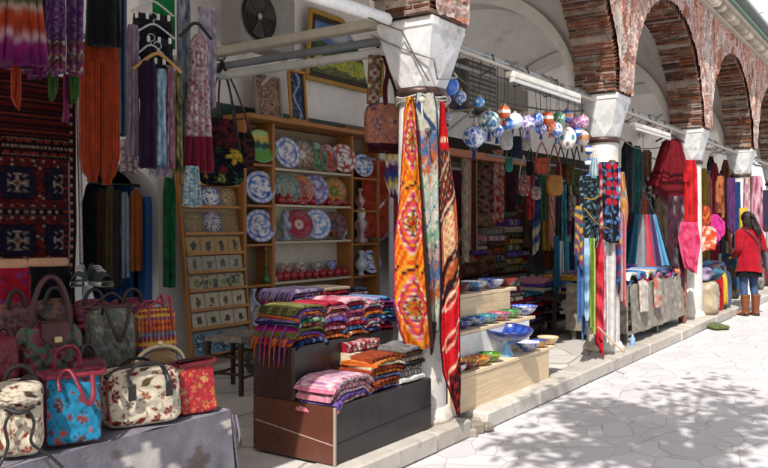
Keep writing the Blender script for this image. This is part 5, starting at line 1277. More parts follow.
bowl(506, 2, .22, IZ(H('a02a24'), [H('6a1418'), H('d89a5a')], 4), IZ(H('9a2420'), [H('5a1418')], 4), 'brick red bowl at the right end of the top step')
for x, cs, nm in [(461, ('3a4a9a', '1f2a6a e0dcd4'), 'navy'), (475, ('4a8ab8', '1f3a7a e6e4de'), 'sky blue'), (487, ('3a9a98', '1f5a6a e6e4de'), 'turquoise'), (499, ('c8a0a0', '8a3a4a 4a5aa0'), 'rose'), (511, ('4a9a5a', '1f5a2c e6e4c0'), 'green'), (524, ('e6e4de', '2a52b0 1f2a6a'), 'white and cobalt')]:
    bowl(x, 1, .205 if x < 520 else .25, IZ(H(cs[0]), HS(cs[1]), x), IZ(H(cs[0]), HS(cs[1]), x+1), nm+' painted bowl in the row on the middle step')
bowl(456, 0, .17, IZ(H('5a5aa0'), [WH], 3), IZ(H('3a3a7a'), [WH], 3), 'violet blue small bowl on the lowest step by the red kilim', dy=-.01)
bowl(466, 0, .19, IZ(H('8c1420'), [H('d8a03a')], 3), IZ(H('7a101c'), [H('4a0c14')], 3), 'dark crimson bowl on the lowest step', dy=-.01)
bowl(478, 0, .2, IZ(H('c87a1c'), [H('8a4a14'), YL], 6), IZ(H('d8a02a'), [H('8a4a14')], 6), 'amber yellow bowl on the lowest step', dy=-.01)
bowl(490, 0, .2, IZ(H('5a9a2a'), [H('2f5a1c'), YL], 6), IZ(H('b8b83a'), [H('3a6a2a')], 6), 'lime green bowl on the lowest step', dy=-.01)
def footed():
    R0 = .215; pr = [(.001, 0), (.06, 0), (.062, .008), (.035, .05), (.022, .085), (.03, .10), (.06, .112), (.12, .14), (.17, .175), (.2, .205), (R0, .235), (R0-.008, .236), (.19, .205), (.15, .17), (.1, .14), (.05, .124), (.001, .12)]
    P2 = []
    for a, b in zip(pr, pr[1:]): P2 += [a, ((a[0]+b[0])/2, (a[1]+b[1])/2)]
    P2.append(pr[-1]); ou, inn = IZ(H('3a62b8'), [NV, WH, BL], 9), IZ(H('2a52a8'), [NV, WH], 9); m = MB()
    m.lathe(P2, 64, lambda i, a: (H('6aa0c8') if P2[i][1] < .105 else ou(P2[i][0]/R0, a)) if i < 21 else inn(P2[i][0]/R0, a))
    c = at(508, 345, 2.93); tag(m.build('footed_bowl', 'ceramic', None, (c.x, 2.945, ZF+steps[0][3]+.004), rot=(R(5), R(-3), 0)), 'large cobalt blue bowl raised on a pale blue conical foot, lowest step', 'bowl', 'painted bowls on the stepped bench')
footed()
bowl(527, 0, .22, IZ(H('3a6ac8'), [WH, NV], 8), IZ(WH, [BL], 8), 'white bowl with blue inside next to the large cobalt bowl', dy=-.02)
bowl(538, 0, .18, IZ(H('4a7ac0'), [NV, YL], 8), IZ(H('d8b070'), [H('8a5a2a')], 8), 'honey coloured bowl with blue inside on the lowest step', dy=-.02)
bowl(548, 0, .2, IZ(WH, [H('c8a070'), BL], 5), IZ(H('e0c8a0'), [H('b8905a')], 5), 'cream bowl at the right end of the lowest step', dy=-.02)
# ---- hanging painted globes between the near column and the beaded column
def globe(x, y, rpx, cs, kind, lab, Y=3.05, sqz=1.):
    c = at(x, y, Y); r = rpx*1.02/F_PX*depth(c); cols = HS(cs); t = thing('hanging_globe', lab, 'ornament', c, (x*1.7) % 6, 'painted globes under the awning frame')
    def f(v, a):
        if kind == 'flower':
            q = nz(math.cos(a)*2.2+x, math.sin(a)*2.2, v*4.5); return cols[0] if abs(q) < .13 else cols[1+int(abs(q)*9) % (len(cols)-1)]
        if kind == 'dots': return cols[1+int(a*2) % (len(cols)-1)] if (math.sin(a*5)*math.sin(v*PI*5)) > .35 else cols[0]
        if kind == 'band': return cols[1] if .42 < v < .58 else (cols[2] if .36 < v < .64 and int(a*6) % 2 else cols[0])
        return sc(cols[0], 1+.3*nz(a*2, v*5, x))
    m = MB(); m.ball((0, 0, 0), r, f, 60, 40, (1, 1, sqz)); m.build('globe', 'ceramic', t)
    m = MB(); m.lathe([(.02, r*sqz-.006), (.018, r*sqz+.012), (.006, r*sqz+.018)], 10, H('8a7a5a')); top = 2.86-c.z; m.tube([(0, 0, r*sqz), (.004, .01, (r+top)/2), (0, .02, max(r+.03, top))], .003, H('2a2826'), 5); m.build('cord', 'plastic', t)
    if kind in ('flower', 'band'):
        m = MB()
        for i in range(7): a = i*.9; m.tube([(.006*math.cos(a), .006*math.sin(a), -r*sqz), (.014*math.cos(a), .014*math.sin(a), -r*sqz-r*.9)], .004, cols[-1], 4)
        m.ball((0, 0, -r*sqz-.008), .012, cols[1], 8, 6); m.build('tassel', 'cloth', t)
for a in [(449, 86, 10, '2a62b8 1f3a8a', 'plain', 'plain cobalt blue globe, largest of the four beside the near capital'), (460, 97, 6.5, '3a72c0 d8dce0 1f3a8a', 'flower', 'blue and white globe low right of the cobalt globe'), (445, 100, 6, '6a5a9a d8d0d8 8a2a4a', 'flower', 'violet globe low left of the cobalt globe'), (447, 117, 5, '5a4a8a c8c0d0 3a2a5a', 'flower', 'small violet globe lowest beside the red kilim top'),
          (479, 102, 5.5, '3a8ac8 e0e4e4 1f4a9a', 'dots', 'small sky blue globe on the dark strap'), (489, 121, 10.5, 'e4e2dc 2a62a8 3a8a5a 1f3a8a', 'flower', 'white globe with blue and green leaves'), (474, 137, 11, 'dcdcdc 2a8aa8 2a5ab0 1f3a8a', 'flower', 'largest white globe with turquoise and blue blossoms'),
          (504, 112, 6.5, 'd8622a e8e0d0 a83a1c', 'band', 'orange globe with white ring'), (515, 121, 8, 'c8d4e0 b0c0d4', 'plain', 'pale milky blue globe'), (527, 123, 8, 'e0dce4 8a6ab0 5a4a9a', 'flower', 'white globe with lilac flowers'),
          (547, 118, 6.5, 'd8562a e4dccc 8a2a1c', 'band', 'red orange globe with white ring near the second capital'), (550, 126, 6, 'd86a3a e4dccc b8421c', 'flower', 'orange and white globe just below the red orange one'), (559, 118, 6.5, '2f9a6a d8e4dc 1c6a4a', 'flower', 'green globe near the second capital'), (567, 116, 6, '3a5ab8 d87a4a e0dcd4', 'band', 'blue globe with orange ring near the second capital'),
          (575, 122, 6.5, '7a5ab0 e0d8e4 c83a6a', 'flower', 'violet globe with pink flowers'), (583, 122, 6.5, 'c84a5a e8dcd8 3a5ab0', 'flower', 'rose red globe nearest to the second capital'), (567, 138, 9, 'e6e6e0 2a7a8a b83a2a', 'dots', 'egg shaped white globe with teal and red dots'), (497, 131, 6.5, 'd8dce0 3a6ab8 1f3a8a', 'flower', 'blue flowered globe tucked behind the largest two white globes'), (508, 124, 6, '3a7ac8 e0e4e8 1f4a9a', 'dots', 'blue dotted globe below the orange globe'), (537, 119, 6.5, 'dcdce4 2a52b0 4a7ac8', 'flower', 'cobalt flowered globe between the lilac and red orange ones'),
          (556, 130, 6.5, 'e0e0e4 2a52b0 6a8ac8', 'flower', 'white globe with cobalt leaves beside the egg shaped one'), (576, 132, 6, '2a62b8 d8dce4 1f3a8a', 'band', 'deep blue globe with white ring by the second capital'), (541, 129, 5.5, 'c8c0dc 6a5ab0 3a2a6a', 'flower', 'small violet flowered globe in the middle of the cluster'),
          (582, 138, 7.5, 'd8ccc0 b8764a 8a5a3a', 'band', 'cream globe with brown ring below the rose red one')]:
    globe(*a, sqz=1.25 if 'egg' in a[5] else 1.)

# ---- the open shop behind the bowls
def stand_box(name, lab, x0, x1, Y, D_, z, col, mat='wood_x'):
    a, b = at(x0, 300, Y).x, at(x1, 300, Y).x; t = thing(name, lab, 'table', ((a+b)/2, Y+D_/2, ZF)); L = b-a
    m = MB(); m.box((0, 0, z-ZF-.02), (L, D_, .04), col, .005); m.build('tabletop', mat, t)
    for s in (-1, 1):
        for q in (-1, 1): m = MB(); m.box((s*(L/2-.04), q*(D_/2-.04), (z-ZF-.04)/2), (.05, .05, z-ZF-.042), sc(col, .7), .004); m.build('leg', mat, t)
    m = MB(); m.box((0, 0, .2 if z > .5 else .04), (L-.1, D_-.1, .02), sc(col, .8)); m.build('lower_shelf', mat, t)
    return a, b
tabs = [(460, 545, 3.95, .62, .30), (466, 556, 4.95, .5, .80), (470, 540, 5.5, .5, 1.0)]
for k, (x0, x1, Y, D_, z) in enumerate(tabs): stand_box('display_table', ['low dark table in front of the textile stacks', 'middle dark table carrying stacked blankets', 'rear dark table carrying bundles by the wall'][k], x0, x1, Y, D_, z, H('3a2a20'))
TOP = {}
def px_pile(xc, k, wpx, names, where, seed, th=.055, pats='sssbz', droop=0.):
    NXF[0] = 36; x0, x1, Y, D_, z = tabs[k]; c = at(xc, 300, Y+D_/2); w = wpx
    TOP[xc] = r__ = pile((c.x, c.y, z+.001), w, .42, names, where, seed, th, 0, 'folded blanket', 'folded_blanket', droop, pats); return r__
px_pile(476, 0, .62, ['grey', 'crimson', 'black', 'rust', 'cream', 'brown', 'olive', 'rose', 'violet', 'crimson'], 'leftmost stack on the low table', 51)
px_pile(497, 0, .66, ['crimson', 'navy', 'rose', 'black', 'violet', 'crimson', 'cream', 'grey', 'rose', 'teal'], 'second stack on the low table', 52)
px_pile(518, 0, .66, ['violet', 'crimson', 'black', 'rose', 'navy', 'crimson', 'teal'], 'third stack on the low table', 53)
px_pile(537, 0, .6, ['black', 'rose', 'navy', 'crimson', 'grey', 'rust', 'cream', 'violet', 'rose'], 'rightmost stack on the low table', 54)
px_pile(482, 1, .66, ['brown', 'olive', 'grey', 'rust', 'brown', 'rose', 'grey'], 'left bundle on the middle table', 55, .1, 'b')
px_pile(502, 1, .6, ['olive', 'ochre', 'violet', 'olive', 'ochre', 'olive', 'cream', 'violet'], 'olive bundle on the middle table', 56, .1, 'bs')
px_pile(521, 1, .62, ['crimson', 'sky blue', 'ochre', 'crimson', 'white', 'black', 'crimson', 'rust', 'ochre', 'cream'], 'bright stack on the middle table', 57, .07)
px_pile(541, 1, .8, ['grey', 'rust', 'brown', 'crimson', 'rust', 'grey', 'rust', 'grey', 'crimson', 'brown', 'rust'], 'striped stack on the middle table', 58, .055, 's')
px_pile(519, 2, .7, ['crimson', 'rust', 'cream', 'crimson', 'black', 'rust', 'crimson', 'rose', 'crimson', 'crimson', 'white', 'cream', 'ochre', 'black'], 'tall red stack on the rear table', 59, .05, 's')
px_pile(500, 2, .5, ['brown', 'black', 'brown', 'brown', 'sky blue'], 'brown stack on the rear table', 60, .09, 'b')
px_pile(466, 1, .4, ['violet', 'rust', 'grey', 'black', 'crimson', 'violet', 'cream', 'grey'], 'stack behind the bowls on the middle table', 61, .06, 's')
px_pile(552, 1, .4, ['navy', 'ochre', 'sky blue', 'cream', 'ochre', 'navy', 'navy', 'rust', 'sky blue', 'cream'], 'yellow blue stack right on middle table', 62, .06, 's')
px_pile(535, 2, .6, ['rose', 'crimson', 'violet', 'black', 'crimson', 'rust', 'rose', 'crimson', 'rose', 'ochre', 'violet', 'crimson', 'crimson'], 'right red stack on the rear table', 63, .055, 's')
px_pile(484, 2, .6, ['rust', 'brown', 'crimson', 'ochre', 'brown', 'rust', 'rust', 'rust', 'crimson', 'cream'], 'left brown stack on the rear table', 64, .06, 'sk')
for i, (x, z, cs, lab) in enumerate([(472, .81, '5a3a2a 8a5a3c 3a2a20', 'lowest brown rolled rug left in the open shop'), (473, .95, '6a4a34 a87850 3a2a24', 'middle tan rolled rug left in the open shop'), (472, 1.1, '4a2c20 7a3a2a 2a1c18', 'topmost rust rolled rug left in the open shop')]):
    c = at(x, 300, 5.02+.03*i); m = MB(); P_ = p_kilim(HS(cs), 1.5, 6, 4)
    m.lathe([(.001, -.42), (.02, -.42), (.075, -.42), (.08, -.40)]+[(.08+.004*math.sin(q), -.38+.76*q/14) for q in range(15)]+[(.08, .40), (.075, .42), (.02, .42), (.001, .42)], 18, lambda i_, a: P_(a/6.3, i_/20), (0, 0, 0), True, Matrix.Rotation(R(90), 3, 'Y'))
    single(m, 'rolled_rug', 'wool', lab, 'rug', 'rolled rugs', (c.x+.1, 5.02+.03*i, z+.08))
c, w, h = frame_px(497, 526, 208, 246, 5.35); c.z = 1.002; w = .62
c = at(506, 300, 5.74); t = thing('sack_bag', 'big pale patterned kilim sack standing over the stacks of the open shop', 'bag', (c.x, 5.74, TOP[500]), FAC)
m = MB(); pk = p_kilim(HS('b89a74 6a4a3a d0bc98 8a5a44'), 3, 4, 4); m.puff(.58, .24, .46, pk, 3.5, 22, .4, seed=4); m.build('body', 'wool', t)
m = MB(); m.tube(loop(.3, .4, .16, -.03), .014, H('5a3a28'), 7); m.build('handle', 'leather', t)
m = MB(); c = at(498, 140, 4.7); m.bar((at(446, 142, 4.7).x, 4.7, 2.36), (at(528, 142, 4.7).x, 4.7, 2.36), .1, .09, H('a8623a'), .006); single(m, 'wooden_rail', 'wood_x', 'orange brown wooden rail over the kilims in the open shop', 'rail')
WK2 = R(-45)
for b, Y, cs, pk, lab in [((470, 478, 148, 250), 4.75, '6a2a2a c8b89a 3a2420', 's', 'narrow beige and red band hanging by the red kilim'), ((478, 494, 152, 212), 4.78, '2a1c1c 4a2a28 8a6a5a', 'k', 'dark brown kilim hanging from the wooden rail'), ((492, 503, 150, 222), 4.74, 'b83a34 d8ccb8 7a2a28', 'k', 'red and white patchwork runner hanging from the wooden rail'),
                          ((505, 516, 148, 212), 4.76, '4a2a34 3a2028', 'b', 'dark plum cloth hanging from the wooden rail'), ((462, 470, 150, 262), 4.72, 'c8b8a0 4a3a34', 'k', 'pale speckled runner hanging behind the red kilim'), ((514, 522, 148, 205), 4.8, '2a3a3a 3a4a4a', 'b', 'dark teal cloth at the right of the wooden rail')]:
    g('hanging_kilim', lab, 'rug', b, Y, p_kilim(HS(cs), 2, 6, 4) if pk == 'k' else p_blotch(HS(cs), 5, 2) if pk == 'b' else p_stripes(HS(cs), 7, 0), rz=WK2, folds=1, hd=.015, mat='wool', nx=14, nzz=40)
def strap_bag(name, lab, b, Y, pat, sd, mat='cloth', part=.55):
    c, w, h = frame_px(*b, Y, WK2); hb = h*part; c.z -= h; t = thing(name, lab, 'bag', c, WK2, 'bags under the painted globes')
    m = MB(); m.puff(w*.95, min(.14, w*.5), hb, pat, 3.4, 20, .25, seed=sd); m.build('body', mat, t)
    m = MB(); m.puff(w*.9, min(.15, w*.54), hb*.45, lambda u, v: sc(pat(u+.3, v), .8), 3, 14, .2, (0, -.004, hb*.6), seed=sd+1); m.build('flap', mat, t)
    for s_ in (-1, 1): m = MB(); m.tube([(s_*w*.4, 0, hb*.8), (s_*w*.3, 0, hb+(h-hb)*.5), (0, .01, h+.05)], .008, sc(pat(.5, .5), .5), 6); m.build('strap', 'leather', t)
r_ = random.Random(31)
m = MB(); m.tube([(8.2, 4.2, 2.3), (13.4, 4.2, 2.3)], .016, H('6a6c6e')); single(m, 'clothes_rail', 'paint', 'grey rail across the open shop behind the small bags', 'rail')
MISC = [('ruby red', '8a1c2a b03a44'), ('indigo', '24305a 3a4a80'), ('emerald', '1f5a3c 3a7a54'), ('mustard', 'a8842c c8a848'), ('salmon', 'b8685a d08c7c'), ('charcoal', '2a2a2e 48484c'), ('turquoise', '2a7a8a 4a9aa8'), ('plum', '4a1f44 6a3a60'), ('ivory', 'c8c0ac b0a48c'), ('chestnut', '5a3020 7a4a34'), ('coral pink', 'c8706a e09a90'), ('slate', '4a5460 6a7480')]
for k, (nm, cs) in enumerate(MISC):
    x = 527+5.2*k; y = 186+r_.uniform(-14, 10)
    g('hanging_textile', nm+' textile in the dense row at the back of the open shop', 'textile', (x, x+8, y, y+r_.uniform(42, 82)), 4.15+.03*(k % 4), [p_blotch(HS(cs), 9, k), p_stripes(HS(cs+' c8b89a'), 9, k % 2, k), p_kilim(HS(cs+' 2a2024'), 2, 6, 4)][k % 3], rz=WK2, folds=2, amp=.02, hd=.02, nx=16, nzz=36, wob=.04, rail=(4.2, 2.3))
for b, Y, cs, nm in [((500, 513, 118, 150), 3.4, 'e0dcd8 c8c8cc', 'white'), ((511, 522, 120, 158), 3.5, '1a2030 2a3448', 'navy'), ((521, 531, 128, 150), 3.5, 'c8c0b4 a8a094', 'grey beige'), ((505, 513, 148, 172), 3.6, '2a7a6a 3a8a7a', 'teal'), ((526, 534, 150, 176), 3.5, '14141a', 'black'),
                     ((534, 550, 146, 174), 3.6, 'c85a4a d8705a', 'coral'), ((518, 530, 160, 196), 3.7, '8a8a4a c84a3a 3a3a6a d8d0c0', 'many coloured'), ((531, 541, 176, 200), 3.7, 'b83a3a d8d0c8 2a2a3a', 'red and white'), ((565, 575, 146, 186), 3.5, 'a81c24 3a7a4a 1a1a1c', 'red and green'), ((572, 582, 150, 196), 3.6, '2a2a2e 6a6a3a', 'charcoal'), ((556, 566, 150, 180), 3.6, '6a1c2a 8a2a34', 'wine red')]:
    strap_bag('hanging_bag', nm+' small cloth bag hanging under the painted globes', b, Y, p_blotch(HS(cs) if len(cs) > 7 else HS(cs)*2, 6, len(nm)), len(nm))
strap_bag('ochre_bag', 'ochre suede pouch bag hanging low under the painted globes', (546, 563, 148, 196), 3.45, lambda u, v: sc(H('a06a24'), 1+.2*nz(u*7, v*7)), 3, 'leather', .42)
for k, (x, wd, hh, nm, cs) in enumerate([(482, .42, .30, 'brown leather', '5a3a28 6a4a34 8a6448'), (502, .4, .28, 'dark green felt', '3a4a38 54644c 2a3228'), (521, .36, .28, 'red and black woven', '8a2830 3a2428 b05a4a'), (541, .34, .26, 'rust suede', '8a4a30 a05e3c 6a3a28')]):
    c = at(x, 300, 5.2); t = thing('bulky_bag', nm+' bulky bag heaped on the stacks of the open shop', 'bag', (c.x, 5.2, TOP[x]), FAC)
    m = MB(); m.puff(wd, .26, hh, p_kilim(HS(cs), 3, 3, 4) if k == 2 else p_blotch(HS(cs), 5, k), 3, 26, .35, seed=k); m.build('body', 'leather', t); m = MB(); m.tube(loop(wd*.5, hh*.9, hh*.4, -.04), .013, sc(HS(cs)[0], .6), 7); m.build('handle', 'leather', t)
g('brown_trousers', 'loose brown trousers hanging at the back of the open shop', 'trousers', (542, 561, 217, 268), 4.6, p_solid(H('7a4a2c')), [(0, .4), (1, .52)], WK2, folds=4, amp=.03)
g('dark_blouse', 'dark blue top hanging above the loose brown trousers', 'top', (541, 559, 190, 219), 4.6, p_solid(H('1f2a3a')), [(0, .3), (.15, .5), (1, .44)], WK2, folds=2)
p0, p1 = at(518, 196, 6.2), at(537, 196, 6.2)
t = thing('white_door', 'pale arched metal door half hidden behind the red blanket stack', 'door', ((p0.x+p1.x)/2, 6.18, ZF), 0)
L = p1.x-p0.x; m = MB(); m.box((0, 0, .85), (L, .05, 1.7), H('b8bcbe'), .01); m.lathe([(.001, -.025), (L/2, -.025), (L/2, .025), (.001, .025)], 36, H('b8bcbe'), (0, 0, 1.7), False, Matrix.Rotation(R(90), 3, 'X')); m.build('door_leaf', 'paint', t)
m = MB()
for s in (-1, 1):
    for zz in (.5, 1.25): m.box((s*L*.22, -.032, zz), (L*.32, .016, .6), H('a4a8aa'), .006)
m.build('panel', 'paint', t)
stand_box('side_table', 'dark side table with folded cloth left of the second column', 556, 584, 3.75, .5, .62, H('2a201a'))
def side(xp, w, names, where, sd):
    c = at(xp, 300, 4.0); pile((c.x, 4.0, .622), w, .4, names, where, sd, .05, 0, 'folded cloth', 'folded_cloth', .02, 'sbz')
side(563, .42, ['ochre', 'navy', 'cream', 'sky blue', 'ochre', 'grey'], 'left pile on the dark side table', 201); side(577, .42, ['navy', 'sky blue', 'ochre', 'white', 'navy'], 'right pile on the dark side table', 202)
for k, (x, cs, nm) in enumerate([(553, '2a6a8a 1f4a6a', 'petrol blue'), (558, 'c8ccd0 a0a8b0', 'silver white'), (563, '3a8aa0 5aa8bc', 'aqua'), (568, '1f2a4a 2f3c62', 'midnight blue'), (573, '5a8ac0 7aa4d0', 'cornflower blue'), (578, '6a2a3a 8a3a4c', 'burgundy'), (583, '2a5a4a 3c7260', 'bottle green')]):
    g('hanging_scarf', nm+' scarf in the row left of the second column', 'scarf', (x, x+7, 236+(k*5) % 9, 292+(k*7) % 14), 3.95, p_stripes([H(q) for q in cs.split()]+[sc(H(cs[:6]), 1.6)], 8, 0, k), [(0, .3), (1, .5)], WK2, folds=2, amp=.02, hd=.015, nx=14, nzz=24, wob=.05, rail=(4.2, 2.3))
for k in range(10):
    nm, cs = MISC[(k*5+2) % 12]; x = 560+r_.uniform(-2, 2)-k*.2+(k % 5)*5.5; y = 200+(k//5)*24
    t_, = (g('wall_pouch', nm+' pouch in the %s row of pouches left of the second column' % ['upper', 'lower'][k//5], 'pouch', (x, x+7, y, y+18), 4.3, p_blotch(HS(cs), 9, k), [(0, .3), (.3, .5), (1, .45)], WK2, folds=1, amp=.008, hd=.04, nx=12, nzz=14, rail=(4.2, 2.3))[0],)
# rows of merchandise deep in the arcade
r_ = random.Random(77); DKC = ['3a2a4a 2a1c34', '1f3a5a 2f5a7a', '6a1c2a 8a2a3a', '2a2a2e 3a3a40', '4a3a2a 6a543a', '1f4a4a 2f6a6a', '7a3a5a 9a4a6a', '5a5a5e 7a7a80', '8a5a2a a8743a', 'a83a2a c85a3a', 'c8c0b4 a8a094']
NMS = ['purple', 'blue', 'wine red', 'charcoal', 'brown', 'teal', 'mauve', 'grey', 'ochre', 'rust red', 'pale beige']
m = MB(); m.tube([(8.4, 4.9, 2.2), (19.5, 4.9, 2.2)], .018, H('8a8c8e')); single(m, 'clothes_rail', 'paint', 'long rail deep in the arcade carrying dark garments', 'rail')
xs = 11.0
i = 0
while xs < 19.3:
    k = r_.randrange(len(NMS)); L = r_.uniform(.8, 1.45); w = r_.uniform(.3, .46)
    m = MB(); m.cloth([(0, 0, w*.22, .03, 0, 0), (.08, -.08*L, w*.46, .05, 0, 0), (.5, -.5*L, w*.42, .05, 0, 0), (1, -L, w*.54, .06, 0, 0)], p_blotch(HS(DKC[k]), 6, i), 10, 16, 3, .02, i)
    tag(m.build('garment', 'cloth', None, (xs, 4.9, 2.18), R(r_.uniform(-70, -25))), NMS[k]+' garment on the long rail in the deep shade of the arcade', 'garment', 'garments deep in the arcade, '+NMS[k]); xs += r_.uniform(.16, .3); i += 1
xs = 8.6; i = 0
m = MB(); m.tube([(8.3, 6.0, 2.35), (17, 6.0, 2.35)], .018, H('8a8c8e')); single(m, 'clothes_rail', 'paint', 'rearmost rail along the shop wall carrying folded kilims', 'rail')
while xs < 16.5:
    k = r_.randrange(len(NMS)); L = r_.uniform(.9, 1.7); w = r_.uniform(.4, .7)
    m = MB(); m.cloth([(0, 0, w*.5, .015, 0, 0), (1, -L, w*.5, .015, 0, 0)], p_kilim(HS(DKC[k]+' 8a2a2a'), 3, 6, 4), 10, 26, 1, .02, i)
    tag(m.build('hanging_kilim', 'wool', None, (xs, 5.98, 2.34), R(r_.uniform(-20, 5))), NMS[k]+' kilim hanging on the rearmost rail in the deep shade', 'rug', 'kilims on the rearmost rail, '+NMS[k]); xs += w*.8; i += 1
# ---- goods on and around the second (beaded) column
for k, (y, lab) in enumerate(zip((150, 163, 178, 194, 208, 223), on)):
    c = at(589, y, 2.93); r = 4.4/F_PX*depth(c)
    m = MB(); m.ball((0, 0, 0), r, lambda v, a: H('e0e0dc') if .38 < v < .62 else H('24489a'), 16, 14); tag(m.build('blue_bead', 'ceramic', None, c), '%s from the top of the blue and white balls strung by the second column' % lab, 'bead')
m = MB(); m.tube([at(589, 118, 2.95), at(589, 150, 2.93), at(589.3, 238, 2.93)], .004, H('2a2a2a')); single(m, 'bead_string', 'plastic', 'dark string carrying the blue and white balls', 'string')
g('beaded_hanging', 'black panel with red ovals hanging on the second column', 'hanging', (599, 618, 162, 240), 2.78, lambda u, v: H('c01c2c') if math.hypot(((u*3) % 1)-.5, ((v*9) % 1)-.5) < .36 and u > .3 and v < .55 else (H('5a8ac8') if nz(u*9, v*22) > .2 else H('16161c')), rz=CAMF, folds=2, amp=.03, hd=.015, nx=40, nzz=120, wob=.05)
g('net_cloth', 'dark net with turquoise specks at the left of the second column', 'hanging', (580, 600, 176, 244), 2.82, lambda u, v: H('7ab0c0') if nz(u*9, v*30) > .35 else H('1a2028'), rz=CAMF, folds=3, amp=.03, hd=.012, nx=34, nzz=110, wob=.08)
for k, (x0, x1, y0, y1, cs, lab) in enumerate([(590, 599, 158, 238, '7ab8cc e0e4e4 3a7a94', 'turquoise and white scarf tied high on the second column'), (597, 603, 164, 240, 'b03a4a e0b0a8 6a1c2c', 'narrow rose red scarf left of the ovals panel'), (608, 616, 160, 176, '2a2a34 c8a03a', 'small black and gold trinket cloth on the second column'), (574, 583, 206, 262, 'c89a3a 8a3a5a 3a5a7a', 'gold and plum scarf at the left edge of the second column'), (619, 627, 214, 300, '3a6a9a c84a5a d8c8a8', 'blue and coral scarf at the right edge of the second column')]):
    g('hanging_scarf', lab, 'scarf', (x0, x1, y0, y1), 2.80-.004*k, p_stripes(HS(cs), 14, k % 2, k), [(0, .3), (.15, .5), (.7, .42), (1, .5)], CAMF, folds=2.2, amp=.028, hd=.014, nx=18, nzz=60, wob=.06)
g('blue_white_scarf', 'blue and white twisted scarf between the beads and the ovals panel', 'scarf', (613, 620, 168, 236), 2.84, p_stripes(HS('2a52b0 e0e0e0 c8281c 4a8ac8'), 14, 1, 2), rz=CAMF, folds=1)
g('orange_scarf', 'orange and tan scarf looped at the right of the second column', 'scarf', (617, 626, 172, 262), 2.9, p_blotch(HS('d07a3a a8502a e0a860 5a8a9a'), 6, 2), [(0, .3), (.4, .5, .04, .3), (1, .3)], CAMF, folds=1)
for k, (x0, x1, y0, y1, cs, lab) in enumerate([(577, 584, 238, 316, '2f5a94 4a78b0 24467a', 'steel blue scarf hanging leftmost on the second column'), (583, 590, 238, 318, '8ab4d8 a8c8e0 6a9ac8', 'pale sky blue scarf on the second column'), (589, 595, 238, 330, '8aa83a b0c05a 5a7a2a', 'yellow green scarf on the second column'),
                                              (594, 603, 236, 346, 'c0142c d83a4a 8c1024', 'crimson scarf hanging lowest on the second column'), (603, 616, 236, 342, 'e4e2de d0ccc8 f0eeea', 'white scarf on the second column'), (613, 621, 232, 284, 'c85a8a 3a6ab0 d8a83a', 'many coloured scarf at the right edge of the second column'), (581, 588, 240, 334, '3a4a6a 5a7aa0 24304a', 'slate blue scarf behind the sky blue one on the second column'), (598, 606, 240, 330, 'd8a0ac c86a80 e8d0d4', 'pale rose scarf between crimson and white scarves on the second column')]):
    g('hanging_scarf', lab, 'scarf', (x0, x1, y0, y1), 2.79+.004*k, p_stripes(HS(cs)+[sc(HS(cs)[0], .55), sc(HS(cs)[1], 1.25)], 9, k % 2, k), [(0, .4), (.2, .52), (1, .46)], CAMF, folds=2.2, amp=.022, hd=.012, nx=18, nzz=44, wob=.05)
for k, (a, b, lab) in enumerate([((584, 198), (605, 190), 'upper ochre cord tied round the second column'), ((584, 208), (612, 230), 'lower ochre cord slanting across the second column')]):
    m = MB(); m.tube([at(*a, 2.84), at((a[0]+b[0])/2, (a[1]+b[1])/2+5, 2.74), at(*b, 2.78)], .008, H('a8803e'), 7); single(m, 'ochre_rope', 'cloth', lab, 'cord')

# ---- counter table with the grey patterned cover, right of the second column
CX0, CX1, CYF, CZ = 9.2, 11.75, 2.90, .80
t = thing('counter_table', 'long counter with worn beige embroidered cover on a grey metal frame', 'table', (CX0, CYF, ZF)); L = CX1-CX0
PG = H('a89e90')
def cover(u, v): 
    q = nz(u*16, v*5, 4); return H('6e665c') if abs(q) < .05 else (mix(PG, H('8f8478'), .5+.5*nz(u*6, v*3, 9)) if nz(u*22, v*9, 2) < .3 else H('c8c0b0'))
m = MB()
m.grid(90, 24, lambda u, v: (L*u, -.012-.03*v+.012*math.sin(u*40+nz(u*9)*3)*v, CZ-ZF-.56*v+.01*math.sin(u*23)*v), cover)
m.grid(20, 24, lambda u, v: (-.012-.02*v, .75*u, CZ-ZF-.56*v), cover); m.grid(20, 24, lambda u, v: (L+.012+.02*v, .75*u, CZ-ZF-.56*v), cover)
m.grid(60, 10, lambda u, v: (-.012+(L+.024)*u, -.012+.77*v, CZ-ZF+.004*nz(u*20, v*4)), cover); m.build('cover', 'cloth', t)
m = MB()
for x in (.06, L*.5, L-.06):
    for y in (.05, .68): m.box((x, y, (CZ-ZF-.03)/2), (.045, .045, CZ-ZF-.034), H('77726c'), .004)
m.build('leg', 'metal', t)
m = MB()
for z in (.12, .24): m.box((L/2, .02, z), (L-.02, .03, .045), H('8a857e'), .004); m.box((L/2, .70, z), (L-.02, .03, .045), H('8a857e'), .004)
m.build('rail', 'metal', t)
NXF[0] = 36; r_ = random.Random(9); nmz = list(PN)
for k in range(7):
    pile((CX0+.2+k*.36, CYF+.18, CZ+.012), .36, .33, [r_.choice(['violet', 'crimson', 'navy', 'rose', 'teal', 'white', 'orange', 'sky blue', 'magenta', 'black', 'crimson', 'rose']) for _ in range(3)], ['first', 'second', 'third', 'fourth', 'fifth', 'sixth', 'seventh'][k]+' scarf pile along the beige counter', 70+k, .045, .1, 'folded scarf', 'folded_scarf', .06, 'bszb')
    if k % 2 == 0: pile((CX0+.25+k*.36, CYF+.56, CZ+.012), .36, .3, [r_.choice(['violet', 'ochre', 'navy', 'magenta', 'teal']) for _ in range(4)], ['first', '', 'second', '', 'third', '', 'fourth'][k]+' back pile along the beige counter', 90+k, .045, 0, 'folded scarf', 'folded_scarf', .03, 'bsz')
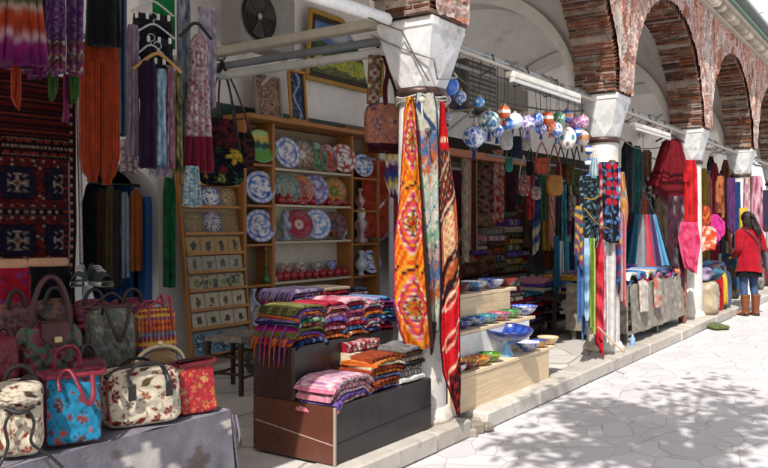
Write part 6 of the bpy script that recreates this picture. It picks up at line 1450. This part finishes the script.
for k, (x, cs, nm) in enumerate([(.35, 'e0dcd4 c8b8a8', 'white'), (.95, 'd8d0c4 b0a498 d05a4a', 'cream and red')]):
    m = MB(); m.cloth([(0, .02, .09, .02, 0, 0), (.15, -.02, .12, .025, 0, -.02), (1, -.34, .12, .015, 0, -.03)], p_blotch(HS(cs), 5, k), 12, 20, 2, .014, k); single(m, 'draped_scarf', 'cloth', nm+' fringed scarf hanging over the front of the beige counter', 'scarf', None, (CX0+x, CYF-.045, CZ+.02))
m = MB(); m.lathe([(.001, 0), (.03, 0), (.032, .01), (.03, .09), (.012, .115), (.012, .135), (.001, .135)], 16, H('7a94b8')); c = at(628, 344, Z=ZF); single(m, 'plastic_bottle', 'plastic', 'small pale blue plastic bottle on the sidewalk beside the second column', 'bottle', loc=(9.12, 2.83, ZF))

# ---- poncho and scarves hanging over the counter
hanger((656, 684, 134, 142), 3.02, 'hanger holding the maroon poncho', H('2a2622'), R(-40))
PC = lambda u, v: H('3a0c14') if .66 < v < .74 or .8 < v < .84 else sc(H('701c24'), 1+.25*nz(u*12, v*3, 2)+.1*math.sin(u*60))
c, w, h = frame_px(650, 694, 139, 200, 3.02, R(-40)); t = thing('poncho', 'maroon knitted poncho with dark bands and fringe on a hanger', 'poncho', c, R(-40))
m = MB(); m.cloth([(0, 0, w*.09, .03, 0, 0), (.1, -h*.05, w*.2, .05, 0, 0), (.5, -h*.45, w*.37, .055, 0, 0), (1, -h*.80, w*.54, .04, 0, 0)], PC, 44, 50, 5.5, .035, 3, .05); m.build('body', 'wool', t)
m = MB(); m.cloth([(0, -h*.7, w*.40, .07, 0, -.02), (.5, -h*.9, w*.22, .06, .0, -.02), (1, -h*1.1, w*.04, .03, .02, -.02)], lambda u, v: PC(u, .7+v*.3), 20, 14, 4, .02, 4, 0); m.build('point', 'wool', t)
m = MB()
for i in range(40): x = -w*.47+w*.94*i/39; zt = -h*.76-h*.3*max(0, 1-abs(x)/(w*.4)); m.tube([(x, -.04, zt), (x+.008, -.045, zt-.07), (x-.004, -.045, zt-.13)], .007, H('3a0c14'), 4)
m.build('fringe', 'wool', t)
ap = at(643, 186, 3.35)
m = MB(); m.tube([ap+Vector((.17*math.cos(a*PI/12), .17*math.sin(a*PI/12), -.42)) for a in range(25)], .01, H('6a6a6a'), 6)
for k in range(4): m.tube([ap, ap+Vector((.17*math.cos(k*PI/2), .17*math.sin(k*PI/2), -.42))], .004, H('6a6a6a'), 5)
m.tube([ap, ap+Vector((0, 0, .75))], .004, H('4a4a4a'), 5); single(m, 'scarf_ring', 'metal', 'hanging metal ring that carries a cone of coloured scarves', 'ring')
ring = [('copper', '8a4a2a'), ('steel blue', '3a5a7a'), ('maroon', '5a1420'), ('violet', '5a4a8a'), ('petrol', '1f4a54'), ('brick', '8a3a2c'), ('wine red', '7a1c2e'), ('navy', '1f2a4a'), ('teal blue', '1f6a84'), ('grey', '6a7078'), ('crimson', 'a81c34'), ('purple', '4a2a5a'), ('sky blue', '4a8ab0'), ('black', '1a1a1e'), ('rose', 'b85a74'), ('dark green', '1f4a3a'), ('royal blue', '24489a'), ('plum', '5a1c44')]
for k, (nm, hx) in enumerate(ring):
    a = 2*PI*k/18+.2; b = ap+Vector((.18*math.cos(a), .18*math.sin(a), -.40)); m = MB(); m.cloth([(0, 0, .025, .012, 0, 0), (.2, -.16, .045, .014, 0, -.03), (1, -.80, .085, .02, 0, -.2)], p_stripes([H(hx), sc(H(hx), 1.5), sc(H(hx), .6)], 9, 0, k), 8, 14, 1.5, .012, k)
    tag(m.build('hanging_scarf', 'silk', None, b, a+PI/2), nm+' scarf in the cone of scarves under the metal ring', 'scarf', 'cone of scarves')
for b, Y, cs, lab in [((622, 634, 142, 212), 3.3, '1a1c20 2a2e34', 'black shawl hanging right of the second capital'), ((632, 642, 146, 214), 3.4, '1f4a4a 2a5a5a 16302f', 'dark green tunic hanging right of the second capital'), ((641, 651, 150, 176), 3.5, '6a4a3a 8a6a54', 'brown leather shoulder bag hanging left of the poncho'), ((645, 655, 172, 200), 3.5, 'd8d4cc 2a2a2e', 'black and white cloth hanging left of the poncho'),
                      ((655, 668, 196, 258), 3.6, 'a8917a 8a745e', 'tan cloth panel hanging below the poncho')]:
    g('hanging_cloth', lab, 'cloth', b, Y, p_blotch(HS(cs), 5, len(lab)), [(0, .25), (.1, .5), (1, .46)], R(-45), folds=2)

# ---- third column dressed in red and pink
for b, Y, cs, lab, pf in [((668, 684, 196, 286), 2.95, '3a1c2c 5a2a3c 2a1a24 8a8a8c', 'dark floral dress left of the red draped column', None), ((683, 699, 160, 232), 2.80, 'd01420 b8101c e02a30', 'bright red long scarf on the third column', [(0, .3), (.2, .42), (1, .5)]), ((677, 700, 222, 268), 2.77, 'd83a6a e05a84 c82a5a', 'pink cloth wrapped round the third column', [(0, .38), (.4, .5), (1, .3)]),
                           ((671, 687, 262, 318), 2.93, '9a5a44 b0705a 7a4434', 'terracotta cloth hanging to the foot of the third column', [(0, .5), (1, .3)]), ((690, 697, 166, 200), 2.85, 'e0dcd8 d86a5a', 'white edged red ribbon on the third column', None)]:
    g('draped_cloth', lab, 'cloth', b, Y, p_blotch(HS(cs), 4, len(lab)), pf, CAMF, folds=3, amp=.04, hd=.025, nx=26, nzz=40, wob=.06)
for b, Y, cs, lab, pf in [((699, 712, 206, 228), 2.9, 'e08a3a c8502a 8a2a1c', 'orange patterned cloth bag right of the third column', [(0, .2), (.4, .5), (1, .45)]), ((705, 724, 214, 238), 2.85, 'e040a0 d03090', 'hot pink triangular scarf right of the third column', [(0, .1), (.45, .5), (1, .2, .02, .3)]), ((699, 716, 226, 250), 2.83, 'd84a2a e86a3a e8dccc', 'red and white handbag hanging right of the third column', [(0, .3), (.2, .5), (.8, .5), (1, .4)]),
                           ((716, 724, 176, 214), 3.1, 'c8784a 7a3a2a', 'rust scarf hanging before the fourth column', None), ((727, 735, 178, 232), 2.95, '4a2a5a 6a3a7a', 'purple dress hanging at the fourth column', None), ((733, 740, 182, 250), 2.9, '2a4a8a 1f3464', 'blue dress hanging at the fourth column', None), ((739, 747, 208, 232), 2.8, 'd8b82a e8cc4a', 'yellow cloth at the fourth column', None), ((744, 750, 178, 216), 2.75, 'd8a0b0 b87a90 e4dcd8', 'pink and white scarf at the fourth column', None), ((751, 762, 176, 268), 2.9, 'c86a8a e0b8c4 8a3a5a', 'long pink floral dress beyond the fourth column', None),
                           ((760, 768, 190, 230), 3.0, '5a2a3a 2a3a5a', 'dark cloth at the right edge of the arcade', None)]:
    g('hanging_cloth', lab, 'cloth', b, Y, p_blotch(HS(cs), 4, len(lab)), pf, CAMF, folds=3, amp=.035, hd=.025, nx=24, nzz=36, wob=.06)
r3 = random.Random(12)
m = MB(); m.tube([(12.2, 3.82, 2.6), (19.5, 3.82, 2.6)], .016, H('6a6c6e')); single(m, 'clothes_rail', 'paint', 'rail beyond the third column carrying a row of garments', 'rail')
for k in range(13):
    nm, cs = MISC[(k*7+3) % 12]; x = 700+3.6*k; y = 160+r3.uniform(-4, 22)
    g('hanging_garment', nm+' garment in the %s row hanging beyond the third column' % ('front' if k < 12 else 'last front'), 'garment', (x, x+8, y, y+r3.uniform(60, 105)), 3.7+.12*(k % 3), p_blotch(HS(cs), 10, k), [(0, .2), (.1, .5), (1, .46)], CAMF, folds=2, amp=.03, hd=.03, nx=14, nzz=26, wob=.05, rail=(3.82, 2.6))
# heap between the third column and the person
c = at(710, 318, Z=ZF); bx = Vector((13.05, 2.98, ZF))
t = thing('cloth_chair', 'low seat covered in cream cloth beyond the third column', 'chair', bx, R(8))
m = MB(); m.puff(.62, .5, .52, p_blotch(HS('c8b89c b0a084 d8ccb4'), 3, 2), 6, 18, .05); m.build('covered_seat', 'cloth', t); m = MB(); m.puff(.6, .14, .85, p_blotch(HS('c8b89c a89878 d8ccb4'), 3, 5), 6, 18, .2, (0, .24, 0)); m.build('covered_back', 'cloth', t)
for k, (cs, lab, dx, dy, dz, w) in enumerate([('6a4a8a 9a84b0 2a2a4a d8d0e0', 'violet and white crumpled scarf on top of the cream seat', -.12, 0, .53, .4), ('2a4a7a 4a8a9a 1f2a3a', 'blue green crumpled scarf on the cream seat', .18, -.05, .53, .36)]):
    m = MB(); m.ball((0, 0, .1), 1, (lambda v, a, k=k, cs=cs: p_blotch(HS(cs), 4, k)(a/6.3*2, v*2)), 22, 14, (w/2, .2, .12))
    for i, p in enumerate(m.v): q = 1+.35*nz(p[0]*9, p[1]*9, p[2]*14+k); m.v[i] = (p[0]*q, p[1]*q, .1+(p[2]-.1)*q)
    single(m, 'crumpled_scarf', 'cloth', lab, 'scarf', None, tuple(bx+Vector((dx, dy, dz-.01))))
for k, (x, cs, lab) in enumerate([(13.55, 'c81c1c a81418', 'bright red cloth bag standing beside the person'), (13.85, 'e0c03a c8a02a 2a2a2a', 'yellow and black cloth bag standing beside the person'), (14.15, '3a4a6a 5a6a8a', 'blue grey cloth bag beyond the yellow one')]):
    t = thing('cloth_bag', lab, 'bag', (x, 2.92, ZF), R(-40)); m = MB(); m.puff(.34, .2, .62, p_blotch(HS(cs), 3, k), 5, 14, .3, seed=k); m.build('body', 'cloth', t); m = MB(); m.tube(loop(.16, .58, .14, 0), .012, HS(cs)[1], 6); m.build('handle', 'cloth', t)
m = MB(); m.ball((0, 0, .03), 1, lambda v, a: HS('4a6a3a 6a8a4a 2a2a2a 8a7a4a')[int(a*3+v*7) % 4], 20, 10, (.36, .16, .04))
for i, p in enumerate(m.v): q = 1+.35*nz(p[0]*7, p[1]*7, p[2]*9); m.v[i] = (p[0]*q, p[1]*q, max(.001, .03+(p[2]-.03)*q))
single(m, 'green_cloth', 'cloth', 'crumpled green cloth lying on the paving at the kerb', 'cloth', None, (12.35, 2.62, .002), R(20))
r2 = random.Random(4)
for k in range(7): 
    m = MB(); m.puff(.5, .45, .75+.1*(k % 3), p_blotch(HS(DKC[(k*3+1) % 11]+' '+DKC[k]), 4, k), 6, 14, .1, seed=k); single(m, 'clothes_heap', 'cloth', '%s and %s clothes heap beyond the person, %s along the row' % (NMS[(k*3+1) % 11], NMS[k], on[k]), 'clothes', None, (14.9+k*1.25, 3.2, ZF), r2.random())

# ---- the person in the red jacket
def skin_mesh(name, verts, edges, mat, parent, col, root=0, sub=2):
    me = bpy.data.meshes.new(name); me.from_pydata([v[:3] for v in verts], edges, []); o = bpy.data.objects.new(name, me); COL.objects.link(o)
    md = o.modifiers.new('skin', 'SKIN'); md.use_smooth_shade = True; md.branch_smoothing = .6
    if not me.skin_vertices: me.skin_vertices.new()
    for i, v in enumerate(verts): me.skin_vertices[0].data[i].radius = (v[3], v[4] if len(v) > 4 else v[3]); me.skin_vertices[0].data[i].use_root = (i == root)
    s = o.modifiers.new('sub', 'SUBSURF'); s.levels = s.render_levels = sub
    bpy.context.view_layer.update()
    ev = o.evaluated_get(bpy.context.evaluated_depsgraph_get()); nm = bpy.data.meshes.new_from_object(ev)
    bpy.data.objects.remove(o); bpy.data.meshes.remove(me); nm.name = name
    a = nm.color_attributes.new('Col', 'FLOAT_COLOR', 'CORNER'); ca = np.ones((len(nm.loops), 4), np.float32); ca[:, :3] = col; a.data.foreach_set('color', ca.ravel())
    nm.materials.clear(); nm.materials.append(MAT[mat]); o = bpy.data.objects.new(name, nm); COL.objects.link(o); o.parent = parent
    return o
W = thing('person', 'person in a bright red jacket, jeans and brown boots looking at the stalls', 'person', (14.35, 2.52, .0), R(-42))
SK = H('c8906e')
V = [(0, 0, .92, .15, .11), (0, .0, 1.06, .125, .09), (0, .01, 1.22, .14, .10), (0, .015, 1.36, .13, .085), (0, .03, 1.455, .05), (0, .05, 1.51, .05), (0, .065, 1.57, .078, .088), (0, .07, 1.64, .075, .085), (0, .068, 1.69, .04)]
E = [(i, i+1) for i in range(8)]
for s in (-1, 1):
    b = len(V); V += [(s*.09, 0, .84, .085), (s*.095, .02, .48, .056), (s*.10, -.03, .25, .05), (s*.10, -.03, .09, .036), (s*.105, .08, .035, .034), (s*.11, .15, .025, .026)]
    E += [(0, b)]+[(b+i, b+i+1) for i in range(5)]
    b = len(V); V += [(s*.16, .01, 1.38, .055), (s*.215, -.03, 1.12, .042), (s*.17, .17, .98, .03), (s*.15, .22, .96, .028)]; E += [(3, b), (b, b+1), (b+1, b+2), (b+2, b+3)]
    for q in range(4):
        f = len(V); V += [(s*(.135+.012*q), .27+.004*(q in (1, 2)), .955-.004*q, .009), (s*(.13+.011*q), .30, .935, .008)]; E += [(b+3, f), (f, f+1)]
    f = len(V); V += [(s*.12, .24, .975, .010), (s*.10, .265, .97, .009)]; E += [(b+3, f), (f, f+1)]
V.append((0, .165, 1.575, .012)); E.append((6, len(V)-1))
skin_mesh('body', V, E, 'skin', W, SK)
m = MB()
for s in (-1, 1): m.ball((s*.032, .142, 1.60), .011, lambda v, a: H('e8e4e0'), 10, 8); m.ball((s*.032, .150, 1.60), .006, H('2a1c14'), 8, 6)
m.build('eye', 'ceramic', W)
m = MB(); m.tube([(-.025, .148, 1.535), (0, .154, 1.537), (.025, .148, 1.535)], .006, H('9a4a44'), 6); m.build('mouth', 'skin', W)
m = MB(); 
for s in (-1, 1): m.ball((s*.083, .05, 1.585), .024, SK, 10, 8, (.4, .7, 1.2))
m.build('ear', 'skin', W)
def hairf(v, a): return sc(H('170d08'), 1+.5*nz(math.cos(a)*6, math.sin(a)*6, v*2))
m = MB(); m.ball((0, .045, 1.625), 1, hairf, 28, 18, (.098, .108, .105)); m.ball((0.01, -.065, 1.645), 1, hairf, 18, 12, (.042, .04, .045))
for i in range(30): a = PI+PI*i/29; x, y = .085*math.cos(a), .04+.085*math.sin(a); m.tube([(x, y, 1.62), (x*1.05, y-.01, 1.52), (x*.95, y-.02, 1.44+.03*math.sin(i*2))], [.016, .014, .004], hairf(.5, i), 6)
for i in range(14): x = .01+.007*i; m.tube([(x*.6, -.05, 1.63), (x*1.05, -.085, 1.5), (x*1.1+.01, -.125+.004*(i % 3), 1.42), (x*1.1+.03, -.14, 1.34-.02*(i % 4))], [.018, .017, .012, .003], hairf(.5, i), 6)
for i, p in enumerate(m.v):
    if p[1] > .11 and p[2] < 1.655: m.v[i] = (p[0], .11-.02*(p[1]-.11), p[2])
m.build('hair', 'hair', W)
JR = H('b01428')
def jac(u, v):
    z = .73+.71*v; w, d, y0 = lerp_tab([(.73, .225, .18, .0), (.95, .20, .155, .0), (1.08, .178, .13, .0), (1.22, .178, .132, .01), (1.36, .185, .115, .01), (1.41, .13, .085, .02), (1.44, .07, .07, .03)], z)
    a = 2*PI*u; f = 1+.05*math.sin(a*7+z*6)*(1-v)+.03*nz(math.cos(a)*3, math.sin(a)*3, z*7)
    return (w*math.cos(a)*f, y0+d*math.sin(a)*f, z+.015*math.sin(a*2)*(1-v))
m = MB(); m.grid(44, 34, jac, lambda u, v: sc(JR, 1+.2*nz(u*9, v*9)))
for s in (-1, 1): m.tube([(s*.13, .01, 1.395), (s*.185, .0, 1.36), (s*.215, -.02, 1.24), (s*.235, -.035, 1.12), (s*.225, .03, 1.06), (s*.18, .15, .99)], [.05, .07, .066, .06, .056, .045], JR, 14)
m.tube([(.075*math.cos(a*PI/12), .035+.075*math.sin(a*PI/12), 1.45+.01*math.sin(a)) for a in range(25)], .024, sc(JR, .85), 8); m.build('jacket', 'cloth', W)
m = MB(); m.tube([(0, -.165, .82), (0, -.13, 1.08), (0, -.125, 1.3)], .005, sc(JR, .45), 5); m.build('jacket_seam', 'cloth', W)
m = MB(); m.cloth([(0, .9, .17, .13, 0, 0), (.5, .76, .185, .135, 0, 0), (1, .64, .195, .15, 0, 0)], p_solid(H('15151a')), 24, 10, 5, .012, 3, .01); m.build('skirt_hem', 'cloth', W)
V = [(0, 0, .9, .14, .11)]; E = []
for s in (-1, 1): b = len(V); V += [(s*.09, 0, .80, .095), (s*.095, .02, .49, .066), (s*.10, -.02, .28, .058), (s*.10, -.03, .2, .05)]; E += [(0, b), (b, b+1), (b+1, b+2), (b+2, b+3)]
skin_mesh('jeans', V, E, 'denim', W, H('3a4a6a'))
for s in (-1, 1):
    m = MB(); m.lathe([(.05, .03), (.052, .08), (.062, .2), (.074, .33), (.078, .345), (.07, .35)], 18, H('6a3a1e'), (s*.10, -.03, 0))
    m.grid(16, 10, lambda u, v: (s*.105+(.048-.012*v*v)*math.cos(2*PI*u)*(1 if v < .8 else .8), -.03+.2*v*.9+.0*u-.03, .012+(.05+.03*(1-v)**2)*max(0, math.sin(2*PI*u)) if math.sin(2*PI*u) > 0 else .012), H('5a3018')); m.ball((s*.105, .14, .036), 1, H('5a3018'), 14, 10, (.042, .05, .034)); m.ball((s*.10, -.045, .045), 1, H('5a3018'), 14, 10, (.05, .055, .044))
    m.box((s*.105, .05, .008), (.085, .26, .014), H('2a1a10'), .006); m.box((s*.10, -.06, .02), (.07, .06, .035), H('2a1a10'), .006); m.build('boot', 'leather', W)
hb_ = Matrix.Translation(W.location) @ Matrix.Rotation(R(-42), 4, 'Z')
t = thing('shoulder_bag', 'grey shoulder bag worn across the back of the person in red', 'bag', hb_ @ Vector((.25, -.06, .78)), R(-42)+R(70))
m = MB(); m.puff(.3, .09, .26, p_solid(H('4a5058')), 4, 14, .3); m.build('body', 'leather', t)
m = MB(); iv = Matrix.Rotation(-R(70), 3, 'Z'); P = [Vector((.21, -.02, 1.02)), Vector((.17, -.12, 1.1)), Vector((.03, -.148, 1.24)), Vector((-.11, -.10, 1.40)), Vector((-.13, .02, 1.44)), Vector((-.05, .13, 1.33)), Vector((.1, .16, 1.15)), Vector((.21, .06, 1.02))]
m.tube([iv @ (p-Vector((.25, -.06, .78))) for p in P], .014, H('3a4048'), 6, flat=.6); m.build('strap', 'leather', t)

# ---- bird in the pale sky over the cornice
c = at(752, 16, Y=6.5); t = thing('bird', 'small dark bird gliding in the pale sky above the cornice', 'bird', c, R(20)); k = depth(c)/F_PX
m = MB(); m.ball((0, 0, 0), 1, H('2a2a2c'), 14, 10, (.20*1, .06, .055)); m.ball((.19, 0, .02), .045, H('2a2a2c'), 10, 8); m.lathe([(.02, 0), (.001, .06)], 8, H('3a3428'), (.23, 0, .02), True, Matrix.Rotation(R(90), 3, 'Y')); m.grid(4, 3, lambda u, v: (-.17-.16*v, (u-.5)*(.05+.09*v), .0), H('242426'))
m.build('body', 'hair', t)
for s in (-1, 1):
    m = MB(); m.grid(8, 4, lambda u, v: (.08-.16*v*(1-.6*u)-.10*u*u, s*(.04+.42*u), .02+.10*math.sin(u*2.2)), H('242426')); m.grid(8, 4, lambda u, v: (.08-.16*v*(1-.6*u)-.10*u*u, s*(.04+.42*u), .008+.10*math.sin(u*2.2)), H('2e2e30')); m.build('wing', 'hair', t)

street_tree((-1.6, -1.2, 0), (1.75, .30, 5.5), (2.1, 1.0, .8), 1800, 3, 'leafy street tree that throws dappled shade on the marble paving')
